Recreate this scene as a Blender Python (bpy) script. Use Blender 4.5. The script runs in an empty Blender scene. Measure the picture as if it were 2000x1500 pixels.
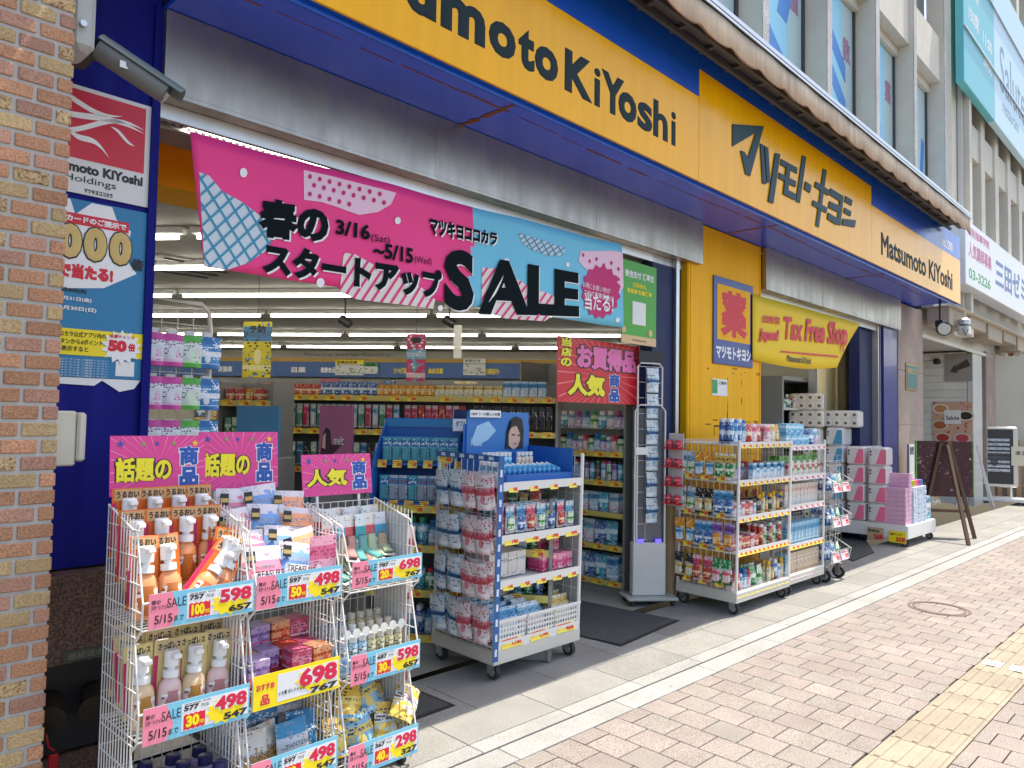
import bpy, math, random
from mathutils import Matrix, Vector
random.seed(7)
S = bpy.context.scene
COL = S.collection
# ---------------------------------------------------------------- camera (photo calibration, 2000x1500 pixels)
FOC, CX, CY, H = 1480.0, 1000.0, 750.0, 1.5
AX = Vector((2460-CX, 842-CY, FOC)).normalized()          # street direction X seen by the camera (right, down, forward)
AZ = Vector((500.0, -34500.0, FOC)).normalized()
AZ = (AZ - AX*AZ.dot(AX)).normalized()
AY = AZ.cross(AX)
RIGHT = Vector((AX[0], AY[0], AZ[0])); DOWN = Vector((AX[1], AY[1], AZ[1])); FWD = Vector((AX[2], AY[2], AZ[2]))
cam_d = bpy.data.cameras.new('camera'); cam = bpy.data.objects.new('camera', cam_d); COL.objects.link(cam)
cam_d.sensor_width = 36; cam_d.lens = 36*FOC/2000; cam_d.clip_start = 0.05; cam_d.clip_end = 400
cam.matrix_world = Matrix(((RIGHT[0], -DOWN[0], -FWD[0], 0), (RIGHT[1], -DOWN[1], -FWD[1], 0), (RIGHT[2], -DOWN[2], -FWD[2], H), (0, 0, 0, 1)))
S.camera = cam
# ---------------------------------------------------------------- daylight
SUN = Vector((0.36, -0.082, 1.0)).normalized()
W = bpy.data.worlds.new('World'); S.world = W; W.use_nodes = True
wn = W.node_tree.nodes; sky = wn.new('ShaderNodeTexSky'); sky.sky_type = 'NISHITA'; sky.sun_disc = False
sky.dust_density = 2.5; sky.ozone_density = .6
sky.sun_elevation = math.asin(SUN.z); sky.sun_rotation = math.atan2(SUN.x, SUN.y)
wn['Background'].inputs[1].default_value = 0.15
W.node_tree.links.new(sky.outputs[0], wn['Background'].inputs[0])
sl = bpy.data.lights.new('sun', 'SUN'); sl.energy = 3.5; sl.angle = math.radians(0.5); sl.color = (1, .94, .84)
so = bpy.data.objects.new('sun', sl); COL.objects.link(so); so.location = (0, -5, 12)
so.rotation_euler = (-SUN).to_track_quat('-Z', 'Y').to_euler()
V = S.view_settings; V.view_transform = 'Standard'; V.look = 'None'; V.gamma = 1; V.exposure = 1.2
V.use_white_balance = True; V.white_balance_temperature = 7000
S.cycles.use_denoising = True; S.cycles.max_bounces = 7; S.cycles.diffuse_bounces = 4; S.cycles.glossy_bounces = 3
S.cycles.transmission_bounces = 4; S.cycles.transparent_max_bounces = 8; S.cycles.caustics_reflective = False; S.cycles.caustics_refractive = False
S.cycles.sample_clamp_indirect = 6
# ---------------------------------------------------------------- frames and pixels
AL = math.radians(1.2)                                   # the shop fronts stand at 1.2 degrees to the kerb
MF = Matrix.Rotation(AL, 4, 'Z')
SL = 0.02                                                # pavement falls 2 % to the street
def G(y): return SL*(y-3.45) if y < 3.45 else 0.0
def ray(px, py):
    a, b = (px-CX)/FOC, (py-CY)/FOC
    return RIGHT*a + DOWN*b + FWD
def rayF(px, py): return MF.inverted().to_3x3() @ ray(px, py)
def FY(px, py, Y): d = rayF(px, py); t = Y/d[1]; return (d[0]*t, H+d[2]*t)           # -> X, Z on plane Y of the shop-front frame
def FXp(px, py, X): d = rayF(px, py); t = X/d[0]; return (d[1]*t, H+d[2]*t)
def proj(p):
    q = Vector(p)-Vector((0, 0, H)); f = q.dot(FWD)
    if f < .05: return None
    return (CX+FOC*q.dot(RIGHT)/f, CY+FOC*q.dot(DOWN)/f, f)
# ---------------------------------------------------------------- materials
MATS = {}
def lin(c): return tuple((x/12.92 if x <= .04045 else ((x+.055)/1.055)**2.4) for x in c)
def hexc(h): return lin(tuple(int(h[i:i+2], 16)/255 for i in (0, 2, 4)))
def nt(name):
    m = bpy.data.materials.new(name); m.use_nodes = True; t = m.node_tree
    return m, t, t.nodes, t.links, t.nodes['Principled BSDF']
def mat(name, col=(.5, .5, .5), rough=.5, metal=0., emit=0., var=0., bump=0., bscale=60., coat=0., trans=0., alpha=1., grime=0., spec=.5, streak=0.):
    if name in MATS: return MATS[name]
    if isinstance(col, str): col = hexc(col)
    m, t, N, L, B = nt(name)
    B.inputs['Base Color'].default_value = (*col, 1); B.inputs['Roughness'].default_value = rough; B.inputs['Metallic'].default_value = metal
    B.inputs['Coat Weight'].default_value = coat; B.inputs['Transmission Weight'].default_value = trans; B.inputs['Alpha'].default_value = alpha
    B.inputs['Specular IOR Level'].default_value = spec
    if emit: B.inputs['Emission Color'].default_value = (*col, 1); B.inputs['Emission Strength'].default_value = emit
    if var or grime:
        tc = N.new('ShaderNodeTexCoord'); oi = N.new('ShaderNodeObjectInfo')
        n1 = N.new('ShaderNodeTexNoise'); n1.inputs['Scale'].default_value = 3; n1.inputs['Detail'].default_value = 6; n1.inputs['Roughness'].default_value = .65
        L.new(tc.outputs['Object'], n1.inputs['Vector'])
        mr = N.new('ShaderNodeMapRange'); mr.inputs[1].default_value = .3; mr.inputs[2].default_value = .75
        mr.inputs[3].default_value = 1+var*.35; mr.inputs[4].default_value = 1-max(var*.35, grime)
        L.new(n1.outputs[0], mr.inputs[0])
        ma = N.new('ShaderNodeMath'); ma.operation = 'MULTIPLY_ADD'; ma.inputs[1].default_value = var; ma.inputs[2].default_value = 1-var/2
        L.new(oi.outputs['Random'], ma.inputs[0])
        mm = N.new('ShaderNodeMath'); mm.operation = 'MULTIPLY'; L.new(ma.outputs[0], mm.inputs[0]); L.new(mr.outputs[0], mm.inputs[1])
        hs = N.new('ShaderNodeHueSaturation'); hs.inputs['Color'].default_value = (*col, 1); L.new(mm.outputs[0], hs.inputs['Value'])
        L.new(hs.outputs[0], B.inputs['Base Color'])
        rr = N.new('ShaderNodeMapRange'); rr.inputs[3].default_value = max(0, rough-.08); rr.inputs[4].default_value = min(1, rough+.15)
        L.new(n1.outputs[0], rr.inputs[0]); L.new(rr.outputs[0], B.inputs['Roughness'])
    if streak:                                           # rain streaks running down a panel
        tc = N.new('ShaderNodeTexCoord'); mp = N.new('ShaderNodeMapping'); mp.inputs['Scale'].default_value = (9, 9, .5); L.new(tc.outputs['Object'], mp.inputs[0])
        n5 = N.new('ShaderNodeTexNoise'); n5.inputs['Scale'].default_value = 1.6; n5.inputs['Detail'].default_value = 5; L.new(mp.outputs[0], n5.inputs['Vector'])
        m5 = N.new('ShaderNodeMapRange'); m5.inputs[1].default_value = .35; m5.inputs[2].default_value = .7; m5.inputs[3].default_value = 1.04; m5.inputs[4].default_value = 1-streak; L.new(n5.outputs[0], m5.inputs[0])
        h5 = N.new('ShaderNodeHueSaturation'); L.new(m5.outputs[0], h5.inputs['Value']); src = B.inputs['Base Color'].links
        if src: L.new(src[0].from_socket, h5.inputs['Color'])
        else: h5.inputs['Color'].default_value = (*col, 1)
        L.new(h5.outputs[0], B.inputs['Base Color']); r5 = N.new('ShaderNodeMapRange'); r5.inputs[3].default_value = rough*.8; r5.inputs[4].default_value = min(1, rough*1.8); L.new(n5.outputs[0], r5.inputs[0]); L.new(r5.outputs[0], B.inputs['Roughness'])
    if bump:
        tc = N.new('ShaderNodeTexCoord'); n2 = N.new('ShaderNodeTexNoise'); n2.inputs['Scale'].default_value = bscale; n2.inputs['Detail'].default_value = 4
        L.new(tc.outputs['Object'], n2.inputs['Vector']); bp = N.new('ShaderNodeBump'); bp.inputs['Strength'].default_value = bump; bp.inputs['Distance'].default_value = .004
        L.new(n2.outputs[0], bp.inputs['Height']); L.new(bp.outputs[0], B.inputs['Normal'])
    MATS[name] = m; return m
def speckle(name, base, dark, light, scale=320, rough=.6, var=.15, bump=.15):
    """stone, brick and paver: speckled grain with tone that varies from piece to piece"""
    if name in MATS: return MATS[name]
    m, t, N, L, B = nt(name)
    tc = N.new('ShaderNodeTexCoord'); oi = N.new('ShaderNodeObjectInfo')
    ad = N.new('ShaderNodeVectorMath'); ad.operation = 'ADD'; L.new(tc.outputs['Object'], ad.inputs[0])
    mu = N.new('ShaderNodeVectorMath'); mu.operation = 'SCALE'; mu.inputs[0].default_value = (13, 7, 5); L.new(oi.outputs['Random'], mu.inputs['Scale']); L.new(mu.outputs[0], ad.inputs[1])
    n1 = N.new('ShaderNodeTexNoise'); n1.inputs['Scale'].default_value = scale; n1.inputs['Detail'].default_value = 2; L.new(ad.outputs[0], n1.inputs['Vector'])
    cr = N.new('ShaderNodeValToRGB'); e = cr.color_ramp.elements
    e[0].position = .34; e[0].color = (*dark, 1); e[1].position = .68; e[1].color = (*light, 1); x = e.new(.5); x.color = (*base, 1)
    L.new(n1.outputs[0], cr.inputs[0])
    n3 = N.new('ShaderNodeTexNoise'); n3.inputs['Scale'].default_value = 2.2; n3.inputs['Detail'].default_value = 5; L.new(ad.outputs[0], n3.inputs['Vector'])
    ma = N.new('ShaderNodeMath'); ma.operation = 'MULTIPLY_ADD'; ma.inputs[1].default_value = var; ma.inputs[2].default_value = 1-var/2; L.new(oi.outputs['Random'], ma.inputs[0])
    mr = N.new('ShaderNodeMapRange'); mr.inputs[1].default_value = .3; mr.inputs[2].default_value = .7; mr.inputs[3].default_value = 1.1; mr.inputs[4].default_value = .86; L.new(n3.outputs[0], mr.inputs[0])
    mm = N.new('ShaderNodeMath'); mm.operation = 'MULTIPLY'; L.new(ma.outputs[0], mm.inputs[0]); L.new(mr.outputs[0], mm.inputs[1])
    hs = N.new('ShaderNodeHueSaturation'); L.new(cr.outputs[0], hs.inputs['Color'])
    ge = N.new('ShaderNodeNewGeometry'); n6 = N.new('ShaderNodeTexNoise'); n6.inputs['Scale'].default_value = 1.7; n6.inputs['Detail'].default_value = 7; n6.inputs['Roughness'].default_value = .7; L.new(ge.outputs['Position'], n6.inputs['Vector'])
    m6 = N.new('ShaderNodeMapRange'); m6.inputs[1].default_value = .35; m6.inputs[2].default_value = .7; m6.inputs[3].default_value = 1.05; m6.inputs[4].default_value = .82; L.new(n6.outputs[0], m6.inputs[0])
    v7 = N.new('ShaderNodeTexVoronoi'); v7.inputs['Scale'].default_value = 3.1; L.new(ge.outputs['Position'], v7.inputs['Vector']); m7 = N.new('ShaderNodeMapRange'); m7.inputs[1].default_value = .035; m7.inputs[2].default_value = .06; m7.inputs[3].default_value = .7; m7.inputs[4].default_value = 1; L.new(v7.outputs['Distance'], m7.inputs[0])
    k6 = N.new('ShaderNodeMath'); k6.operation = 'MULTIPLY'; L.new(m6.outputs[0], k6.inputs[0]); L.new(m7.outputs[0], k6.inputs[1]); k7 = N.new('ShaderNodeMath'); k7.operation = 'MULTIPLY'; L.new(k6.outputs[0], k7.inputs[0]); L.new(mm.outputs[0], k7.inputs[1])
    L.new(k7.outputs[0], hs.inputs['Value']); L.new(hs.outputs[0], B.inputs['Base Color'])
    B.inputs['Roughness'].default_value = rough
    if bump:
        bp = N.new('ShaderNodeBump'); bp.inputs['Strength'].default_value = bump; bp.inputs['Distance'].default_value = .002; L.new(n1.outputs[0], bp.inputs['Height']); L.new(bp.outputs[0], B.inputs['Normal'])
    MATS[name] = m; return m
def printed(name, base, c2, c3, ink='22222a', scale=18., rough=.35, lines=1., band=None):
    """printed packaging: colour patches and lines of small print"""
    if name in MATS: return MATS[name]
    base, c2, c3, ink = [hexc(c) if isinstance(c, str) else c for c in (base, c2, c3, ink)]
    m, t, N, L, B = nt(name)
    tc = N.new('ShaderNodeTexCoord'); oi = N.new('ShaderNodeObjectInfo')
    ad = N.new('ShaderNodeVectorMath'); ad.operation = 'ADD'; L.new(tc.outputs['Object'], ad.inputs[0])
    mu = N.new('ShaderNodeVectorMath'); mu.operation = 'SCALE'; mu.inputs[0].default_value = (.02, .0, .01); L.new(oi.outputs['Random'], mu.inputs['Scale']); L.new(mu.outputs[0], ad.inputs[1])
    sx = N.new('ShaderNodeSeparateXYZ'); L.new(tc.outputs['Object'], sx.inputs[0])
    n1 = N.new('ShaderNodeTexNoise'); n1.inputs['Scale'].default_value = scale*2.6; n1.inputs['Detail'].default_value = 3.5; n1.inputs['Roughness'].default_value = .7; L.new(ad.outputs[0], n1.inputs['Vector'])
    cr = N.new('ShaderNodeValToRGB'); cr.color_ramp.interpolation = 'CONSTANT'; e = cr.color_ramp.elements
    e[0].color = (*base, 1); e[1].position = .66; e[1].color = (*c3, 1); x = e.new(.575); x.color = (*c2, 1); L.new(n1.outputs[0], cr.inputs[0])
    cur = cr.outputs[0]
    if lines:                                            # title panel, foot stripe and a round mark, placed by the pack's own box
        hsh = sum(ord(c)*(i+3) for i, c in enumerate(name)) % 97/97; sg_ = N.new('ShaderNodeSeparateXYZ'); L.new(tc.outputs['Generated'], sg_.inputs[0])
        def mth(op, a, v):
            q = N.new('ShaderNodeMath'); q.operation = op
            for i, k in enumerate((a, v)):
                if isinstance(k, (int, float)): q.inputs[i].default_value = k
                else: L.new(k, q.inputs[i])
            return q.outputs[0]
        def lay_(mask, c):
            mx = N.new('ShaderNodeMix'); mx.data_type = 'RGBA'; L.new(mask, mx.inputs[0]); L.new(cur, mx.inputs[6]); mx.inputs[7].default_value = (*c, 1); return mx.outputs[2]
        gz = sg_.outputs[2]; gx = sg_.outputs[0]; zc = .45+.35*hsh
        cur = lay_(mth('LESS_THAN', mth('ABSOLUTE', mth('SUBTRACT', gz, zc), 0), .085+.05*hsh), c2)
        cur = lay_(mth('LESS_THAN', mth('ABSOLUTE', mth('SUBTRACT', gz, .1+.08*hsh), 0), .05), c3)
        dx = mth('SUBTRACT', gx, .3+.4*((hsh*7) % 1)); dz = mth('SUBTRACT', gz, .3+.08*hsh)
        cur = lay_(mth('LESS_THAN', mth('ADD', mth('MULTIPLY', dx, dx), mth('MULTIPLY', dz, dz)), .018), c3 if hsh > .5 else c2)
        bb = N.new('ShaderNodeTexNoise'); bb.inputs['Scale'].default_value = 120; L.new(ad.outputs[0], bb.inputs['Vector'])
        cur = lay_(mth('MULTIPLY', mth('GREATER_THAN', bb.outputs[0], .53), mth('LESS_THAN', mth('ABSOLUTE', mth('SUBTRACT', gz, zc), 0), .05)), ink)
    if band:                                             # a plain coloured band at a height: (z0, z1, colour)
        for z0, z1, c in band:
            c = hexc(c) if isinstance(c, str) else c
            a = N.new('ShaderNodeMath'); a.operation = 'GREATER_THAN'; a.inputs[1].default_value = z0; L.new(sx.outputs[2], a.inputs[0])
            b = N.new('ShaderNodeMath'); b.operation = 'LESS_THAN'; b.inputs[1].default_value = z1; L.new(sx.outputs[2], b.inputs[0])
            ab = N.new('ShaderNodeMath'); ab.operation = 'MULTIPLY'; L.new(a.outputs[0], ab.inputs[0]); L.new(b.outputs[0], ab.inputs[1])
            mx = N.new('ShaderNodeMix'); mx.data_type = 'RGBA'; L.new(ab.outputs[0], mx.inputs[0]); L.new(cur, mx.inputs[6]); mx.inputs[7].default_value = (*c, 1); cur = mx.outputs[2]
    if lines:
        xy = N.new('ShaderNodeMath'); L.new(sx.outputs[0], xy.inputs[0]); L.new(sx.outputs[1], xy.inputs[1])
        cb = N.new('ShaderNodeCombineXYZ'); L.new(xy.outputs[0], cb.inputs[0]); L.new(sx.outputs[2], cb.inputs[1])
        bt = N.new('ShaderNodeTexBrick'); bt.inputs['Color1'].default_value = (0, 0, 0, 1); bt.inputs['Color2'].default_value = (1, 1, 1, 1); bt.inputs['Mortar'].default_value = (0, 0, 0, 1)
        bt.inputs['Scale'].default_value = 1; bt.inputs['Brick Width'].default_value = .013*lines; bt.inputs['Row Height'].default_value = .0105*lines; bt.inputs['Mortar Size'].default_value = .0022*lines; bt.inputs['Bias'].default_value = -.1
        L.new(cb.outputs[0], bt.inputs['Vector'])
        n2 = N.new('ShaderNodeTexNoise'); n2.inputs['Scale'].default_value = 22/lines; L.new(ad.outputs[0], n2.inputs['Vector'])
        g = N.new('ShaderNodeMath'); g.operation = 'GREATER_THAN'; g.inputs[1].default_value = .52; L.new(n2.outputs[0], g.inputs[0])
        k = N.new('ShaderNodeMath'); k.operation = 'MULTIPLY'; L.new(bt.outputs[0], k.inputs[0]); L.new(g.outputs[0], k.inputs[1])
        k2 = N.new('ShaderNodeMath'); k2.operation = 'GREATER_THAN'; k2.inputs[1].default_value = .5; L.new(k.outputs[0], k2.inputs[0])
        mx = N.new('ShaderNodeMix'); mx.data_type = 'RGBA'; L.new(k2.outputs[0], mx.inputs[0]); L.new(cur, mx.inputs[6]); mx.inputs[7].default_value = (*ink, 1); cur = mx.outputs[2]
    L.new(cur, B.inputs['Base Color']); B.inputs['Roughness'].default_value = rough
    MATS[name] = m; return m
# ---------------------------------------------------------------- lettering (built-in font, one small side scene evaluates it)
TS = bpy.data.scenes.new('lettering'); TC = {}
def glyphs(s, bold=.0):
    k = (s, bold)
    if k not in TC:
        c = bpy.data.curves.new('t', 'FONT'); c.body = s; c.size = 1; c.fill_mode = 'FRONT'; c.resolution_u = 3
        if bold: c.bevel_depth = bold; c.bevel_resolution = 0
        o = bpy.data.objects.new('t', c); TS.collection.objects.link(o)
        TS.view_layers[0].update(); dg = TS.view_layers[0].depsgraph
        m = bpy.data.meshes.new_from_object(o.evaluated_get(dg))
        vs = [(v.co.x, v.co.y, (v.co.z/bold if bold else 1.)) for v in m.vertices]; fs = [tuple(p.vertices) for p in m.polygons]
        bpy.data.objects.remove(o); bpy.data.curves.remove(c); bpy.data.meshes.remove(m)
        x0 = min(v[0] for v in vs); x1 = max(v[0] for v in vs); y0 = min(v[1] for v in vs); y1 = max(v[1] for v in vs)
        TC[k] = ([((v[0]-x0)/(x1-x0), (v[1]-y0)/(y1-y0), v[2]) for v in vs], fs, x1-x0, y1-y0)
    return TC[k]
# ---------------------------------------------------------------- mesh building
class MB:
    def __init__(s): s.v = []; s.f = []; s.m = []; s.pc = []
    def add(s, vs, fs, mi=0):
        o = len(s.v); s.v += [tuple(v) for v in vs]; s.f += [tuple(i+o for i in f) for f in fs]; s.m += [mi]*len(fs); return s
    def box(s, x0, x1, y0, y1, z0, z1, mi=0):
        return s.add([(x0, y0, z0), (x1, y0, z0), (x1, y1, z0), (x0, y1, z0), (x0, y0, z1), (x1, y0, z1), (x1, y1, z1), (x0, y1, z1)],
                     [(0, 3, 2, 1), (4, 5, 6, 7), (0, 1, 5, 4), (1, 2, 6, 5), (2, 3, 7, 6), (3, 0, 4, 7)], mi)
    def cbox(s, x0, x1, y0, y1, z0, z1, b=.004, mi=0):           # box with chamfered edges
        vs = []
        for z, i in ((z0, b), (z0+b, 0), (z1-b, 0), (z1, b)):
            for (x, y) in ((x0+i+b, y0+i), (x1-i-b, y0+i), (x1-i, y0+i+b), (x1-i, y1-i-b), (x1-i-b, y1-i), (x0+i+b, y1-i), (x0+i, y1-i-b), (x0+i, y0+i+b)): vs.append((x, y, z))
        fs = [tuple(range(7, -1, -1)), tuple(range(24, 32))]
        for k in range(3):
            for i in range(8): j = (i+1) % 8; fs.append((k*8+i, k*8+j, k*8+8+j, k*8+8+i))
        return s.add(vs, fs, mi)
    def quad(s, a, b, c, d, mi=0): return s.add([a, b, c, d], [(0, 1, 2, 3)], mi)
    def tube(s, path, r, n=6, mi=0, caps=True, closed=False):
        P = [Vector(p) for p in path]; rs = r if isinstance(r, (list, tuple)) else [r]*len(P); vs = []; k = len(P)
        for i, p in enumerate(P):
            if closed: d = P[(i+1) % k]-P[i-1]
            else: d = P[min(i+1, k-1)]-P[max(i-1, 0)]
            d.normalize(); a = Vector((0, 0, 1)) if abs(d.z) < .9 else Vector((1, 0, 0)); u = d.cross(a).normalized(); w = u.cross(d)
            for j in range(n): t = 2*math.pi*(j+.5)/n; vs.append(p+(u*math.cos(t)+w*math.sin(t))*rs[i])
        fs = []
        for i in range(k if closed else k-1):
            for j in range(n): a = i*n+j; b = i*n+(j+1) % n; c = ((i+1) % k)*n; fs.append((a, b, c+(j+1) % n, c+j))
        if caps and not closed: fs += [tuple(range(n-1, -1, -1)), tuple(range((k-1)*n, k*n))]
        return s.add(vs, fs, mi)
    def lathe(s, prof, n=12, c=(0, 0, 0), mi=0, sx=1, sy=1):
        vs = []; k = len(prof)
        for r, z in prof:
            for j in range(n): t = 2*math.pi*j/n; vs.append((c[0]+r*sx*math.cos(t), c[1]+r*sy*math.sin(t), c[2]+z))
        fs = [(i*n+j, i*n+(j+1) % n, (i+1)*n+(j+1) % n, (i+1)*n+j) for i in range(k-1) for j in range(n)]
        fs += [tuple(range(n-1, -1, -1)), tuple(range((k-1)*n, k*n))]
        return s.add(vs, fs, mi)
    def prism(s, pts, y0, y1, mi=0, plane='XZ'):                  # polygon in XZ (or YZ / XY) given thickness
        n = len(pts); f = {'XZ': lambda a, b, c: (a, c, b), 'YZ': lambda a, b, c: (c, a, b), 'XY': lambda a, b, c: (a, b, c)}[plane]
        vs = [f(a, b, y0) for a, b in pts]+[f(a, b, y1) for a, b in pts]
        return s.add(vs, [tuple(range(n)), tuple(range(2*n-1, n-1, -1))]+[(i, (i+1) % n, n+(i+1) % n, n+i) for i in range(n)], mi)
    def text(s, t, org, w, h, mi=0, bold=.03, right=(1, 0, 0), up=(0, 0, 1), nrm=(0, -1, 0), lift=.0015, th=.0012, keep=False, al='l'):
        """lettering fitted to a w x h rectangle (keep: only the height) with its lower left corner at org"""
        vs, fs, gw, gh = glyphs(t, bold); o, r, u, n = Vector(org), Vector(right), Vector(up), Vector(nrm)
        if keep:
            ww = gw/gh*h
            if al == 'c': o = o+r*(w-ww)/2
            elif al == 'r': o = o+r*(w-ww)
            w = ww
        s.pc.append((len(s.v), len(s.f), len(vs), len(fs))); return s.add([o+r*(x*w)+u*(y*h)+n*(lift+th*(z-1)*.5) for x, y, z in vs], fs, mi)
    def shift(s, f): s.v = [tuple(f(Vector(v))) for v in s.v]; return s
    def mesh(s, name, mats, org=(0, 0, 0), smooth=False):
        me = bpy.data.meshes.new(name); me.from_pydata([(v[0]-org[0], v[1]-org[1], v[2]-org[2]) for v in s.v], [], s.f)
        for m in (mats if isinstance(mats, (list, tuple)) else [mats]): me.materials.append(m)
        me.polygons.foreach_set('material_index', s.m)
        if smooth:
            me.polygons.foreach_set('use_smooth', [True]*len(me.polygons))
            if smooth is not True: me.set_sharp_from_angle(angle=math.radians(smooth))
        me.update(); return me
def tag(o, label=None, cat=None, group=None, kind=None):
    if label: o['label'] = label
    if cat: o['category'] = cat
    if group: o['group'] = group
    if kind: o['kind'] = kind
    return o
def link(name, data, M=None, parent=None):
    o = bpy.data.objects.new(name, data); COL.objects.link(o)
    if parent is not None: o.parent = parent
    if M is not None: o.matrix_local = M
    return o
def T(x, y, z=0.): return Matrix.Translation((x, y, z))
def RZ(d): return Matrix.Rotation(math.radians(d), 4, 'Z')
def RX(d): return Matrix.Rotation(math.radians(d), 4, 'X')
def RY(d): return Matrix.Rotation(math.radians(d), 4, 'Y')
class Thing:
    """a top-level Empty at M (its frame); parts are given in the frame's coordinates, org is subtracted"""
    def __init__(s, name, label, cat, M=None, group=None, org=(0, 0, 0), kind=None):
        s.org = org; s.M = (M if M is not None else Matrix())
        s.o = link(name, None, s.M @ T(*org)); s.o.empty_display_size = .1; tag(s.o, label, cat, group, kind)
    def part(s, name, mb, mats, parent=None, smooth=False, label=None, kind=None):
        if name == 'lettering' and len(mb.pc) > 1 and sum(p[2] for p in mb.pc) == len(mb.v):      # one object for each line of type
            for v0, f0, nv, nf in mb.pc:
                q = MB(); q.v = mb.v[v0:v0+nv]; q.f = [tuple(i-v0 for i in f) for f in mb.f[f0:f0+nf]]; q.m = mb.m[f0:f0+nf]; o = s.part(name, q, mats, parent, smooth)
            return o
        o = link(name, mb.mesh(name, mats, s.org, smooth), None, parent or s.o); tag(o, label, None, None, kind); return o
def solo(name, mb, mats, label, cat, M=None, group=None, org=(0, 0, 0), kind=None, smooth=False):
    o = link(name, mb.mesh(name, mats, org, smooth), (M if M is not None else Matrix()) @ T(*org)); return tag(o, label, cat, group, kind)
class Proto:
    """a product: main mesh + parts, copied as often as the shelf holds it; w,d,h its size"""
    def __init__(s, name, mb, mats, w, d, h, parts=(), smooth=False):
        s.name = name; s.me = mb.mesh(name, mats, smooth=smooth); s.parts = [(n, b.mesh(n, m, smooth=sm)) for n, b, m, sm in parts]; s.w, s.d, s.h = w, d, h
    def put(s, M, label, cat, group):
        o = link(s.name, s.me, M); tag(o, label, cat, group)
        for n, me in s.parts: link(n, me, None, o)
        return o
def R_(a, b): return random.uniform(a, b)
def row(protos, M, x0, x1, y, z, label, cat, group, gap=.004, jx=0., jr=3., dy=.006, deep=1, dstep=None, pick='cycle', only=None):
    """products side by side along local x from x0 to x1, front at y, standing at z; deep rows behind"""
    for k in range(deep):
        x = x0; i = 0
        while True:
            p = protos[i % len(protos)] if pick == 'cycle' else (random.choice(protos) if pick == 'rand' else protos[min(len(protos)-1, int((x-x0)/(x1-x0)*len(protos)))])
            if x+p.w > x1+.004: break
            lab = label[protos.index(p)] if isinstance(label, (list, tuple)) else label
            p.put(M @ T(x+p.w/2+R_(-jx, jx), y+p.d/2+R_(0, dy)+k*(dstep or p.d+.004), z) @ RZ(R_(-jr, jr)), lab, cat, group)
            x += p.w+gap; i += 1
# common materials
WHITE = mat('white_paint', (.78, .78, .76), .4, var=.05); CHROME = mat('chrome', (.75, .75, .76), .18, 1.); DARK = mat('black_plastic', (.02, .02, .022), .45)
STEEL = mat('galvanised_steel', (.55, .56, .57), .35, 1., var=.1); WIREW = mat('white_wire', (.8, .79, .76), .35, grime=.15); RUBBER = mat('rubber', (.025, .025, .027), .7)
PAPER = mat('white_paper', (.82, .82, .8), .55); INK = mat('black_ink', (.015, .018, .02), .5); RED = mat('red_ink', '#d81e35'[1:], .5); YEL = mat('yellow_ink', 'f6dd1c', .5)
BLUEI = mat('blue_ink', '1f52a8', .5); PINK = mat('pink_ink', 'e0287f', .5); CYAN = mat('cyan_ink', '5fbdd6', .5); WINK = mat('white_ink', (.85, .85, .85), .5)
# ================================================================ pavement
joint = mat('joint_sand', (.09, .08, .07), .9)
M_pav = [speckle('paver_pink', (.24, .208, .194), (.13, .11, .1), (.36, .32, .3), 210, .8, .1), speckle('paver_grey', (.232, .212, .196), (.125, .113, .103), (.345, .325, .303), 210, .8, .1), speckle('paver_rose', (.246, .216, .203), (.14, .12, .11), (.365, .33, .31), 210, .8, .1)]
M_gran = speckle('granite_pale', (.31, .315, .31), (.14, .142, .14), (.44, .445, .44), 300, .6, .14)
M_gran2 = speckle('granite_warm_shaded', (.245, .245, .235), (.1, .1, .096), (.36, .36, .345), 280, .6, .16)  # warmer slabs by the shops, colour also darkened to deepen the shade there
M_tac = speckle('tactile_yellow', (.29, .25, .19), (.19, .165, .122), (.365, .322, .255), 300, .75, .16)
b = MB(); b.quad((-60, -60, G(-60)-.014), (140, -60, G(-60)-.014), (140, 3.44, G(3.44)-.014), (-60, 3.44, G(3.44)-.014))
walk = tag(link('pavement', b.mesh('pavement', joint)), 'pavement of pink and grey blocks along the shop fronts', None, None, 'structure')
def slab(w, l, h=.05, b=.003):
    m = MB(); m.cbox(-w/2, w/2, -l/2, l/2, -h, 0, b); return m
SLT = Matrix.Rotation(math.atan(SL), 4, 'X')
def lay(name, me, x, y, M=None): return link(name, me, T(x, y, G(y)) @ SLT @ (M or Matrix()), walk)
PP = .1875
pm = [slab(PP-.005, PP-.005).mesh('paver', m) for m in M_pav]
cand = []; rest = []
for i in range(-6, 210):
    for j in range(-1, 30):
        x = 2.0+PP*i; y = 2.285-PP*j-(PP/2 if i % 2 else 0)
        if y+PP/2 > 2.381 or (y-PP/2 < 1.336 and y+PP/2 > 1.042): continue
        q = proj((x, y, G(y))); vis = q and -60 < q[0] < 2060 and q[1] < 1560
        (cand if vis else rest).append((q[2] if q else 99, x, y))
cand.sort()
def pcol(x, y): 
    h = math.sin(x*12.98+y*78.2)*43758.5; h -= math.floor(h); return 1 if h < .3 else (2 if h < .5 else 0)
for d, x, y in cand[:300]: lay('paver', pm[pcol(x, y)], x, y)
b = MB()
for d, x, y in cand[300:]+rest:
    hh = (PP-.005)/2; z = G(y); c = pcol(x, y)
    b.box(x-hh, x+hh, y-hh, y+hh, z-.05, z, c)
tag(link('paver_field', b.mesh('paver_field', M_pav), None, walk), kind='stuff')
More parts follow.
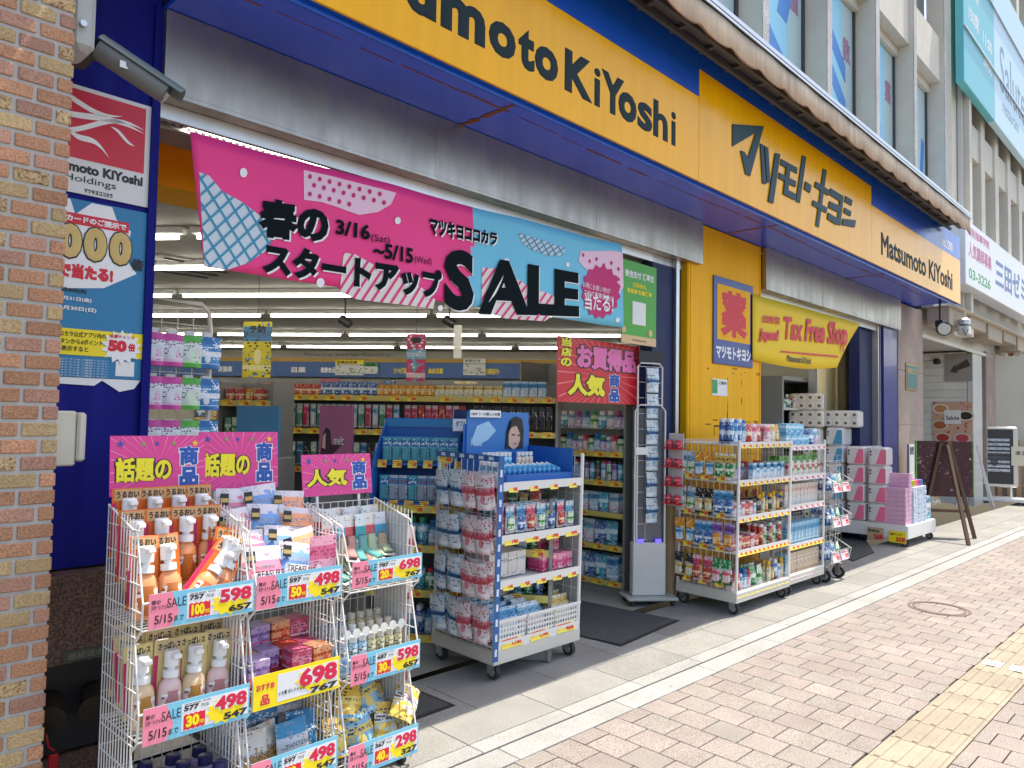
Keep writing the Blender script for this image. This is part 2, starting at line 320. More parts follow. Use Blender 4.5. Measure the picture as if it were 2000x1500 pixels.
# half blocks that close the staggered courses at the kerb and at the tactile strip
b = MB()
for i in range(-6, 200):
    x = 2.0+PP*i; hh = (PP-.005)/2
    ys = [2.285-PP*j-(PP/2 if i % 2 else 0) for j in range(-2, 12)]
    ok = [y for y in ys if y+PP/2 <= 2.381 and not (y-PP/2 < 1.336 and y+PP/2 > 1.042)]
    for y0, y1 in ((max(ok)+PP/2+.002, 2.38), (1.34, min(y for y in ok if y > 1.2)-PP/2-.002), (max(y for y in ok if y < 1.1)+PP/2+.002, 1.038)):
        if y1-y0 > .012: b.box(x-hh, x+hh, y0, y1, G(y0)-.05, G(y0), pcol(x, y0))
tag(link('paver_closers', b.mesh('paver_closers', M_pav), None, walk), kind='stuff')
# granite kerb strips and slabs
for y0, y1, pitch, off, mt in ((2.385, 2.528, .868, .77, M_gran), (2.54, 2.642, .632, 1.24, M_gran), (2.646, 2.93, .632, 1.24, M_gran2), (2.934, 3.45, .632, 1.56, M_gran2)):
    me = slab(pitch-.004, y1-y0-.002).mesh('granite_slab', mt)
    for k in range(60 if pitch < .7 else 44):
        lay('granite_slab', me, off-2.6+pitch*(k+.5), (y0+y1)/2)
# tactile strip
tb = MB(); tb.cbox(-.148, .148, -.147, .147, -.05, 0, .002)
for k in range(4):
    yy = -.1125+.075*k; tb.cbox(-.14, .14, yy-.016, yy+.016, -.002, .005, .004)
tm = tb.mesh('tactile_tile', M_tac)
for k in range(70): lay('tactile_tile', tm, 2.72+.3*k, 1.19)
tb = MB()
for k in range(3): tb.cbox(-.05+.05*k-.012, -.05+.05*k+.012, -.13, -.02, .003, .009, .002); tb.cbox(-.05+.05*k-.012, -.05+.05*k+.012, .02, .13, .003, .009, .002)
lay('reflective_bar', tb.mesh('reflective_bar', mat('reflective_white', (.8, .8, .8), .4)), 5.78, 1.19)
# manhole cover with inset blocks
b = MB(); n = 28
for r0, r1 in ((.215, .235), (.185, .2)):
    vs = []; fs = []
    for j in range(n):
        t = 2*math.pi*j/n
        for r in (r0, r1): vs += [(r*math.cos(t), r*math.sin(t), .003), (r*math.cos(t), r*math.sin(t), -.01)]
    for j in range(n):
        a = 4*j; c = 4*((j+1) % n); fs += [(a, c, c+2, a+2), (a+2, c+2, c+3, a+3), (a, a+1, c+1, c)]
    b.add(vs, fs)
b.box(-.02, .02, .2-.02, .2+.0, -.005, .004); b.box(-.02, .02, -.2, -.18, -.005, .004)
mo = lay('manhole_ring', b.mesh('manhole_ring', mat('cast_iron', (.16, .11, .11), .55, .6, var=.2)), 7.1, 1.94)
# ================================================================ brick pier at the left
mortar = mat('mortar', (.5, .48, .45), .9, bump=.5, bscale=140, grime=.15)
BR = [speckle('brick_orange', (.48, .235, .125), (.36, .165, .085), (.56, .31, .19), 150, .75, .4, .5), speckle('brick_tan', (.5, .345, .165), (.38, .25, .115), (.58, .43, .24), 150, .75, .35, .5), speckle('brick_pink', (.48, .245, .165), (.37, .18, .12), (.55, .33, .24), 150, .75, .4, .5), speckle('brick_flecked', (.5, .33, .16), (.2, .1, .05), (.62, .46, .25), 110, .75, .2, .3)]
YB = 3.0; XE = .846
pier = Thing('brick_pier', 'tall pier of orange and tan bricks with pale mortar beside the blue wall', 'pillar', MF, org=(XE-.3, YB+.2, 0))
b = MB(); b.box(-1.2, XE-.006, YB+.006, 3.44, -.05, 5.6); pier.part('mortar_core', b, mortar)
bl, bh, jt = .108, .0455, .013
bm_ = {}
for half in (0, 1):
    for k in range(4):
        m = MB(); w = bl if not half else (bl-jt)/2
        m.cbox(-w, 0, 0, .03, -bh/2, bh/2, .0025); bm_[half, k] = m.mesh('brick', BR[k])
rz = 0
for r in range(int(3.5/(bh+jt))):
    z = .03+r*(bh+jt); x = XE; first = r % 2
    for c in range(5):
        hf = 1 if (c == 0 and first) else 0; k = random.choices((0, 1, 2, 3), (5, 4, 3, 1.2))[0]
        w = (bl-jt)/2 if hf else bl
        link('brick', bm_[hf, k], T(x-pier.org[0]+R_(-.001, .001), YB-pier.org[1]+R_(-.0012, .0012), z) @ RY(R_(-.5, .5)), pier.o); x -= w+jt
b = MB(); b.box(-1.2, XE+.1, 2.9, 3.43, 3.5, 3.66); pier.part('ledge', b, mat('shade_ledge_stone', (.45, .42, .38), .8))  # unseen ledge above the view, added to cast shade down the upper bricks
sb = Thing('switch_box', 'cream metal switch box on the flank of the brick pier', 'electrical box', MF, org=(.83, 3.1, 1.3))
b = MB(); b.cbox(.848, .925, 3.06, 3.2, 1.30, 1.50, .006); sb.part('box', b, mat('cream_metal', (.62, .6, .5), .45, grime=.2))
b = MB(); b.cbox(.926, .955, 3.05, 3.21, 1.315, 1.495, .008); sb.part('lid', b, mat('cream_metal', (.62, .6, .5)))
jb = Thing('junction_box', 'grey junction box high on the flank of the brick pier', 'electrical box', MF, org=(.83, 3.1, 2.82))
b = MB(); b.cbox(.848, .935, 3.06, 3.25, 2.84, 3.2, .02); jb.part('box', b, mat('grey_box', (.5, .52, .5), .45, grime=.2))
b = MB(); b.tube([(.885, 3.054, 2.93), (.885, 3.04, 2.93)], .012, 10); jb.part('lock', b, STEEL)
# ================================================================ drugstore building (shop-front frame F)
BLUE = mat('blue_enamel', (.004, .008, .2), .5, var=.06, grime=.25, spec=.2, streak=.12); DBLUE = mat('navy_paint', (.004, .014, .085), .45, grime=.2, spec=.25)
YELLOW = mat('yellow_enamel', (.97, .48, .006), .4, grime=.08, spec=.2, streak=.04); FASY = mat('sign_yellow', (.98, .47, .004), .16, grime=.05, spec=.22, streak=.05); FASB = mat('sign_blue', (.003, .085, .5), .16, grime=.06, spec=.35, streak=.08)
BRUSH = mat('brushed_steel', (.52, .49, .44), .3, .95, grime=.3, streak=.07); SOFF = mat('soffit_blue', (.014, .09, .8), .18, grime=.2, spec=.4); RUST = mat('rust', (.22, .07, .02), .9, bump=.6)
CONC = mat('beige_concrete', (.74, .70, .61), .8, grime=.15, bump=.2); ROUGHC = speckle('exposed_aggregate', (.6, .59, .56), (.36, .35, .33), (.78, .77, .75), 120, .85, .1, .6)
GLASS = mat('window_glass', (.09, .14, .16), .05, 0, coat=.4)
bld = Thing('drugstore_building', 'drugstore building with blue and yellow front and deep window fins above', 'building', MF, org=(6.5, 3.45, 0))
Z0, ZT = 3.30, 4.24
b = MB(); b.box(.2, 1.318, 3.45, 3.6, .86, 5.5); bw = bld.part('blue_wall', b, BLUE)
b = MB(); b.box(1.285, 1.32, 3.43, 3.449, .86, 3.31); bld.part('corner_trim', b, BLUE)
stone_d = speckle('brown_granite', (.13, .075, .055), (.05, .03, .025), (.24, .15, .11), 130, .4, .1, .1)
b = MB(); b.box(.2, 1.31, 3.36, 3.6, .5, .85); bld.part('stone_ledge', b, stone_d)
b = MB(); b.box(.2, 1.31, 3.5, 3.6, -.05, .5); b.box(.2, 1.31, 3.42, 3.5, -.05, .12); bld.part('stone_base', b, stone_d)
b = MB(); b.cbox(5.89, 7.34, 3.45, 3.9, -.02, 3.3, .01); bld.part('pillar', b, YELLOW, label='yellow enamel pillar between the two shop openings')
b = MB(); b.box(5.93, 5.945, 3.444, 3.452, 0, 3.3); b.box(7.3, 7.31, 3.444, 3.452, 0, 3.3); bld.part('pillar_seam', b, YELLOW)
b = MB(); b.box(5.40, 5.72, 3.5, 3.62, 0, 2.93); bld.part('door_post', b, DBLUE)
b = MB(); b.box(5.73, 5.78, 3.47, 3.6, 0, 2.93); bld.part('shutter_rail', b, STEEL); b = MB(); b.box(5.78, 5.888, 3.52, 3.6, 0, 2.93); bld.part('shutter_recess', b, DARK)
b = MB(); b.box(10.5, 10.97, 3.56, 3.7, 0, 2.9); bld.part('door_post', b, DBLUE); b = MB(); b.box(10.98, 11.02, 3.48, 3.6, 0, 2.9); b.box(11.06, 11.1, 3.48, 3.6, 0, 2.9); bld.part('shutter_rail', b, STEEL)
b = MB(); b.box(11.12, 11.70, 3.45, 3.6, 0, 2.9); bld.part('blue_post', b, mat('bright_blue', (.006, .014, .22), .3, grime=.08, coat=.3))
M_st = speckle('pink_stone', (.4, .31, .26), (.25, .18, .15), (.52, .43, .37), 110, .7, .1, .3)
b = MB()
for z0, z1 in ((0, .62), (.624, 1.5), (1.504, 2.3), (2.304, 3.28)): b.cbox(11.72, 12.93, 3.44, 3.9, z0, z1, .004)
bld.part('stone_pillar', b, M_st)
# shutter boxes: brushed steel boxes above the openings with a folded lower lip
for x0, x1, zb in ((1.32, 6.06, 2.93), (7.345, 11.72, 2.88)):
    b = MB(); b.box(x0, x1, 3.40, 3.449, zb, 3.296); b.box(x0, x1, 3.40, 3.72, zb-.02, zb-.001)
    for k in range(1, 3): xx = x0+(x1-x0)*k/3; b.box(xx, xx+.004, 3.3985, 3.3999, zb, 3.296)
    o = bld.part('shutter_box', b, BRUSH)
    b = MB(); b.box(x0, x1, 3.5, 3.53, zb-.09, zb-.022); b.box(x0, x1, 3.60, 3.63, zb-.09, zb-.022); bld.part('shutter_guide', b, STEEL, o)
    b = MB(); n = int((x1-x0)/.035)
    for k in range(n): xx = x0+.02+k*.035; b.box(xx, xx+.02, 3.54, 3.59, zb-.075, zb-.024)
    bld.part('brush_strip', b, mat('cream_brush', (.6, .52, .4), .8), o)
# fascia sign box with awning above: soffit is part of the building
b = MB(); b.box(1.32, 12.42, 2.83, 3.45, Z0, Z0+.02); sof = bld.part('soffit', b, SOFF)
b = MB()
random.seed(3)
x = 1.4
while x < 12.2:
    l = R_(.1, .5); w = R_(.002, .009); yy = 3.06+.02*math.sin(x*1.7)+R_(-.006, .006); b.box(x, x+l, yy-w, yy+w, Z0-.002, Z0+.001); x += l+R_(-.02, .12)
bld.part('rust_line', b, RUST, sof, kind='stuff')
for xc in (3.1, 6.6, 9.6): 
    b = MB()
    for k in range(9): yy = 2.9+k*.06; b.box(xc-.006-R_(0, .02), xc+.006+R_(0, .02), yy, yy+.062, Z0-.0025-.0002*k, Z0+.001)
    bld.part('rust_seam', b, RUST, sof)
pass
b = MB(); b.box(1.32, 12.42, 2.815, 2.86, Z0-.035, Z0-.002); b.box(1.32, 12.42, 2.835, 2.85, Z0-.06, Z0-.036); bld.part('sign_edge_trim', b, FASB, sof)
b = MB(); b.box(1.33, 12.93, 3.452, 3.62, 3.322, 4.258); b.box(1.33, 12.93, 3.62, 3.66, 2.96, 3.32); b.box(5.885, 7.345, 3.452, 3.6, 3.301, 3.321); bld.part('upper_wall', b, DBLUE)
# upper storey: fins, glazing, lintel band
XF = [-1.3+1.62*k for k in range(-1, 11)]
for x in XF:
    b = MB(); b.box(x, x+.13, 3.2, 3.445, 4.4, 9.5, 0); b.box(x-.001, x+.131, 3.185, 3.199, 4.4, 9.5, 1); bld.part('fin', b, [CONC, ROUGHC])
    if x+1.62 < 14.5:
        f = MB(); f.box(x+.131, x+1.62, 3.47, 3.49, 4.4, 6.98); w = bld.part('window', f, GLASS)
        b = MB(); b.box(x+.131, x+.17, 3.44, 3.468, 4.4, 6.98); b.box(x+1.57, x+1.619, 3.44, 3.468, 4.4, 6.98); bld.part('window_frame', b, mat('dark_frame', (.05, .055, .06), .4), w)
        b = MB(); b.box(x+.132, x+1.618, 3.25, 3.6, 6.985, 7.7); bld.part('spandrel', b, CONC)
        b = MB(); b.box(x+.132, x+1.618, 3.40, 3.469, 6.86, 6.98); bld.part('lintel', b, CONC, w)
        b = MB(); b.box(x+.132, x+1.618, 3.47, 3.49, 7.705, 9.5); bld.part('window', b, GLASS)
b = MB(); b.box(-2, 14.4, 3.2, 3.6, 4.26, 4.398); bld.part('sill_band', b, CONC)
FILM = mat('sky_blue_film', (.3, .72, .95), .35); FILM2 = mat('pale_film', (.5, .66, .68), .4); FBL = mat('film_blue', (.05, .27, .72), .4); FPK = mat('film_mauve', (.42, .2, .33), .4)
shapes = {5: [[(.1, 1.2), (.5, .7), (.5, .45), (.1, .95)], [(.62, 1.7), (.95, 1.4), (.95, 1.1), (.62, 1.4)]],
          6: [[(.05, 2.4), (.6, 1.95), (.75, 1.5), (.6, 1.15), (.35, 1.2), (.42, 1.4), (.55, 1.5), (.45, 1.75), (.05, 2.1)], [(.03, 1.05), (.72, .62), (.72, .38), (.03, .78)]],
          7: [[(.1, 1.75), (.75, 1.3), (.75, 1.08), (.1, 1.5)], [(.1, 1.3), (.75, .85), (.75, .62), (.1, 1.05)], [(.1, .8), (.85, .3), (.85, .08), (.1, .55)]],
          8: [[(.05, 1.2), (.45, .95), (.45, .75), (.05, 1.0)], [(.45, .75), (.95, .5), (.95, .3), (.45, .55)]],
          9: [[(.1, 1.6), (.25, 1.55), (.25, .7), (.45, .5), (.7, .6), (.8, 1.3), (.95, 1.25), (.8, .4), (.4, .3), (.1, .6)]]}
kj = {7: '数', 8: '薬', 6: '歯'}
for k in range(4, 11):
    x = XF[k]+.175; 
    if XF[k]+1.62 > 14.5: break
    wins = [c for c in bld.o.children if c.name.startswith('window') and abs(min(v.co.x for v in c.data.vertices)+6.5-(XF[k]+.131)) < .01 and min(v.co.z for v in c.data.vertices) < 5]
    w = wins[0]
    b = MB(); b.box(x, x+1.02, 3.462, 3.4685, 4.5, 6.85, 0); b.box(x+1.025, x+1.39, 3.463, 3.4686, 4.5, 6.85, 1)
    for pl in shapes.get(k, []): b.prism([(x+.42+p*.95, 4.75+q) for p, q in pl], 3.458, 3.4615, 2)
    for q in range(9): b.prism([(x+.06+q*.15+.025*math.cos(a), 4.66+.025*math.sin(a)) for a in [i*math.pi/4 for i in range(8)]], 3.459, 3.4615, 3)
    if k in kj: b.text(kj[k], (x+1.05, 3.46, 6.1), .26, .32, 4)
    bld.part('window_film', b, [FILM, FILM2, FBL, mat('film_teal', (.1, .3, .33), .4), FPK], w)
# ================================================================ fascia sign
random.seed(11)
YS = 2.80
sg = Thing('fascia_sign', 'long yellow and blue illuminated fascia sign over the drugstore front', 'sign', MF, org=(6.9, 2.82, 3.27))
secs = ((1.32, 4.92, 3.9), (4.924, 8.64, 4.112), (8.644, 12.42, 3.905))
for x0, x1, zs in secs:
    b = MB(); b.box(x0, x1-.002, YS, 2.83, 3.27, zs-.002); sg.part('yellow_panel', b, FASY)
    b = MB(); b.box(x0, x1-.002, YS, 2.83, zs, ZT); sg.part('blue_panel', b, FASB)
b = MB(); b.box(1.32, 12.42, 2.831, 3.44, ZT-.03, ZT); b.box(12.40, 12.42, 2.831, 3.44, 3.33, ZT-.031); sg.part('sign_case', b, FASB)
GREENK = mat('sign_letter_dark', (.008, .024, .03), .6, spec=.2); GREENT = mat('sign_letter_teal', (.008, .045, .062), .5, spec=.25)
def letters(th, word, x0, x1, z0, capz, m, bold, parts='letter', Y=YS):
    """one mesh per letter; the word is set so that it spans x0..x1 and its capitals reach capz"""
    vs, fs, gw, gh = glyphs(word, bold); zz = glyphs('K', bold)
    lo = 0
    # split the word mesh into connected pieces by x gaps: letters are laid one after another
    adv = []; tot = glyphs(word, bold)[2]
    for i, c in enumerate(word):
        if c == ' ': continue
        pre = glyphs(word[:i+1], bold)[2]; w = glyphs(c, bold)[2]; adv.append((c, pre-w, w))
    sc = (x1-x0)/tot; sz = (capz-z0)/glyphs('K', bold)[3]
    base = {'y': -.2, 'p': -.2}
    for c, off, w in adv:
        b = MB(); h = glyphs(c, bold)[3]; b.text(c, (x0+off*sc, Y, z0), w*sc, h*sz, 0, bold, lift=.004, th=.006); th.part(parts, b, m)
for c, xa, xb in (('M', .93, 1.27), ('a', 1.32, 1.54), ('t', 1.57, 1.7), ('s', 1.95, 2.14), ('u', 2.182, 2.372), ('m', 2.40, 2.71), ('o', 2.735, 2.945), ('t', 2.965, 3.1), ('o', 3.10, 3.306), ('K', 3.365, 3.637), ('i', 3.642, 3.722), ('Y', 3.722, 3.968), ('o', 3.905, 4.112), ('s', 4.122, 4.30), ('h', 4.31, 4.494), ('i', 4.53, 4.608)):
    bo_ = .022 if c == 'i' else (.032 if c in 'sh' else .048); vs, fs, gw, gh = glyphs(c, bo_); b = MB(); b.text(c, (xa+.008*(c == 'i'), YS, 3.435), xb-xa-.016*(c == 'i'), gh*.255/glyphs('K', bo_)[3]*(1.04 if c in 'aomsu' else 1), 0, bo_, lift=.004, th=.006); sg.part('letter', b, GREENK)
letters(sg, 'Matsumoto KiYoshi', 8.95, 11.98, 3.41, 3.665, GREENK, .03)
kana = [[[(248, 153), (465, 168), (370, 515), (338, 500), (303, 338), (330, 345), (355, 388), (408, 213), (248, 308)]],
 [[(440, 288), (462, 296), (482, 572), (456, 565)], [(470, 304), (495, 320), (510, 560), (486, 560)], [(545, 355), (578, 362), (530, 706), (495, 692)]],
 [[(588, 396), (700, 458), (696, 498), (582, 436)], [(572, 492), (690, 552), (686, 592), (570, 530)], [(622, 440), (650, 455), (634, 612), (686, 640), (680, 682), (600, 640)]],
 [[(735, 370), (762, 382), (717, 702), (690, 690)], [(756, 552), (797, 580), (787, 632), (748, 606)]],
 [[(880, 462), (905, 475), (850, 872), (828, 860)], [(828, 553), (922, 613), (915, 652), (820, 590)], [(810, 684), (908, 736), (900, 772), (804, 718)]],
 [[(932, 600), (1022, 655), (1000, 860), (975, 848), (994, 690), (926, 645)], [(924, 690), (990, 722), (985, 768), (918, 735)], [(914, 770), (982, 812), (976, 856), (910, 815)]],
 [[(1036, 652), (1085, 684), (1078, 722), (1030, 695)], [(1030, 735), (1076, 762), (1070, 795), (1024, 770)], [(1018, 812), (1106, 824), (1098, 872), (1010, 855)]]]
for ch in kana:
    b = MB()
    for i, pl in enumerate(ch):
        q = [FY(1360+x/3.571, 200+y/3.571, YS) for x, y in pl]; b.prism(q, YS-.009-.0015*i, YS-.001)
    sg.part('letter', b, GREENT)
x, z = FY(1837, 487, YS); b = MB(); b.text('No.1290', (11.40, YS, 3.955), .6, .13, 0, .03); sg.part('lettering', b, WINK)
# ================================================================ awning
aw = Thing('awning', 'retracted peach awning with scalloped valance above the fascia sign', 'awning', MF, org=(6.6, 2.7, 4.2))
PEACH = mat('peach_canvas', (.78, .62, .46), .85, grime=.35, streak=.2)
b = MB(); b.box(1.3, 11.62, 2.53, 3.19, 4.255, 4.30); 
for k in range(26): b.box(1.3+.4*k, 1.34+.4*k, 2.56, 3.15, 4.225, 4.2545)
for yy in (2.6, 2.72, 2.84, 2.96): b.box(1.3, 11.62, yy, yy+.03, 4.19, 4.224)
aw.part('frame', b, mat('awning_frame', (.09, .085, .08), .6, grime=.3))
b = MB(); b.box(1.28, 11.66, 2.5, 3.19, 4.38, 4.395); b.box(1.28, 11.66, 2.49, 2.505, 4.35, 4.379); b.box(1.28, 11.66, 2.485, 2.495, 4.315, 4.335); aw.part('cover', b, STEEL)
P = .44; vs = []; fs = []; n = int(10.35/P*10)
for i in range(n+1):
    x = 1.3+i*P/10; u = (x/P) % 1; dz = .05*math.sqrt(max(0, 1-(2*u-1)**2)); yy = 2.5+.003*math.sin(x*9)
    vs += [(x, yy+.002, 4.31), (x, yy, 4.24), (x, yy, 4.15-dz)]
for i in range(n): a = 3*i; fs += [(a, a+1, a+4, a+3), (a+1, a+2, a+5, a+4)]
b = MB(); b.add(vs, fs); o = aw.part('valance', b, PEACH, smooth=60); o.modifiers.new('t', 'SOLIDIFY').thickness = .003
vs = []; 
for i in range(n+1):
    x = 1.3+i*P/10; u = (x/P) % 1; dz = .05*math.sqrt(max(0, 1-(2*u-1)**2)); vs.append((x, 2.497, 4.152-dz))
b = MB(); b.tube(vs, .005, 4); aw.part('piping', b, mat('brown_piping', (.2, .1, .06), .8))
# ================================================================ left wall: posters, camera, fittings
ps = Thing('company_sign', 'white sign with red wave emblem and black lettering on the blue wall', 'sign', MF, org=(1.1, 3.44, 2.4))
b = MB(); b.box(.80, 1.288, 3.441, 3.449, 2.40, 2.85); pan = ps.part('panel', b, mat('white_enamel', (.74, .74, .72), .35, grime=.1))
b = MB(); b.box(.80, 1.262, 3.4385, 3.4405, 2.545, 2.832); ps.part('red_field', b, mat('emblem_red', (.62, .012, .04), .4), pan)
b = MB()
def wave(pts, w):
    n = len(pts); up = []; dn = []
    for i, (x, z) in enumerate(pts):
        t = w*math.sin(math.pi*i/(n-1)); up.append((x, z+t)); dn.append((x, z-t))
    for i in range(n-1): b.add([(up[i][0], 3.437, up[i][1]), (up[i+1][0], 3.437, up[i+1][1]), (dn[i+1][0], 3.437, dn[i+1][1]), (dn[i][0], 3.437, dn[i][1])], [(0, 3, 2, 1)])
for (xa, za, xb, zb, am, w) in ((.80, 2.79, 1.17, 2.772, .022, .012), (.82, 2.742, 1.26, 2.72, -.016, .013), (.84, 2.66, 1.26, 2.735, -.03, .012), (.93, 2.69, 1.12, 2.575, -.02, .012), (1.12, 2.712, 1.22, 2.655, .006, .009)):
    wave([(xa+(xb-xa)*i/14, za+(zb-za)*i/14+am*math.sin(math.pi*2*i/14)) for i in range(15)], w)
ps.part('emblem', b, WINK, pan)
b = MB(); b.text('Matsumoto KiYoshi', (.842, 3.4405, 2.487), .418, .042, 0, .045); b.text('Holdings', (.952, 3.4405, 2.44), .2, .036, 0, 0); b.text('マツキヨココカラ', (1.03, 3.4405, 2.407), .11, .02, 0, .04); ps.part('lettering', b, INK, pan)
po = Thing('campaign_poster', 'blue and yellow point campaign poster with big gold zeros on the blue wall', 'poster', MF, org=(1.1, 3.44, 1.64))
b = MB(); b.box(.80, 1.29, 3.4425, 3.449, 1.64, 2.375); pan = po.part('sheet', b, mat('poster_teal', '1779a8', .4))
b = MB(); b.prism([(.8, 2.37), (.98, 2.37), (1.0, 2.31), (1.06, 2.37), (1.14, 2.37), (1.16, 2.32), (1.22, 2.28), (1.2, 2.16), (1.25, 2.1), (1.12, 2.02), (.9, 1.99), (.8, 2.0)], 3.441, 3.4424, 0)
b.box(.8, 1.285, 3.4395, 3.4409, 1.73, 1.838, 1); b.box(.8, 1.21, 3.4392, 3.4409, 2.27, 2.315, 2)
po.part('colour_field', b, [WINK, YEL, RED], pan)
GOLD = mat('gold_ink', (.5, .33, .12), .3, .5, var=.2)
for cx in (.984, 1.08, 1.18):
    b = MB(); b.text('0', (cx-.049, 3.4405, 2.12), .098, .155, 0, .1, lift=.002); b.text('0', (cx-.044, 3.4405, 2.127), .088, .142, 1, .07, lift=.004); po.part('numeral', b, [INK, GOLD], pan)
b = MB(); b.text('倍', (1.225, 3.436, 2.115), .05, .05, 0, .05); b.text('カードのご提示で', (.965, 3.439, 2.279), .235, .028, 1, .05)
b.text('で当たる!', (.945, 3.4405, 2.045), .21, .062, 2, .07); b.text('4月30日(火)', (.955, 3.4405, 1.985), .1, .02, 0, .04); b.text('5月31日(金)', (.955, 3.4405, 1.95), .12, .02, 1, .04); b.text('6月30日(日)', (.955, 3.4405, 1.91), .14, .02, 1, .04)
b.text('ココカラ公式アプリ内の', (.945, 3.439, 1.805), .19, .022, 0, .02); b.text('ボタンからdポイントの', (.945, 3.439, 1.775), .2, .022, 0, .02); b.text('を表示すると', (.95, 3.439, 1.745), .12, .022, 0, .02)
for r in range(7): b.text('キャンペーンの詳細はアプリをご確認ください', (.83, 3.442, 1.708-.011*r), .32, .007, 1, 0)
po.part('lettering', b, [INK, WINK, RED], pan)
b = MB(); b.prism([(1.2+(.085 if i % 2 else .062)*math.cos(i*math.pi/14), 1.775+(.075 if i % 2 else .052)*math.sin(i*math.pi/14)) for i in range(28)], 3.437, 3.4391, 0); b.text('50', (1.145, 3.437, 1.755), .075, .05, 1, .08); b.text('倍', (1.225, 3.437, 1.76), .03, .035, 1, .05); b.text('当選チャンス', (1.15, 3.437, 1.812), .1, .016, 1, .03); po.part('burst', b, [WINK, RED], pan)
b = MB(); b.box(1.18, 1.255, 3.4405, 3.4424, 1.652, 1.715, 0); po.part('blank_square', b, PAPER, pan)
b = MB()                                                   # scraps of old paper under the poster
b.prism([(.8, 1.615), (1.1, 1.607), (1.13, 1.63), (1.2, 1.585), (1.26, 1.6), (1.285, 1.638), (.8, 1.638)], 3.4445, 3.449); po.part('torn_edge', b, PAPER, pan)
sc = Thing('security_camera', 'grey bullet security camera with sun hood on the blue wall', 'security camera', MF, org=(.95, 3.3, 2.9))
GREYP = mat('camera_grey', (.17, .18, .17), .4, var=.1)
b = MB(); b.tube([(.93, 3.44, 3.0), (.93, 3.3, 2.98), (.98, 3.22, 2.94)], .03, 10); b.box(.86, 1.0, 3.43, 3.449, 2.93, 3.07); b.cbox(.85, .98, 3.2, 3.34, 2.87, 2.95, .01); sc.part('bracket', b, mat('bracket_dark', (.035, .035, .03), .6), smooth=40)
a0, a1 = Vector((.99, 3.2, 2.925)), Vector((1.215, 3.1, 2.79))
b = MB(); b.tube([a0, a0.lerp(a1, .5), a1], [.047, .047, .045], 14); bo = sc.part('body', b, GREYP, smooth=40)
b = MB(); b.tube([a1, a1+(a1-a0)*.01], .04, 14); sc.part('lens', b, DARK, bo)
d = (a1-a0).normalized(); sd = d.cross(Vector((0, 0, 1))).normalized(); upv = sd.cross(d); vs = []
for i in range(9):
    t = math.radians(20+140*i/8)
    for q in (a0-d*.01, a1+d*.05): vs.append(q+(sd*math.cos(t)+upv*math.sin(t))*.057)
b = MB(); b.add(vs, [(2*i, 2*i+1, 2*i+3, 2*i+2) for i in range(8)]); o = sc.part('sun_hood', b, mat('hood_teal', (.15, .19, .19), .4)); o.modifiers.new('t', 'SOLIDIFY').thickness = .004
q = a0.lerp(a1, .35)-upv*.02+Vector((0, -.045, 0)); b = MB(); b.box(q.x-.02, q.x+.02, q.y-.006, q.y-.004, q.z-.015, q.z+.012); sc.part('sticker', b, PAPER, bo)
fd = Thing('fire_hose_inlet', 'twin black fire hose inlets with red tag under the stone ledge', 'pipe', MF, org=(1.05, 3.42, .2))
b = MB(); b.box(.85, 1.3, 3.44, 3.499, .13, .49); fd.part('back_plate', b, DARK)
for x in (.98, 1.14): 
    b = MB(); b.tube([(x, 3.43, .34), (x-.02, 3.34, .33), (x-.04, 3.28, .32)], [.05, .05, .058], 12); fd.part('inlet', b, mat('dark_bronze', (.05, .04, .03), .35, .7, var=.3), smooth=40)
b = MB(); b.tube([(.92, 3.24, .29), (.93, 3.24, .24), (.95, 3.24, .22)], .004, 5); b.cbox(.925, .96, 3.22, 3.225, .1, .215, .004); fd.part('tag', b, mat('tag_red', (.5, .01, .02), .4))
b = MB(); b.box(1.0, 1.2, 3.354, 3.359, .505, .55, 0); b.text('連結送水管', (1.015, 3.354, .513), .17, .028, 1, .02); fd.part('name_plate', b, [mat('plate_green', (.06, .08, .06), .4), mat('plate_grey', (.2, .2, .18), .6)])
# ================================================================ pillar sign, small notice
ds = Thing('medicine_sign', 'blue framed sign with red medicine character on the yellow pillar', 'sign', MF, org=(6.7, 3.44, 2.04))
b = MB(); b.cbox(6.325, 7.12, 3.435, 3.449, 2.04, 2.86, .004); pan = ds.part('panel', b, mat('sign_frame_blue', (.012, .05, .27), .35))
b = MB(); b.box(6.39, 7.055, 3.4335, 3.4345, 2.27, 2.79); ds.part('yellow_field', b, YELLOW, pan)
b = MB(); b.text('薬', (6.45, 3.433, 2.31), .54, .44, 0, .05); ds.part('character', b, RED, pan)
b = MB(); b.text('マツモトキヨシ', (6.37, 3.434, 2.09), .7, .13, 0, .05); ds.part('lettering', b, WINK, pan)
x0, z0 = FY(1391, 772, 3.444); x1, z1 = FY(1421, 742, 3.444)
b = MB(); b.box(x0, x1, 3.444, 3.449, z0, z1, 0); b.box(x0, x0+(x1-x0)*.33, 3.443, 3.4439, z0+.02, z1-.01, 1); b.text('ご案内', (x0+.12, 3.443, z1-.05), .15, .03, 2, .02)
solo('pillar_notice', b, [PAPER, mat('green_ink', '2f9d5a', .5), INK], 'small green and white paper notice taped to the yellow pillar', 'notice', MF, org=(x0, 3.445, z0))
b = MB(); random.seed(5)                                    # glue scars on the pillar
for k in range(46):
    x = R_(6.2, 7.25); z = random.choice((2.0, 1.98, 1.5, 1.46, 1.52, 1.3)) + R_(-.015, .015); 
    if random.random() < .35: x = random.choice((6.36, 6.62, 6.9))+R_(-.01, .01); z = R_(1.3, 1.98); b.box(x, x+R_(.003, .01), 3.4475, 3.4492, z, z+R_(.02, .08))
    else: b.box(x, x+R_(.02, .12), 3.4475, 3.4492, z, z+R_(.003, .012))
bld.part('glue_scars', b, mat('glue_brown', (.2, .09, .02), .9))
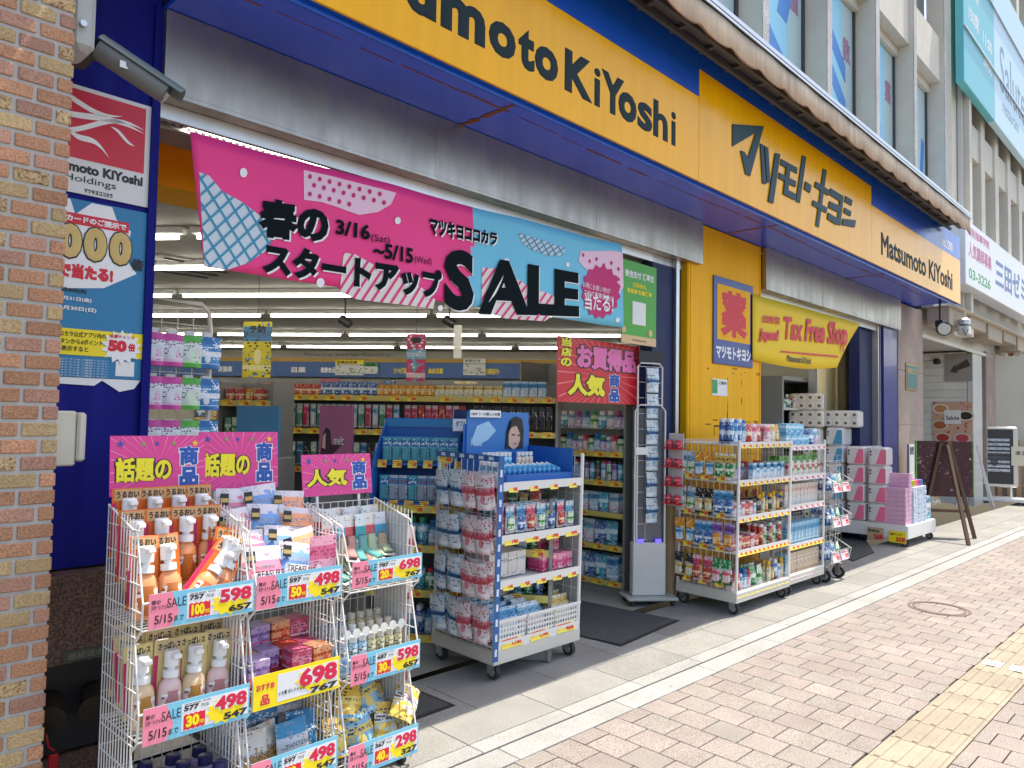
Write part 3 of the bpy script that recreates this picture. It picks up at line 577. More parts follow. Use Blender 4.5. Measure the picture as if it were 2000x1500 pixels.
# floodlight and projector under the sign end
fl = Thing('floodlight', 'black round floodlight hanging under the end of the fascia sign', 'lamp', MF, org=(11.9, 2.95, 3.2))
c = FY(1842, 644, 2.9); b = MB(); b.tube([(c[0]+.05, 2.95, 3.295), (c[0]+.05, 2.95, c[1]+.1)], .015, 6); b.tube([(c[0]-.1, 2.86, c[1]), (c[0]+.12, 2.96, c[1]+.02)], [.1, .07], 14); b.cbox(c[0]-.02, c[0]+.16, 2.9, 3.0, c[1]+.04, c[1]+.14, .01); fl.part('housing', b, DARK, smooth=40)
b = MB(); b.tube([(c[0]-.101, 2.8595, c[1]), (c[0]-.106, 2.857, c[1])], .085, 14); fl.part('lens', b, mat('lamp_lens', (.6, .58, .5), .2))
pj = Thing('sensor_lamp', 'white sensor lamp with wire beside the round floodlight', 'lamp', MF, org=(12.3, 2.95, 3.1))
c = FY(1887, 645, 2.95); b = MB(); b.tube([(c[0], 2.97, 3.295), (c[0], 2.97, c[1]+.1)], .014, 6); b.cbox(c[0]-.1, c[0]+.12, 2.9, 3.05, c[1]-.08, c[1]+.07, .02); pj.part('housing', b, mat('lamp_white', (.6, .6, .55), .4)); 
b = MB(); b.lathe([(.05, 0), (.09, .02), (.09, .09), (.05, .12)], 12, (c[0]-.02, 2.97, c[1]+.07)); pj.part('cowl', b, STEEL, smooth=40)
b = MB(); b.tube([(c[0]-.1, 2.9, c[1]), (c[0]-.25, 2.9, c[1]-.1), (c[0]-.45, 2.9, c[1]-.02)], .006, 5); pj.part('wire', b, DARK)
# ================================================================ neighbouring buildings to the right
random.seed(21); YP = 3.96
nb = Thing('beige_office_building', 'beige office building with narrow windows and shop signs beyond the drugstore', 'building', MF, org=(18, 3.5, 0))
b = MB(); b.box(14.45, 14.6, 3.1, 3.6, 3.0, 12); b.box(14.0, 14.44, 3.26, 3.6, 3.0, 12); nb.part('corner_pier', b, CONC)
b = MB(); b.box(14.3, 14.36, 3.18, 3.24, 3.3, 12); nb.part('downpipe', b, mat('pipe_white', (.62, .62, .6), .4))
for k in range(14):
    x = 14.62+1.15*k
    b = MB(); b.box(x, x+.3, 3.2, 3.5, 4.0, 12); nb.part('window_pier', b, CONC)
    for z0, z1 in ((4.1, 6.3), (6.95, 9.2), (9.8, 12)):
        b = MB(); b.box(x+.301, x+1.149, 3.46, 3.5, z0, z1); w = nb.part('window', b, GLASS)
        b = MB(); b.box(x+.302, x+.36, 3.42, 3.459, z0, z1); b.box(x+.7, x+.74, 3.42, 3.459, z0, z1); b.box(x+.302, x+1.148, 3.36, 3.459, z0-.06, z0-.001); nb.part('window_frame', b, mat('alu_frame', (.4, .41, .41), .4, .6), w)
        b = MB(); b.box(x+.302, x+1.148, 3.24, 3.5, z1+.001, z1+.6); nb.part('spandrel', b, CONC)
b = MB(); b.box(13.0, 31, 3.3, 3.6, 3.35, 4.03); b.box(17.91, 31, 3.5, 3.66, 2.99, 3.349); b.box(12.94, 17.9, 3.57, 3.66, 2.94, 3.349); nb.part('lintel_wall', b, mat('pale_panel', (.55, .54, .5), .7, grime=.1))
# signs of the neighbour
def board(name, label, pxl, pyt, pyb, X1, Y, cols, build):
    x0, zt = FY(pxl, pyt, Y); _, zb = FY(pxl, pyb, Y)
    t = Thing(name, label, 'sign', MF, org=((x0+X1)/2, Y+.08, zb)); build(t, x0, zt, zb, Y); return t
def b1(t, x0, zt, zb, Y):
    b = MB(); b.cbox(x0, x0+2.2, Y, Y+.12, zb, zb+2.9, .01); p = t.part('panel', b, mat('aqua_panel', '58b9c4', .4)); b = MB(); b.cbox(x0+2.205, x0+7, Y, Y+.12, zb, zb+2.9, .01); p2 = t.part('panel', b, mat('pale_blue_panel', 'b9d9e8', .4))
    b = MB(); b.text('地下1F', (x0+.35, Y, zb+1.6), .7, .3, 0, .02); b.text('150席', (x0+.35, Y, zb+1.15), .7, .3, 0, .02); b.text('11:00', (x0+1.35, Y, zb+1.15), .7, .22, 0, .02); b.text('24:00', (x0+1.35, Y, zb+.75), .7, .22, 0, .02); t.part('lettering', b, WINK, p)
    b = MB(); b.text('Salute', (x0+2.7, Y, zb+.75), 2.4, .9, 0, 0); b.text('restaurant', (x0+2.9, Y, zb+.4), 1.5, .2, 0, 0); t.part('lettering', b, mat('grey_ink', '7d97a8', .5), p2)
    b = MB(); b.box(x0, x0+7, Y-.03, Y-.005, zb+.9, zb+.93); b.box(x0, x0+7, Y-.03, Y-.005, zb+2.1, zb+2.13); t.part('cable', b, STEEL)
board('aqua_billboard', 'aqua and pale blue billboard above the beige office windows', 1881, -40, 155, 20, 3.0, 0, b1)
def b2(t, x0, zt, zb, Y):
    b = MB(); b.cbox(x0, x0+7, Y, Y+.25, zb, zt, .01); p = t.part('panel', b, mat('white_panel', (.72, .75, .76), .4))
    h = zt-zb; b = MB(); b.text('個別指導学院', (x0+.15, Y, zb+h*.78), 1.5, h*.14, 1, .02); b.text('人気講師募集', (x0+.2, Y, zb+h*.45), 1.6, h*.24, 1, .02); b.text('03-3226', (x0+.2, Y, zb+h*.12), 1.5, h*.16, 2, .02); b.text('三田ゼミ', (x0+2.1, Y, zb+h*.25), 2.8, h*.5, 0, .03)
    t.part('lettering', b, [mat('faded_blue', '5f7fb0', .5), mat('magenta_ink', 'c24f8d', .5), mat('green_ink', '2f9d5a', .5)], p)
board('white_shop_sign', 'white shop sign with blue characters under the beige office windows', 1885, 425, 553, 20, 2.95, 0, b2)
# corbels under the neighbour's sign
for k in range(5):
    b = MB(); b.cbox(13.0+1.3*k, 14.1+1.3*k, 3.08, 3.4, 3.06+.08*(k % 2), 3.34, .01); nb.part('corbel', b, mat('corbel_stone', (.45, .39, .3), .8, grime=.1))
b = MB(); b.box(12.95, 30, 3.0, 3.42, 3.342, 3.348); nb.part('eave', b, CONC)
# restaurant entrance
b = MB(); b.box(12.94, 17.9, 3.5, 3.56, 2.93, 3.34); b.box(12.94, 17.9, 3.46, 3.499, 2.88, 2.94); nb.part('shutter_box', b, mat('pale_steel', (.7, .7, .66), .4, .2, grime=.1))
PLK = mat('white_plank', (.8, .79, .74), .6, var=.12, grime=.18); XW = 16.4; PALE = mat('pale_panel', (.55, .54, .5))
for k in range(20):                                          # plank wall: the right-hand flank of the entrance recess
    b = MB(); b.cbox(XW, XW+.03, 3.6, 6.2, .02+.145*k, .02+.145*k+.141, .003); nb.part('plank', b, PLK)
b = MB(); b.box(12.95, XW, 6.15, 6.2, 0, 2.94); nb.part('recess_wall', b, PLK); b = MB(); b.box(12.95, 12.99, 3.91, 6.14, 0, 2.94); nb.part('side_wall', b, PALE)
b = MB(); b.box(12.95, 31, 3.67, 6.2, 2.95, 2.99); nb.part('entrance_ceiling', b, PALE)
b = MB(); b.box(XW-.01, 17.1, 3.5, 3.59, 0, 2.88); nb.part('door_frame', b, mat('pale_steel', (.7, .7, .66)))
b = MB(); b.box(17.25, 18.1, 3.46, 3.7, 0, 2.98); nb.part('stone_strip', b, M_st)
x4 = 18.85; b = MB(); b.box(18.11, x4, 3.44, 3.7, 0, 2.98); nb.part('white_column', b, WHITE)
b = MB(); b.box(x4+.01, 31, 3.6, 3.66, 0, 2.98); nb.part('shop_glass', b, mat('green_glass', (.3, .42, .36), .1))
for k in range(9): b = MB(); b.box(x4+.3+1.3*k, x4+.42+1.3*k, 3.54, 3.599, 0, 2.98); nb.part('mullion', b, WHITE)
NR = dict(right=(0, -1, 0), nrm=(-1, 0, 0))                  # lettering on faces that look down the street
def xrect(p0, p1, X): (ya, zt), (yb, zb) = FXp(*p0, X), FXp(*p1, X); return ya, yb, zb, zt
XP = XW-.02; y0, y1, z0, z1 = xrect((1822, 785), (1900, 922), XP); w = y0-y1; h = z1-z0
rp = Thing('food_poster', 'large restaurant poster with dishes of food on the white plank wall', 'poster', MF, org=(XP, (y0+y1)/2, z0))
b = MB(); b.box(XP, XP+.01, y1, y0, z0, z1); pan = rp.part('sheet', b, printed('food_print', 'd2a890', 'b5533a', '8a3f2a', scale=3, lines=0))
b = MB(); b.box(XP-.008, XP-.006, y0-w*.72, y0-w*.3, z0+h*.68, z0+h*.88, 0); b.text('Salute', (XP-.008, y0-w*.34, z0+h*.74), w*.34, h*.06, 1, .02, **NR); rp.part('name_label', b, [PAPER, INK], pan)
for (u, v, c) in ((.2, .9, 'c98a5a'), (.84, .8, '3a2a22'), (.18, .66, 'b8683a'), (.25, .48, 'a8382c'), (.75, .48, 'c94a55'), (.25, .27, 'd07a3a'), (.72, .24, 'c96f2d'), (.3, .09, '8a4a2a'), (.78, .07, 'a8602a')):
    for nm, rr, cc, xx in (('plate', .22, 'd8d2c6', XP-.002), ('dish', .165, c, XP-.0045)):
        b = MB(); b.prism([(y0-w*u+rr*w*math.cos(k*math.pi/8), z0+h*v+rr*w*.66*math.sin(k*math.pi/8)) for k in range(16)], xx-.0015, xx, 0, 'YZ'); rp.part(nm, b, mat('pr_'+cc, cc, .5, var=.3), pan)
y0, y1, z0, z1 = xrect((1845, 692), (1899, 744), XP); w = y0-y1; h = z1-z0
ar = Thing('arrow_board', 'grey board with a dark arrow pointing down left on white planks', 'sign', MF, org=(XP, y1, z0)); b = MB(); b.box(XP, XP+.012, y1, y0, z0, z1); pan = ar.part('panel', b, mat('board_grey', (.33, .31, .29), .6))
b = MB(); b.prism([(y0-w*p, z0+h*q) for p, q in ((.2, .35), (.38, .62), (.36, .52), (.82, .8), (.95, .55), (.45, .38), (.47, .3))], XP-.008, XP-.001, 0, 'YZ'); ar.part('arrow', b, mat('arrow_dark', (.07, .06, .05), .5), pan)
yl, zl = FXp(1832, 706, XP); b = MB(); b.lathe([(.02, 0), (.06, -.03), (.07, -.1), (.04, -.12)], 12, (XP-.08, yl, zl+.06)); b.tube([(XP+.01, yl, zl+.05), (XP-.08, yl, zl+.05)], .012, 6); solo('wall_lamp', b, DARK, 'small black wall lamp on the white planks left of the arrow board', 'lamp', MF, org=(XP, yl, zl), smooth=40)
x0, z0 = FY(1978, 668, 3.3); b = MB(); b.lathe([(.03, 0), (.12, -.05), (.13, -.2), (.1, -.22)], 12, (x0, 3.3, z0+.1)); b.tube([(x0, 3.45, z0+.12), (x0, 3.3, z0+.12)], .02, 6); solo('wall_lamp', b, DARK, 'black wall lamp beside the corbels over the white round-logo sign', 'lamp', MF, org=(x0, 3.4, z0), smooth=40)
XS = 18.4; y0, y1, z0, z1 = xrect((1961, 752), (2040, 795), XS); rs = Thing('restaurant_sign', 'white projecting restaurant sign with green round logo beside the shop glass', 'sign', MF, org=(XS, y0, z0)); b = MB(); b.box(XS, XS+.06, y1, y0, z0, z1); pan = rs.part('panel', b, PAPER); w = y0-y1; h = z1-z0
b = MB(); b.prism([(y0-w*.3+h*.12*math.cos(k*math.pi/8), z1-h*.2+h*.12*math.sin(k*math.pi/8)) for k in range(16)], XS-.006, XS-.001, 0, 'YZ'); rs.part('logo', b, mat('green_ink', '2f9d5a'), pan)
b = MB(); b.text('Salute', (XS, y0-w*.15, z0+h*.36), w*.7, h*.3, 0, 0, **NR); b.text('03-6229', (XS, y0-w*.15, z0+h*.08), w*.5, h*.14, 0, .02, **NR); rs.part('lettering', b, INK, pan)
XB = 18.7; y0, y1, z0, z1 = xrect((1968, 690), (1996, 750), XB); w = y0-y1; b = MB(); b.box(XB, XB+.02, y0-w*.45, y0, z0, z1, 0); b.box(XB, XB+.02, y1, y0-w*.5, z0, z1, 1); b.text('ランチ', (XB, y0-w*.55, z0+.3), w*.36, .3, 2, .02, **NR); solo('menu_banner', b, [printed('food_print', 'd2a890', 'b5533a', '8a3f2a'), PAPER, BLUEI], 'narrow food menu banner above the white round-logo sign', 'banner', MF, org=(XB, y0, z0))
x0, z1 = FY(1769, 708, 3.43); x1, z0 = FY(1792, 764, 3.43); nbp = Thing('bronze_plaque', 'green bronze plaque with gold characters on the pink stone pillar', 'plaque', MF, org=(x0, 3.43, z0)); b = MB(); b.cbox(x0, x1, 3.425, 3.439, z0, z1, .004); pan = nbp.part('frame', b, mat('brass', (.4, .28, .1), .4, .8)); b = MB(); b.box(x0+.03, x1-.03, 3.4225, 3.4245, z0+.03, z1-.03); nbp.part('panel', b, mat('patina', (.08, .2, .18), .5), pan); b = MB(); b.text('津田ビル', (x0+.06, 3.4222, z0+(z1-z0)*.6), x1-x0-.12, .09, 0, .04); nbp.part('lettering', b, mat('gold_ink', (.5, .33, .12)), pan)
# standing things on the pavement by the restaurant
def gp(px, py):                                             # pixel -> pavement point (world)
    d = ray(px, py); t = (-SL*3.45-H)/(d[2]-SL*d[1]); return (d[0]*t, d[1]*t)
WOODD = mat('dark_wood', (.10, .055, .03), .6, var=.15, bump=.3, bscale=30); WOODL = mat('light_wood', (.42, .25, .12), .6, var=.15)
ex, ey = gp(1868, 1052)
ea = Thing('wooden_easel', 'dark wooden easel with a menu board and green edge on the pavement', 'easel', T(ex, ey+.12, G(ey)) @ RZ(128))
for n_, pts in (('leg', [(-.36, 0, 0), (-.05, 0, 1.28)]), ('leg', [(.34, 0, 0), (.06, 0, 1.28)]), ('back_leg', [(0, .62, 0), (0, .05, 1.25)]), ('crossbar', [(-.27, -.02, .36), (.27, -.02, .36)])):
    b = MB(); b.tube(pts, .028, 4); ea.part(n_, b, WOODD)
b = MB(); b.box(-.36, .36, -.06, -.03, .55, 1.3, 0); b.box(-.375, -.361, -.06, -.03, .55, 1.3, 1); b.box(.361, .375, -.06, -.03, .55, 1.3, 1); ea.part('menu_board', b, [printed('menu_print', '3a1420', '5a2233', 'b8a090', scale=7, lines=0), mat('green_edge', (.1, .5, .08), .4)])
b = MB(); b.box(.05, .36, -.075, -.062, .42, .75, 0); b.text('ランチ', (.08, -.075, .6), .25, .08, 1, .03); ea.part('price_sheet', b, [printed('sheet_print', 'd8c9b0', 'c48a78', 'e6ddcf', scale=14), RED])
lx, ly = gp(1905, 990)
la = Thing('a_frame_stand', 'white folding A-frame stand in front of the food poster', 'stand', T(lx, ly, G(ly)) @ RZ(-70))
for pts in ([(-.3, 0, 0), (-.04, .05, 1.15)], [(.3, 0, 0), (.04, .05, 1.15)], [(-.3, .4, 0), (-.04, .07, 1.15)], [(.3, .4, 0), (.04, .07, 1.15)]): b = MB(); b.tube(pts, .022, 4); la.part('leg', b, WHITE)
b = MB(); b.box(-.2, .2, .0, .02, .45, .47); la.part('rung', b, WHITE); b = MB(); b.box(-.12, .12, .03, .05, .8, .82); la.part('rung', b, WHITE)
sx_, sy_ = gp(1940, 982); ms = Thing('menu_stand', 'black framed menu stand on a wheeled base by the wooden fence', 'menu stand', T(sx_, sy_, G(sy_)) @ RZ(-68))
b = MB(); b.cbox(-.42, .42, -.03, .03, .32, 1.5, .02); fr = ms.part('frame', b, mat('silver_frame', (.6, .6, .6), .3, .7)); b = MB(); b.box(-.34, .34, -.034, -.031, .38, 1.45); ms.part('board', b, mat('board_black', (.03, .03, .035), .3), fr)
b = MB(); 
for k in range(8): b.box(-.22, .28, -.038, -.0345, .62+.085*k, .67+.085*k)
ms.part('menu_strip', b, printed('menu_strip', 'b9c4cf', '4c5866', 'dfe5ea', scale=16), fr)
b = MB(); b.cbox(-.55, .55, -.25, .3, .05, .12, .01); b.tube([(-.3, 0, .12), (-.3, 0, .33)], .02, 6); b.tube([(.3, 0, .12), (.3, 0, .33)], .02, 6); ms.part('base', b, WHITE)
for p in ((-.48, -.2), (.48, -.2), (-.48, .25), (.48, .25)): b = MB(); b.tube([(p[0]-.02, p[1], .027), (p[0]+.02, p[1], .027)], .03, 10); ms.part('wheel', b, RUBBER)
b = MB(); b.box(.3, .62, -.06, -.05, .75, 1.12, 0); b.text('本日', (.36, -.06, .95), .2, .09, 1, .02); ms.part('note', b, [mat('cream_paper', (.7, .66, .52), .6), INK])
fx, fy = gp(1975, 983); fe = Thing('wooden_fence', 'low fence of upright wooden slats by the shop glass', 'fence', T(fx+.3, fy+.3, G(fy)) @ RZ(-60))
for k in range(12): b = MB(); b.cbox(.17*k, .17*k+.09, 0, .03, .02, 1.2+.02*(k % 3), .006); fe.part('slat', b, WOODL)
b = MB(); b.box(-.05, 2.1, .031, .06, .3, .36); b.box(-.05, 2.1, .031, .06, .95, 1.01); fe.part('rail', b, WOODL)
pt = Thing('paper_sign_post', 'narrow white paper sign standing before the pink stone pillar', 'sign', MF, org=(11.95, 3.3, 0)); x0, z1 = FY(1776, 868, 3.3); x1, z0 = FY(1786, 925, 3.3); b = MB(); b.box(x0, x1, 3.3, 3.31, z0, z1, 0); b.text('禁煙', (x0+.02, 3.3, z1-.15), x1-x0-.04, .12, 1, .03); pt.part('sheet', b, [PAPER, INK]); b = MB(); b.box(x0-.08, x1+.05, 3.29, 3.3, z0-.6, z0-.01); pt.part('lower_sheet', b, PAPER); b = MB(); b.tube([(x0+.05, 3.33, 0), (x0+.05, 3.33, z1)], .015, 6); b.lathe([(.16, 0), (.16, .03), (.03, .05)], 14, (x0+.05, 3.33, 0)); pt.part('post', b, STEEL)
# ================================================================ products
random.seed(31)
def b_bottle(w, d, h, cap=.22, n=12, capw=.5, sh=.12):
    body = MB(); hb = h*(1-cap)
    body.lathe([(w*.44, 0), (w*.5, h*.02), (w*.5, hb*(1-sh)), (w*.42, hb*(1-sh*.4)), (w*.2, hb)], n, sy=d/w)
    c = MB(); c.lathe([(w*capw*.5, hb+.001), (w*capw*.5, h*.985), (w*capw*.42, h)], n); return body, c
def p_bottle(name, w, d, h, mb, mc, **k):
    a, c = b_bottle(w, d, h, **k); return Proto(name, a, mb, w, d, h, [('cap', c, mc, 40)], smooth=40)
def p_bottle1(name, w, d, h, mb, mc, **k):                     # small: one mesh
    a, c = b_bottle(w, d, h, n=8, **k); a.add(c.v, c.f, 1); return Proto(name, a, [mb, mc], w, d, h, smooth=40)
def p_box(name, w, d, h, m, bev=.002): a = MB(); a.cbox(-w/2, w/2, -d/2, d/2, 0, h, bev); return Proto(name, a, m, w, d, h)
def pouch_mb(w, d, h, nx=6, nz=8, top=.1):
    b = MB()
    for sgn in (-1, 1):
        vs = []
        for j in range(nz+1):
            v = j/nz; zt = v*h; th = d/2*(math.sin(min(1, (1-v)/.75)*math.pi/2) if v < 1-top else .05*0+.0)
            if v >= 1-top: th = .0015
            for i in range(nx+1):
                u = i/nx; x = (u-.5)*w*(1-.03*math.sin(v*9)); e = math.sin(math.pi*min(1, max(0, u)))**.5
                vs.append((x, sgn*(th*e+.0008)+.003*math.sin(u*7+v*8), zt))
        fs = []
        for j in range(nz):
            for i in range(nx): a = j*(nx+1)+i; q = (a, a+1, a+nx+2, a+nx+1); fs.append(q if sgn < 0 else q[::-1])
        b.add(vs, fs)
    return b
def p_pouch(name, w, d, h, m, parts=(), top=.1): return Proto(name, pouch_mb(w, d, h, top=top), m, w, d, h, parts, smooth=60)
def p_blister(name, w, d, h, mcard, mbub, kind='box', win=(.12, .75)):
    a = MB(); a.cbox(-w/2, w/2, -.002, .002, 0, h, .0015, 0)
    u = MB(); z0, z1 = h*win[0], h*win[1]
    if kind == 'box': u.cbox(-w*.36, w*.36, -d, -.0025, z0, z1, .006)
    else:
        for x in (-w*.17, w*.17): u.lathe([(w*.05, 0), (w*.08, .01), (w*.06, (z1-z0)*.6), (w*.1, (z1-z0)*.7), (w*.09, z1-z0)], 8, (x, -w*.1-.003, z0))
    return Proto(name, a, mcard, w, max(d, .01), h, [('blister', u, mbub, 40)])
def p_can(name, r, h, mb, mc): a = MB(); a.lathe([(r*.93, 0), (r, h*.03), (r, h*.84), (r*.9, h*.86)], 12); c = MB(); c.lathe([(r*.95, h*.862), (r*.95, h*.985), (r*.88, h)], 12); return Proto(name, a, mb, 2*r, 2*r, h, [('lid', c, mc, 40)], smooth=40)
ORL = mat('orange_gel', (.75, .22, .05), .15, trans=.35); CLEAR = mat('clear_plastic', (.72, .72, .7), .12, trans=.6); CAPW = mat('cap_white', (.84, .84, .84), .25)
# orange pump bottle with header card (left front rack)
def pump(name, liq, card, neck=CAPW, textm=None, txt=None, cardtop=None, body=None):
    w, d, h = .074, .05, .215; hb = .135
    a = MB(); a.lathe([(w*.40, 0), (w*.5, .006), (w*.5, hb*.72), (w*.44, hb*.86), (w*.24, hb)], 14, sy=d/w)
    li = MB(); li.lathe([(w*.36, .012), (w*.42, hb*.3), (w*.36, hb*.72)], 12, (0, -.008, 0), sy=d/w)
    c = MB(); c.lathe([(.024, hb), (.024, hb+.02), (.012, hb+.022), (.012, hb+.03), (.022, hb+.032), (.022, h-.004), (.018, h)], 12); c.cbox(-.012, .012, -.045, -.01, h-.022, h-.004, .004)
    k = MB(); k.cbox(-.047, .043, .016, .018, .03, .245, .0005, 0)
    k.box(-.047, -.034, .0152, .0158, .05, .2, 1); k.box(-.040, .040, .0150, .0157, .206, .242, 2)
    if txt: k.text(txt, (-.036, .0149, .214), .07, .022, 3, .04, lift=.001)
    lab = MB(); n = 9
    vs = []; 
    for i in range(n):
        t = math.radians(215+110*i/(n-1)); vs += [(w*.507*math.cos(t), d*.507*math.sin(t), .02), (w*.507*math.cos(t), d*.507*math.sin(t), .09)]
    lab.add(vs, [(2*i, 2*i+2, 2*i+3, 2*i+1) for i in range(n-1)])
    return Proto(name, a, body or CLEAR, .088, .06, h, [('contents', li, liq, 40), ('pump', c, neck, 40), ('header_card', k, [card, mat('card_magenta', 'c2265f', .5), cardtop or mat('card_buff', 'c79a6b', .5), INK], False), ('front_label', lab, textm, 40)], smooth=40)
L_or = printed('label_orange', 'f4e6d4', 'e8702a', 'f0b070', ink='b02020', scale=22); L_wh = printed('label_white', 'e6e2dc', 'e0c0c0', 'e8d8a8', ink='8a5560', scale=25)
CARDO = mat('card_orange', 'd9691c', .45)
P_or = [pump('pump_bottle', ORL, CARDO, textm=L_or, txt='うるおい', body=mat('orange_bottle', (.78, .3, .12), .18, coat=.3))]
P_bi = [pump('pump_bottle', mat('amber_gel', (.72, .33, .08), .15, trans=.3), mat('card_cream', 'd9c486', .5), textm=L_wh, txt='さっぱレス', cardtop=mat('card_cream', 'd9c486'), body=mat('amber_bottle', (.72, .5, .3), .2, coat=.3)), pump('pump_bottle', mat('rose_gel', (.72, .3, .32), .15, trans=.3), mat('card_cream', 'd9c486'), textm=L_wh, txt='さっぱレス', cardtop=mat('card_beige', 'cbb28a', .5), body=mat('rose_bottle', (.74, .5, .48), .2, coat=.3))]
P_nv = [p_bottle('shampoo_bottle', .07, .05, .17, printed('label_lilac', 'b9b4d6', 'e2a0c0', 'd6d6ee', ink='452f7a', scale=22), mat('cap_navy', (.02, .02, .1), .3), cap=.2, capw=.75)]
def tre(m, txt='TREASURE'):
    t = MB(); t.text(txt, (-.064, -.0455, .088), .128, .026, 0, .02, lift=.0); t.text('moisture', (-.05, -.0445, .12), .075, .014, 0, 0, lift=.0); t.box(-.078, -.042, -.0312, -.0307, .145, .19, 0); t.box(-.076, -.044, -.0325, -.0315, .156, .172, 1)
    return p_pouch('refill_pouch', .165, .085, .21, m, [('lettering', t, [INK, mat('gold_ink', (.5, .33, .12))], False)], .06)
P_tr = [tre(printed('pouch_treasure%d' % i, 'd4cdd6', c2, c3, ink='8a8a98', scale=6, lines=.6)) for i, (c2, c3) in enumerate((('e07a98', '5f86c8'), ('6f9fd8', 'f08a70'), ('f0a070', 'a85ab8')))]
def pan(m): t = MB(); t.text('PANTENE', (-.05, -.047, .125), .1, .016, 0, 0, lift=0); t.prism([(.026*math.cos(i*math.pi/6), .07+.026*math.sin(i*math.pi/6)) for i in range(12)], -.052, -.051, 1); return p_pouch('refill_pouch', .14, .085, .215, m, [('lettering', t, [mat('navy_ink', (.03, .05, .1), .5), GOLD], False)], .05)
P_pa = [pan(printed('pouch_pearl', 'd5d6d8', 'cfd4da', 'e2ddd0', ink='9aa0a8', scale=8, band=[(.16, .3, '2f8fc0')])), pan(printed('pouch_gold', 'd8d2c8', 'cf9a55', 'e0c48e', ink='8a6a3a', scale=9)), pan(printed('pouch_blue', '2c86bd', '2c86bd', '8fc4e0', ink='e8f0f5', scale=9))]
P_cube = [p_box('gift_box', .085, .085, .075, printed('box_%d' % i, a, c, e, ink=k, scale=13), .002) for i, (a, c, e, k) in enumerate((('c9362f', 'e0a27a', 'a82424', 'f3e0c0'), ('b9a2cc', '8d6fb3', 'd05a86', '3a2a55'), ('e0a47c', 'd86a3c', 'c23a30', '40201a'), ('b8486a', 'd88aa8', 'e8c8d0', '402030')))]
P_tb = [p_blister('toothbrush_pack', .06, .018, .23, printed('tb_%d' % i, a, c, e, ink='8a8a90', scale=12, band=[(.12, .175, a2)]), mat('tb_bub%d' % i, bb, .15, trans=.3), 'box', (.05, .6)) for i, (a, a2, c, e, bb) in enumerate((('e3dfd8', 'd9505a', 'e8c2b8', 'dfe6dc', 'd89a94'), ('d8e2e0', '2f9fa8', 'c2dede', 'e6ead8', '6fb8b4'), ('e6dcd0', 'd9505a', 'eec0a8', 'e0e8d0', 'c8d8b0'), ('dcdce0', '3a9ab8', 'c8d0e8', 'f0d8c8', 'd0b898')))]
P_tube = [p_bottle('cream_tube', .042, .03, .15, printed('tube_%d' % i, a, c, e, ink='7a6a40', scale=20), mat('tubecap%d' % i, cc, .3), cap=.18, capw=.8) for i, (a, c, e, cc) in enumerate((('dcd0a0', 'e6dcbc', 'c8b878', 'd0cabc'), ('9fc4dc', 'd2e4ee', '6fa4cc', 'd4d8dc')))]
P_snk = [p_pouch('sweets_bag', .13, .06, .16, printed('snack_%d' % i, a, c, e, ink=k, scale=14, lines=1.3), top=.08) for i, (a, c, e, k) in enumerate((('d6a83a', 'e8d070', '6fa8c8', '5a3a10'), ('7fb2cf', 'e0c060', 'b9d8e6', '3a4a60'), ('d9b24a', 'c8d8dc', 'e6c860', '704020')))]
P_wipe = [p_pouch('wet_wipe_pack', .1, .022, .15, printed('wipe_%d' % i, a, 'd8dce0', c, ink=k, scale=9, band=[(.118, .16, a2), (.0, .02, a2)]), top=.08) for i, (a, a2, c, k) in enumerate((('cfd4d6', 'c43a92', 'd9b8d0', '7a3a70'), ('d0d6d0', '4aa83a', 'bfe0b8', '3a6a34'), ('2f7fb5', '1f6aa8', 'cfe2ee', 'e8f0f5')))]
# hanging packs, bottles and boxes for the wheeled racks
P_hang = [p_pouch('refill_pack', .085, .028, .145, printed('hang_%d' % i, a, c, e, ink=k, scale=16, band=[(.06, .075, bnd)]), top=.1) for i, (a, c, e, k, bnd) in enumerate((('cdd6db', '8fb4cc', 'dfe8ec', '2f5a80', '22527f'), ('d2dadd', 'a8c4d4', 'e4eaee', '2f5a80', '22527f'), ('ddd5d6', 'd4858f', 'e8dede', '9a3a48', 'c2505c')))]
def palette(pre, lst, f): return [f('%s_%d' % (pre, i), *x) for i, x in enumerate(lst)]
PB = palette('pk', [('d8dde0', '7fb8d6', 'e8b8c8', '30506a'), ('e2c8cc', 'd8607a', 'efe4e0', '8a2a40'), ('b9d4e2', '3f8fc0', 'e6eef2', '1f4a70'), ('e6e0d0', 'd8b860', 'c2d0a8', '5a4a20'), ('c8b8d8', '7f5aa8', 'e8e0ee', '3a2a5a'), ('d9e6d2', '58a850', 'eef2e2', '24502a'), ('c2352f', 'e8c8a0', '8f2020', 'f6e8d0'), ('2a5f9f', 'd0dce8', '183c70', 'f0f4f8'), ('1f8a50', 'cfe6c8', '0f5a34', 'f0f8f0'), ('e0982f', 'f0dca8', 'b8641f', '4a2a10'), ('2b2b30', '6a6a70', 'c8a850', 'e8e0d0'), ('3fa7bf', 'c8e8ee', '1f7088', 'f4fafa')], lambda n, a, b_, c, k: printed(n, a, b_, c, ink=k, scale=22))
caps = [mat('cap_%s' % c, c, .3) for c in ('e6e6e6', 'd23a4a', '2c6fb0', 'e8b020', '3aa060', '222226', 'b04a90')]
S_bot = [p_bottle1('small_bottle', .052+.006*(i % 3), .04, .13+.015*(i % 4), PB[i], caps[i % 7], cap=.2, capw=.6) for i in range(12)]
S_box = [p_box('carton', .05+.01*(i % 4), .04, .10+.02*(i % 3), PB[i]) for i in range(12)]
S_bli = [p_blister('blister_pack', .07, .02, .16, PB[i], PB[(i+5) % 12], 'box', (.1, .6)) for i in range(12)]
S_pch = [p_pouch('refill_pack', .105, .06, .16, PB[i]) for i in range(12)]
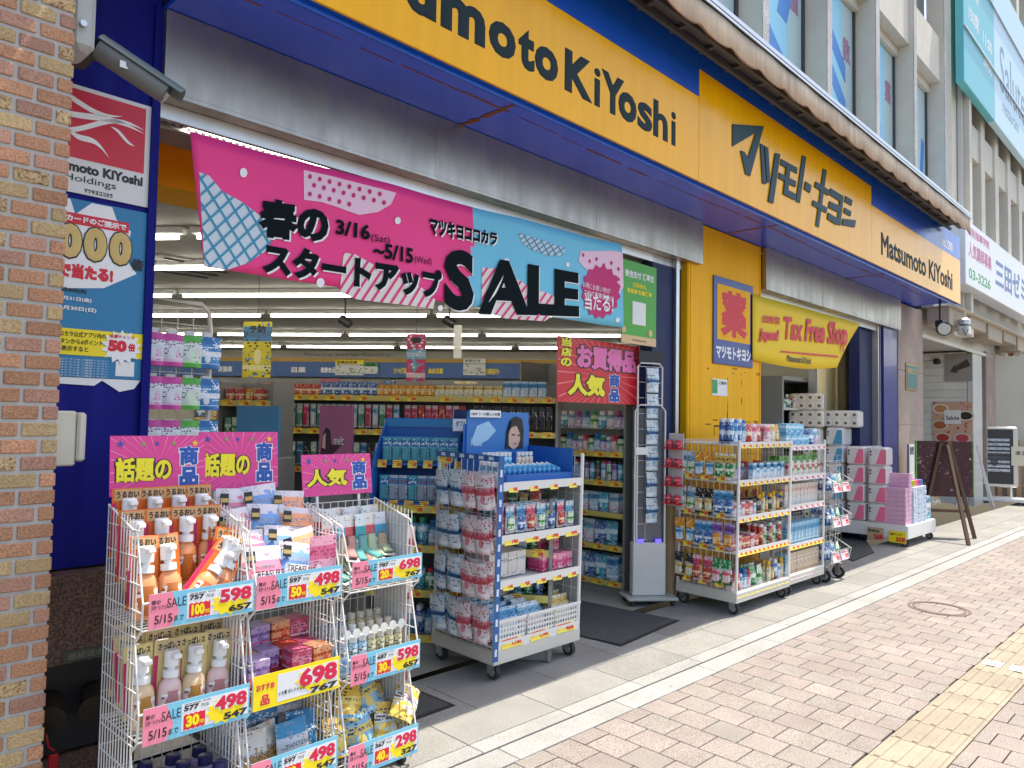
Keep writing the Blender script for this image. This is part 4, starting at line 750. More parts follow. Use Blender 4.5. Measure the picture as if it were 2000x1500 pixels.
S_can = [p_can('spray_can', .024, .17, PB[i], caps[(i+1) % 7]) for i in range(12)]
B_cart = [p_box('tall_carton', .075, .05, .19, printed('tall_%d' % i, a, c, e, ink=k, scale=14)) for i, (a, c, e, k) in enumerate((('c9b59c', 'd8c8b4', 'b89a80', '7a5a44'), ('8fc0d8', '4a9cc4', 'cfe4ee', '2a5a7a'), ('d6cfc6', 'e2c0b8', 'c8d4dc', '7a6a60')))]
def roll_pack(name, w, d, h, m, nx, nz, top=WHITE):
    a = MB(); a.cbox(-w/2, w/2, -d/2, d/2, 0, h, .018, 0)
    e = MB(); r = w/nx/2
    for i in range(nx):
        for j in range(nz): e.lathe([(r*.93, 0), (r*.93, .004)], 12, (-w/2+r*(2*i+1), -d/2+r*(2*j+1) if False else 0, 0))
    return Proto(name, a, m, w, d, h)
# ================================================================ cards, tags, racks
TAGY = printed('tag_yellow', 'ecd63c', 'ecd63c', 'f2e478', ink='c03a20', scale=30, lines=.7); TAGW = printed('tag_white', 'e2dfe2', 'e2dfe2', 'e8c8d4', ink='c04068', scale=30, lines=.8)
TAGS = {}
def tag_mesh(w, h, style, i):
    k = (round(w, 3), round(h, 3), style, i)
    if k not in TAGS:
        b = MB(); b.box(-w/2, w/2, -.0015, .0, 0, h, 0); b.text(('298', '348', '598', '780', '1,180', '458')[i], (-.0, -.0015, h*.12), w*.44, h*.52, 1, .06, lift=.0008, th=.0006); b.box(-w*.45, w*.3, -.0021, -.0016, h*.76, h*.86, 1)
        TAGS[k] = b.mesh('price_card', [TAGY if style == 'y' else TAGW, RED])
    return TAGS[k]
def tags(parent, M, x0, x1, y, z, n, w=.055, h=.042, style='y', tilt=-12, skip=0.):
    for i in range(n):
        if random.random() < skip: continue
        x = x0+(x1-x0)*(i+.5)/n; link('price_card', tag_mesh(w, h, style, random.randrange(6)), M @ T(x, y, z) @ RX(tilt) @ RY(R_(-2, 2)), parent)
def caster(th, x, y, r=.045, parent=None):
    b = MB(); b.tube([(x-.014, y, r), (x+.014, y, r)], r, 14); w = th.part('wheel', b, RUBBER, parent, smooth=40)
    b = MB(); b.tube([(x-.017, y, r), (x+.017, y, r)], r*.55, 10); th.part('hub', b, mat('wheel_hub', (.4, .4, .4), .4), w)
    b = MB(); b.box(x-.024, x-.018, y-.02, y+.03, r-.01, 2*r+.02); b.box(x+.018, x+.024, y-.02, y+.03, r-.01, 2*r+.02); b.box(x-.024, x+.024, y-.02, y+.03, 2*r+.0205, 2*r+.028); th.part('caster_fork', b, STEEL, w)
def wire_panel(b, p0, p1, z0, z1, step=.045, hstep=.1, r=.0022):
    """grid of wires between two plan points"""
    a, c = Vector((p0[0], p0[1], 0)), Vector((p1[0], p1[1], 0)); L_ = (c-a).length; n = max(1, int(L_/step))
    for i in range(n+1): q = a.lerp(c, i/n); b.tube([(q.x, q.y, z0), (q.x, q.y, z1)], r, 4)
    k = max(1, int((z1-z0)/hstep))
    for j in range(k+1): zz = z0+(z1-z0)*j/k; b.tube([(a.x, a.y, zz), (c.x, c.y, zz)], r, 4)
def wheeled_rack(name, label, M, w, d, h, shelves, base=.1, left_net=True, top_loop=True):
    t = Thing(name, label, 'display rack', M)
    for x, y in ((.012, .012), (w-.012, .012), (.012, d-.012), (w-.012, d-.012)):
        b = MB(); b.tube([(x, y, base), (x, y, h)], .012, 6); t.part('post', b, WIREW, smooth=40)
    b = MB(); b.cbox(0, w, .0, d, base-.005, base+.075, .004); t.part('base_tray', b, mat('rack_cream', (.62, .6, .54), .4, grime=.12))
    for z in shelves:
        b = MB(); b.cbox(.004, w-.004, .02, d-.02, z-.012, z, .003); s = t.part('shelf', b, WIREW)
        b = MB(); b.box(.01, w-.01, .004, .010, z-.03, z+.02); t.part('price_rail', b, mat('clear_rail', (.72, .72, .7), .2), s)
    b = MB(); wire_panel(b, (.012, d-.014), (w-.012, d-.014), base+.08, h-.02, .06, .12); t.part('back_net', b, WIREW)
    b = MB(); wire_panel(b, (w-.008, .012), (w-.008, d-.012), base+.08, h-.02, .06, .12); t.part('side_net', b, WIREW)
    if left_net: b = MB(); wire_panel(b, (.004, .012), (.004, d-.012), base+.08, h-.02, .05, .1); t.part('side_net', b, WIREW)
    for x, y in ((.05, .05), (w-.05, .05), (.05, d-.05), (w-.05, d-.05)): caster(t, x, y)
    return t
# ================================================================ three wire towers in front (shop-front frame)
random.seed(41)
YR = 2.60; GB = G(2.7)
TIERS = (.78, .42, .06)
def tower(label, x0, x1, ztop, back=2.94):
    t = Thing('wire_rack', label, 'display rack', MF, 'wire towers in a row before the opening', org=((x0+x1)/2, 2.77, GB))
    prof = []                                              # sawtooth front edge, from the top down
    prof.append((YR+.07, ztop-.04))
    for z in TIERS: prof += [(YR+.0, z+.09), (YR+.005, z), (YR+.055, z-.045)]
    prof = prof[:-1]+[(YR+.03, GB+.03)]
    def yfront(z):
        for (ya, za), (yb, zb) in zip(prof, prof[1:]):
            if zb <= z <= za: return ya+(yb-ya)*(za-z)/(za-zb+1e-6)
        return YR+.05
    for xs in (x0, x1):
        b = MB(); n = 11
        for i in range(n+1):                               # uprights: each stops where the sawtooth cuts it
            y = back-(back-YR-.06)*i/n; b.tube([(xs, y, GB+.05), (xs, y, ztop+.035*(1-i/n))], .0024, 4)
        z = GB+.06
        while z < ztop: b.tube([(xs, back, z), (xs, yfront(z), z)], .0028, 4); z += .088
        b.tube([(xs, back, ztop+.035)]+[(xs, y, z) for y, z in prof], .0042, 5)
        t.part('side_net', b, WIREW)
    b = MB(); wire_panel(b, (x0, back), (x1, back), GB+.05, ztop+.03, .036, .088, .0022); t.part('back_net', b, WIREW)
    for z in TIERS:
        b = MB(); wire = MB()
        for i in range(10): y = YR+.01+(back-YR-.01)*i/9; b.tube([(x0, y, z-.002), (x1, y, z-.002)], .0024, 4)
        for i in range(8): x = x0+(x1-x0)*i/7; b.tube([(x, back, z+.002), (x, YR+.005, z+.002), (x, YR, z+.085)], .0022, 4)
        b.tube([(x0, YR, z+.09), (x1, YR, z+.09)], .004, 5); b.tube([(x0, YR+.005, z), (x1, YR+.005, z)], .0035, 5); t.part('basket', b, WIREW)
    for x, y in ((x0+.03, YR+.06), (x1-.03, YR+.06), (x0+.03, back-.03), (x1-.03, back-.03)):
        b = MB(); b.tube([(x-.01, y, GB+.025), (x+.01, y, GB+.025)], .026, 12); t.part('wheel', b, RUBBER, smooth=40)
    return t
BLK = mat('sale_blue', '79c3dd', .45); PNK = mat('sale_pink', 'f088a0', .45); PAPB = mat('sale_paper', (.74, .77, .8), .3, coat=.3)
def sale_card(t, x0, x1, z0, z1, old, cut, price, tax, y=YR-.012):
    w, h = x1-x0, z1-z0; X = lambda u: x0+w*u; Zz = lambda v: z0+h*v
    b = MB(); b.box(x0, x1, y, y+.002, z0, z1, 0); b.box(x0, X(.2), y-.0006, y-.0001, z0, z1, 1)
    b.prism([(X(.2), z0), (X(.27), z0+h*.4), (X(.2), z1)], y-.0007, y-.0001, 1); b.box(X(.34), X(.985), y-.0006, y-.0001, Zz(.12), Zz(.88), 2); c = t.part('price_card', b, [BLK, PNK, PAPB])
    b = MB(); b.prism([(X(.76)+w*(.16 if i % 2 else .2)*math.cos(i*math.pi/12), Zz(.42)+h*(.3 if i % 2 else .4)*math.sin(i*math.pi/12)) for i in range(24)], y-.0014, y-.0008, 0); t.part('burst', b, YEL, c)
    b = MB(); bx0, bx1, bz0, bz1 = X(.36), X(.56), Zz(.13), Zz(.58); n = 9
    pts = [(bx0+(bx1-bx0)*i/n, bz0+(.004 if i % 2 else 0)) for i in range(n+1)]+[(bx1-(bx1-bx0)*i/n, bz1-(.004 if i % 2 else 0)) for i in range(n+1)]
    b.prism(pts, y-.0014, y-.0008, 0); b.text(cut, (bx0+w*.02, y-.0014, bz0+h*.07), (bx1-bx0)*.62, (bz1-bz0)*.72, 1, .06, lift=.0006, th=.0004); b.text('円引', (bx0+(bx1-bx0)*.74, y-.0014, bz0+h*.08), (bx1-bx0)*.22, h*.12, 1, .03, lift=.0006, th=.0004); t.part('discount_badge', b, [RED, YEL], c)
    b = MB(); b.text(price, (X(.64), y-.0016, Zz(.40)), w*.34, h*.46, 2, .16, lift=.0004, th=.0004); b.text(price, (X(.65), y-.0016, Zz(.42)), w*.32, h*.42, 0, .05, lift=.0014, th=.0006)
    b.text(tax, (X(.74), y-.0016, Zz(.12)), w*.24, h*.2, 1, .05, lift=.0012, th=.0006); b.text(old, (X(.36), y-.0008, Zz(.66)), w*.14, h*.15, 1, .05, lift=.0008, th=.0006); b.text('円の品', (X(.52), y-.0008, Zz(.67)), w*.07, h*.1, 1, 0, lift=.0008)
    b.text('通常価格 税抜', (X(.36), y-.0008, Zz(.82)), w*.25, h*.05, 1, 0, lift=.0008); b.text('SALE', (X(.16), y-.0012, Zz(.55)), w*.17, h*.27, 1, .0, lift=.0006); b.text('春の', (X(.02), y-.0012, Zz(.7)), w*.08, h*.13, 1, .02, lift=.0006); b.text('スタートアップ', (X(.02), y-.0012, Zz(.54)), w*.15, h*.13, 1, .02, lift=.0006)
    b.text('5/15', (X(.05), y-.0012, Zz(.13)), w*.16, h*.26, 1, .02, lift=.0006); b.text('まで', (X(.225), y-.0012, Zz(.14)), w*.09, h*.17, 1, .02, lift=.0006); t.part('lettering', b, [mat('price_red', 'd41f4a', .4), INK, WINK], c)
def plain_card(t, x0, x1, z0, z1, price, tax, y=YR-.012):
    w, h = x1-x0, z1-z0; b = MB(); b.box(x0, x1, y, y+.002, z0, z1, 0); b.box(x0+w*.26, x1-.006, y-.0006, y-.0001, z0+h*.1, z1-h*.1, 1); c = t.part('price_card', b, [YEL, PAPB])
    b = MB(); b.prism([(x0+w*.7+w*(.2 if i % 2 else .24)*math.cos(i*math.pi/10), z0+h*.55+h*(.32 if i % 2 else .4)*math.sin(i*math.pi/10)) for i in range(20)], y-.0014, y-.0008); t.part('burst', b, YEL, c)
    b = MB(); b.text(price, (x0+w*.5, y-.0016, z0+h*.32), w*.48, h*.6, 2, .14, lift=.0004, th=.0004); b.text(price, (x0+w*.51, y-.0016, z0+h*.34), w*.46, h*.56, 0, .05, lift=.0014, th=.0006); b.text(tax, (x0+w*.64, y-.0016, z0+h*.08), w*.34, h*.2, 1, .05, lift=.0012, th=.0006)
    b.text('いち髪 ボンファ 各種', (x0+w*.28, y-.0008, z0+h*.28), w*.3, h*.12, 1, .02, lift=.0008); b.text('おすすめ', (x0+w*.03, y-.0004, z0+h*.55), w*.2, h*.2, 0, .04, lift=.0006); b.text('品', (x0+w*.08, y-.0004, z0+h*.12), w*.1, h*.3, 0, .04, lift=.0006); t.part('lettering', b, [mat('price_red', 'd41f4a'), INK, WINK], c)
ta = tower('white wire rack of pump bottles next to the brick pier', 1.005, 1.375, 1.13)
tb_ = tower('white wire rack of refill pouches between the pump bottles and the toothbrushes', 1.405, 1.765, 1.10)
tc = tower('white wire rack of toothbrushes at the open end of the row', 1.815, 2.175, 1.08)
sale_card(ta, 1.02, 1.39, .785, .9, '757', '100', '598', '657'); sale_card(ta, 1.015, 1.385, .41, .53, '577', '30', '498', '547'); sale_card(ta, 1.01, 1.38, .05, .17, '657', '30', '598', '657')
sale_card(tb_, 1.40, 1.765, .785, .905, '597', '50', '498', '547'); plain_card(tb_, 1.40, 1.765, .42, .545, '698', '767'); sale_card(tb_, 1.40, 1.765, .115, .235, '597', '50', '498', '547')
sale_card(tc, 1.815, 2.18, .80, .905, '787', '20', '698', '767'); sale_card(tc, 1.82, 2.18, .41, .53, '687', '30', '598', '657'); sale_card(tc, 1.82, 2.18, .045, .17, '367', '40', '298', '327')
b = MB(); b.box(2.181, 2.184, YR+.09, 2.93, .1, 1.06); tc.part('side_card', b, mat('card_grey', (.6, .6, .6), .5))
# --- contents of the towers
lab = 'orange pump bottle standing in the back of the top wire basket'
SC = Matrix.Scale(1.14, 4)
for i in range(4): P_or[0].put(MF @ T(1.055+.088*i, 2.885, .945) @ RZ(R_(-4, 4)) @ SC, lab, 'bottle', 'orange pump bottles in the wire rack')
for i in range(4): P_or[0].put(MF @ T(1.05+.088*i, 2.80, .875) @ RZ(R_(-6, 6)) @ SC, 'orange pump bottle in the second row of the top wire basket', 'bottle', 'orange pump bottles in the wire rack')
for i, (x, y, z, a, c) in enumerate(((1.05, 2.70, .785, 2, -6), (1.14, 2.70, .785, -2, -8), (1.175, 2.655, .80, 42, -14), (1.255, 2.665, .79, 30, -12), (1.30, 2.69, .79, 14, -8), (1.335, 2.73, .79, 4, -6))):
    P_or[0].put(MF @ T(x, y, z+.01) @ RX(c) @ RY(a) @ SC, 'orange pump bottle leaning in the front of the top wire basket', 'bottle', 'orange pump bottles in the wire rack')
for i in range(12):
    x = 1.06+.085*(i % 4); y = 2.86-.075*(i//4); P_bi[(i*5) % 2].put(MF @ T(x, y, .425+.02*(2-i//4)) @ RZ(R_(-8, 8)) @ RY(R_(-4, 4)) @ SC, 'amber pump bottle with cream header card in the middle wire basket', 'bottle', 'amber pump bottles in the wire rack')
for i in range(12): P_nv[0].put(MF @ T(1.05+.09*(i % 4), 2.86-.085*(i//4), .07) @ RZ(R_(-20, 20)) @ RY(R_(-6, 6)), 'lilac bottle with navy cap in the bottom wire basket', 'bottle', 'navy capped bottles')
for i, (x, y, z, a, c) in enumerate(((1.46, 2.90, .99, 3, -4), (1.58, 2.89, 1.0, -5, -5), (1.68, 2.88, .97, 4, -6), (1.45, 2.82, .92, -6, -8), (1.55, 2.81, .93, 5, -10), (1.67, 2.79, .91, 8, -10), (1.46, 2.74, .84, -4, -12), (1.58, 2.73, .85, 8, -14), (1.69, 2.72, .83, -10, -12), (1.475, 2.66, .79, 2, -16), (1.60, 2.665, .79, 12, -16))):
    P_tr[i % 3].put(MF @ T(x, y, z) @ RX(c) @ RY(a), 'silvery floral refill pouch heaped in the top wire basket', 'pouch', 'floral refill pouches')
pb = Thing('printed_fan_card', 'pink card with singers in dark suits tucked among floral pouches', 'card', MF, org=(1.70, 2.63, .82)); b = MB(); b.box(1.645, 1.765, 2.632, 2.635, .80, 1.02); pan_ = pb.part('sheet', b, printed('fan_card', 'e8a8bc', 'd86a90', 'f2dce4', ink='a02a50', scale=14)); b = MB()
for k in range(6):
    x = 1.66+.018*k; z = .845+.012*(k % 2)
    b.prism([(x-.016, .802), (x+.016, .802), (x+.012, z), (x-.012, z)], 2.629, 2.6315, 0); b.prism([(x+.009*math.cos(a*.8), z+.012+.011*math.sin(a*.8)) for a in range(8)], 2.628, 2.631, 1); b.prism([(x+.01*math.cos(a*.52), z+.016+.011*math.sin(a*.52)) for a in range(7)], 2.6265, 2.6279, 0)
pb.part('picture', b, [INK, mat('skin_print', (.62, .42, .33), .5)], pan_)
for i in range(12):
    x = 1.455+.09*(i % 4); k = i//4; z = .43+.077*(k if k < 2 else 0); y = (2.68, 2.78, 2.87)[0 if k < 1 else 1]
    P_cube[(i*7+k) % 4].put(MF @ T(x, 2.67 if k == 0 else 2.77, .43 if k == 0 else .43) @ RZ(R_(-3, 3)), 'small floral gift box packed in the middle wire basket', 'box', 'floral gift boxes') if k < 2 else None
    if k < 2: P_cube[(i*3+k+1) % 4].put(MF @ T(x, 2.69 if k == 0 else 2.78, .507) @ RZ(R_(-3, 3)), 'small floral gift box stacked on another in the middle wire basket', 'box', 'floral gift boxes') if (k or i % 4 != 1) else None
    else: P_cube[i % 4].put(MF @ T(x, 2.86, .584) @ RZ(R_(-3, 3)), 'small floral gift box at the back of the middle wire basket', 'box', 'floral gift boxes')
for i, (x, y, a, c) in enumerate(((1.46, 2.70, 3, -10), (1.55, 2.74, -6, -9), (1.645, 2.69, -2, -10), (1.71, 2.76, 3, -8), (1.47, 2.84, 2, -5), (1.6, 2.86, -3, -4), (1.70, 2.87, 2, -4))):
    P_pa[(1, 1, 0, 2, 2, 2, 0)[i]].put(MF @ T(x, y, .08+(.06 if y > 2.8 else 0)) @ RX(c) @ RY(a), ('pearl', 'gold', 'blue')[(1, 1, 0, 2, 2, 2, 0)[i]]+' hair care refill pouch in the bottom wire basket', 'pouch', 'hair care refill pouches')
for i in range(7): P_tb[i % 4].put(MF @ T(1.85+.048*i, 2.88-.012*(i % 2), .86) @ RX(-6) @ RZ(R_(-10, 10)), 'pastel toothbrush pack standing in the top wire basket', 'toothbrush pack', 'toothbrush packs')
for i in range(6): P_tb[(i+1) % 4].put(MF @ T(1.87+.05*i, 2.68+.012*i, .80+.016*i) @ RX(-70) @ RY(R_(-35, 20)), 'pastel toothbrush pack lying in the top wire basket', 'toothbrush pack', 'toothbrush packs')
for i in range(6): P_tb[(i+2) % 4].put(MF @ T(1.86+.054*i, 2.81-.01*(i % 2), .835) @ RX(-10) @ RZ(R_(-10, 10)), 'pastel toothbrush pack in the second upright row of the top wire basket', 'toothbrush pack', 'toothbrush packs')
for i in range(5): P_tb[(i*3) % 4].put(MF @ T(2.12-.05*i, 2.69+.01*i, .815+.015*i) @ RX(-66) @ RY(R_(10, 50)), 'pastel toothbrush pack lying crosswise in the top wire basket', 'toothbrush pack', 'toothbrush packs')
for i in range(21): P_tube[0 if (i % 7) > 2 else 1].put(MF @ T(1.845+.047*(i % 7), 2.68+.075*(i//7), .43+.025*(i//7)) @ RZ(R_(-6, 6)), ('pale blue' if (i % 7) <= 2 else 'pale gold')+' cream tube in the middle wire basket', 'tube', 'cream tubes')
b = MB(); rb = MB()
for i in range(7):
    rb = MB(); rb.prism([(.02*math.cos(a*.5236), .16+.02*math.sin(a*.5236)) for a in range(12)], -.001, .001); me = rb.mesh('hang_ring', mat('ring_white', (.75, .75, .72), .4)) if i == 0 else me
    o = link('hang_ring', me, MF @ T(1.845+.047*i, 2.655, .435)); tag(o, 'white paper hang ring on a '+('pale blue' if i <= 2 else 'pale gold')+' cream tube', 'hang ring', 'tube hang rings')
for i, (x, y, z, a, c) in enumerate(((1.86, 2.72, .08, 3, -14), (1.98, 2.70, .08, -8, -16), (2.10, 2.71, .08, 10, -14), (1.88, 2.80, .13, -6, -8), (2.0, 2.82, .14, 6, -8), (2.12, 2.80, .13, -12, -8), (1.92, 2.75, .2, 14, -20), (2.07, 2.77, .2, -14, -22), (2.15, 2.68, .16, 35, -20), (1.86, 2.86, .22, 4, -6), (2.02, 2.87, .23, -5, -6))):
    P_snk[i % 3].put(MF @ T(x, y, z) @ RX(c) @ RY(a), 'yellow and blue sweets bag heaped in the bottom wire basket', 'bag', 'sweets bags')
for i in range(7): P_hang[2].put(MF @ T(2.205, 2.72+.03*(i % 2), .14+.12*i) @ RZ(90) @ RX(R_(-8, 8)), 'pink pack hanging on the outer flank of the toothbrush rack', 'pack', 'pink packs on the rack flank')
# --- header placards
def placard(label, px0, px1, pz0, pz1, y, w1, w2, lean):
    t = Thing('header_placard', label, 'placard', MF @ T((px0+px1)/2, y, pz0) @ RX(lean)); w = px1-px0; h = pz1-pz0
    b = MB(); b.box(-w/2, w/2, 0, .003, 0, h); p = t.part('sheet', b, mat('placard_pink', 'dd3f8e', .4))
    for sx_ in (-.3, .3): b = MB(); b.box(w*sx_-.006, w*sx_+.006, .0032, .008, -.14, h*.5); t.part('stem', b, WIREW)
    b = MB(); random.seed(len(label))
    for i in range(34):
        a = 2*math.pi*i/34+R_(-.05, .05); r0, r1 = .05, .24; c, s_ = math.cos(a), math.sin(a)
        q = [(r0*c, h*.4+r0*s_), (r1*c-.002*s_, h*.4+r1*s_+.002*c), (r1*c+.002*s_, h*.4+r1*s_-.002*c)]
        q = [(max(-w/2+.002, min(w/2-.002, x)), max(.002, min(h-.002, z))) for x, z in q]
        if (q[1][0]-q[2][0])**2+(q[1][1]-q[2][1])**2 > 1e-8: b.add([(x, -.0004, z) for x, z in q], [(0, 1, 2)])
    t.part('ray', b, mat('placard_ray', 'f08ab8', .4), p)
    for i, (u, c) in enumerate(((-.4, '1f52a8'), (-.17, '6fae4a'), (-.03, '1f52a8'), (.15, '6fae4a'), (.38, 'f4c430'))):
        b = MB(); r = .014 if i in (0, 4) else .01; b.prism([(u*w+(r if k % 2 == 0 else r*.45)*math.sin(k*math.pi/5), h-.03+(r if k % 2 == 0 else r*.45)*math.cos(k*math.pi/5)) for k in range(10)], -.002, -.0006); t.part('star', b, mat('star_'+c, c, .4), p)
    b = MB(); b.text(w1, (-w*.46, -.0005, h*.2), w*.6, h*.46, 1, .12, lift=.0006, th=.0004); b.text(w1, (-w*.445, -.0005, h*.215), w*.57, h*.43, 0, .04, lift=.0018, th=.0006)
    for j, c in enumerate(w2): zz = h*(.47 if j == 0 else .1); b.text(c, (w*.2, -.0005, zz), w*.23, h*.36, 3, .12, lift=.0006, th=.0004); b.text(c, (w*.21, -.0005, zz+.003), w*.21, h*.34, 2, .05, lift=.0018, th=.0006)
    t.part('lettering', b, [mat('placard_yellow', 'efdf2a', .4), INK, BLUEI, WINK], p)
placard('pink star placard with yellow characters over the pump bottles', 1.008, 1.362, 1.19, 1.412, 2.95, '話題の', '商品', -4)
placard('pink star placard half hidden behind the floral pouches', 1.345, 1.69, 1.19, 1.425, 2.97, '話題の', '商品', -4)
placard('pink star placard over the toothbrush packs', 1.80, 2.17, 1.14, 1.325, 2.95, '人気', '商品', -8)
# ================================================================ wheeled rack beside the mats (rack of refill packs and cosmetics)
random.seed(43)
M2 = T(3.06, 3.13, G(3.13)) @ SLT
r2 = wheeled_rack('wheeled_rack', 'wheeled rack with blue edge strip and hanging packs at the first opening', M2, .77, .56, 1.29, (.20, .55, .81, 1.115))
b = MB(); b.box(-.012, .03, -.006, -.003, .12, 1.29, 0); b.box(-.012, -.008, -.0029, .56, 1.255, 1.29, 0)
for k in range(13): b.text('Biore', (-.006, -.006, .15+.085*k), .016, .05, 1, .05, right=(0, 0, 1), up=(-1, 0, 0)) if False else b.box(.0, .018, -.0068, -.0062, .15+.085*k, .19+.085*k, 1)
for k in range(6): b.box(-.0128, -.0122, .04+.085*k, .08+.085*k, 1.262, 1.282, 1)
r2.part('edge_strip', b, [mat('strip_blue', '1d5c9c', .4), printed('strip_mark', 'dfe8f2', '1d5c9c', 'dfe8f2', scale=60, lines=0)])
for j in range(4):
    z = .2+.25*j
    b = MB()
    for k in range(4): b.tube([(-.002, .06+.12*k, z+.19), (-.075, .06+.12*k, z+.195)], .003, 4)
    r2.part('hook', b, STEEL)
    for k in range(4):
        for q in range(2): P_hang[(0, 1, 2, 2)[3-k] if k < 3 else 0].put(M2 @ T(-.02-.035*q+R_(-.006, .006), .06+.12*k+R_(-.008, .008), z+.04-.01*q) @ RZ(-90+R_(-9, 9)) @ RX(R_(2, 9)) @ RY(R_(-5, 5)) @ Matrix.Scale(1.38, 4), ('pale blue', 'pale blue', 'pink and white')[(0, 1, 2, 2)[3-k] if k < 3 else 0]+' refill pack hanging on the flank of the blue-edged rack', 'pack', 'refill packs on hooks')
tags(r2.o, RZ(-90) @ T(0, 0, 0), -.53, -.4, -.012, 1.22, 1, .12, .05)
for z, n, wd in ((.21, 3, .17), (.545, 5, .085), (.805, 4, .12), (1.11, 4, .075)): tags(r2.o, Matrix(), .03, .75, .0, z-.035, n, wd, .06)
row(S_pch[:3], M2, .03, .75, .06, .83, 'pastel cosmetic refill on the upper shelf of the blue-edged rack', 'pack', 'cosmetics on the blue-edged rack', gap=.006, deep=2)
row([S_bli[1], S_bli[0], S_bli[2]], M2, .03, .75, .045, .825, 'slim blister pack along the upper shelf edge of the blue-edged rack', 'pack', 'cosmetics on the blue-edged rack', gap=.02, jr=8)
WB = [p_box('facial_carton', .075, .07, .145, printed('fac_%d' % i, a, c, e, ink=k, scale=12)) for i, (a, c, e, k) in enumerate((('d9d4cf', 'e2ddd8', 'dcc8c0', '8a7a70'), ('dcd8d4', 'd0d8dc', 'e8dcd0', '8a7a70')))]
PB2 = [p_box('pink_carton', .045, .04, .1, printed('pkc', 'd94a80', 'e890b0', 'b82a5a', ink='f8e0e8', scale=20)), p_box('pink_carton', .045, .04, .1, printed('pkc2', 'e2a0b4', 'd9608a', 'f0d0da', ink='8a2a4a', scale=20))]
row(WB, M2, .04, .42, .1, .56, 'white facial carton on the middle shelf of the blue-edged rack', 'carton', 'facial cartons', deep=3)
row(PB2, M2, .46, .75, .06, .56, 'pink carton on the middle shelf of the blue-edged rack', 'carton', 'pink cartons', deep=3)
row(WB, M2, .04, .4, .25, .706, 'white facial carton on the second layer of the middle shelf', 'carton', 'facial cartons')
row(S_bot[:5], M2, .03, .74, .3, .82, 'small bottle at the back of the upper shelf of the blue-edged rack', 'bottle', 'cosmetics on the blue-edged rack', gap=.01)
row(PB2, M2, .5, .72, .13, .662, 'pink carton on the second layer of the middle shelf', 'carton', 'pink cartons')
for k, xx in enumerate((.03, .285, .53)):
    w = .235; t = Thing('plastic_basket', 'white slotted plastic basket of small packs on the bottom shelf'+('', ' between two others', ' at the shelf end')[k], 'basket', M2 @ T(xx, .01, .215)); b = MB()
    for z in range(4):
        zz = .012+.03*z; b.box(0, w, 0, .004, zz, zz+.012); b.box(0, .004, .005, .4, zz, zz+.012+.02*0); b.box(w-.004, w, .005, .4, zz, zz+.012)
    for i in range(11): b.box(w*i/10-.004*(i > 0), w*i/10+.006*(i < 10), -.0015, -.0002, .005, .12)
    b.box(-.004, w+.004, -.01, -.002, .115, .13); b.box(0, w, .395, .4, .01, .18); b.box(.002, w-.002, .002, .398, .0, .006); t.part('tub', b, mat('basket_white', (.72, .72, .7), .4))
    for i in range(10): [S_pch[2], S_pch[0], S_pch[3]][k].put(M2 @ T(xx+.045+.06*(i % 3)+R_(-.01, .01), .06+.06*(i//3), .23+.012*(i//3)) @ RX(-14) @ RZ(R_(-14, 14)), ('aqua', 'pale', 'buff')[k]+' pack standing in a white slotted basket', 'pack', 'packs in slotted baskets')
# top tray with blue cosmetic display
cd = Thing('cosmetic_display', 'blue cardboard cosmetic display with a face poster on the blue-edged rack', 'display stand', M2 @ T(.12, .06, 1.117))
DB = mat('display_blue', '1c64b4', .4); b = MB(); b.box(0, .6, 0, .4, 0, .05, 0); b.box(.595, .6, 0, .4, .051, .2, 0); b.box(0, .6, .395, .4, .051, .34, 0); b.box(0, .005, .1, .394, .051, .14, 0); cd.part('tray', b, DB)
b = MB(); b.box(.02, .58, .385, .3945, .15, .42, 0); pan_ = cd.part('poster', b, mat('poster_blue', '2a76bd', .35))
b = MB(); b.prism([(.36, .18), (.37, .3), (.4, .37), (.45, .395), (.51, .38), (.53, .3), (.525, .18)], 3.0-2.622, 3.0-2.616, 0); b.prism([(.385, .2), (.382, .27), (.4, .33), (.45, .34), (.485, .3), (.49, .24), (.47, .195), (.43, .175)], .3725, .3775, 1); b.prism([(.38, .3), (.4, .36), (.46, .37), (.5, .33), (.49, .28), (.455, .335), (.41, .325)], .3685, .372, 0)
b.prism([(.405, .272), (.425, .28), (.442, .27), (.425, .266)], .3705, .3722, 0); b.prism([(.462, .268), (.478, .276), (.488, .266), (.476, .262)], .3705, .3722, 0); b.prism([(.425, .214), (.445, .222), (.462, .214), (.445, .206)], .3705, .3722, 2); b.prism([(.05, .22), (.1, .33), (.2, .36), (.27, .3), (.2, .24), (.1, .2)], .38, .3845, 3)
cd.part('portrait', b, [mat('hair_black', (.012, .012, .016), .5), mat('skin_print', (.62, .42, .33)), mat('lip_print', (.55, .16, .16), .5), mat('splash', '9cc6e4', .4)], pan_)
b = MB(); b.box(.03, .3, .37, .377, .385, .43, 0); b.text('NEW シーの新しい水感', (.04, .37, .395), .25, .022, 1, .02); b.text('水肌記憶', (.05, .384, .2), .1, .06, 2, .0); cd.part('lettering', b, [PAPER, INK, WINK], pan_)
BT = [p_bottle1('serum_tube', .034, .03, .12, printed('serum', '3f9fd0', '8fd0ea', '1f74b0', ink='f0f8ff', scale=20), caps[0], cap=.2, capw=.8), p_bottle1('serum_tube', .034, .03, .12, printed('serum2', 'd8c4b0', 'e8dcd0', 'b89a80', ink='604a3a', scale=20), caps[0], cap=.2, capw=.8)]
row(BT[:1], M2 @ T(.12, .06, 1.117), .03, .28, .2, .051, 'blue serum tube standing in the blue cosmetic display', 'tube', 'serum tubes', deep=2)
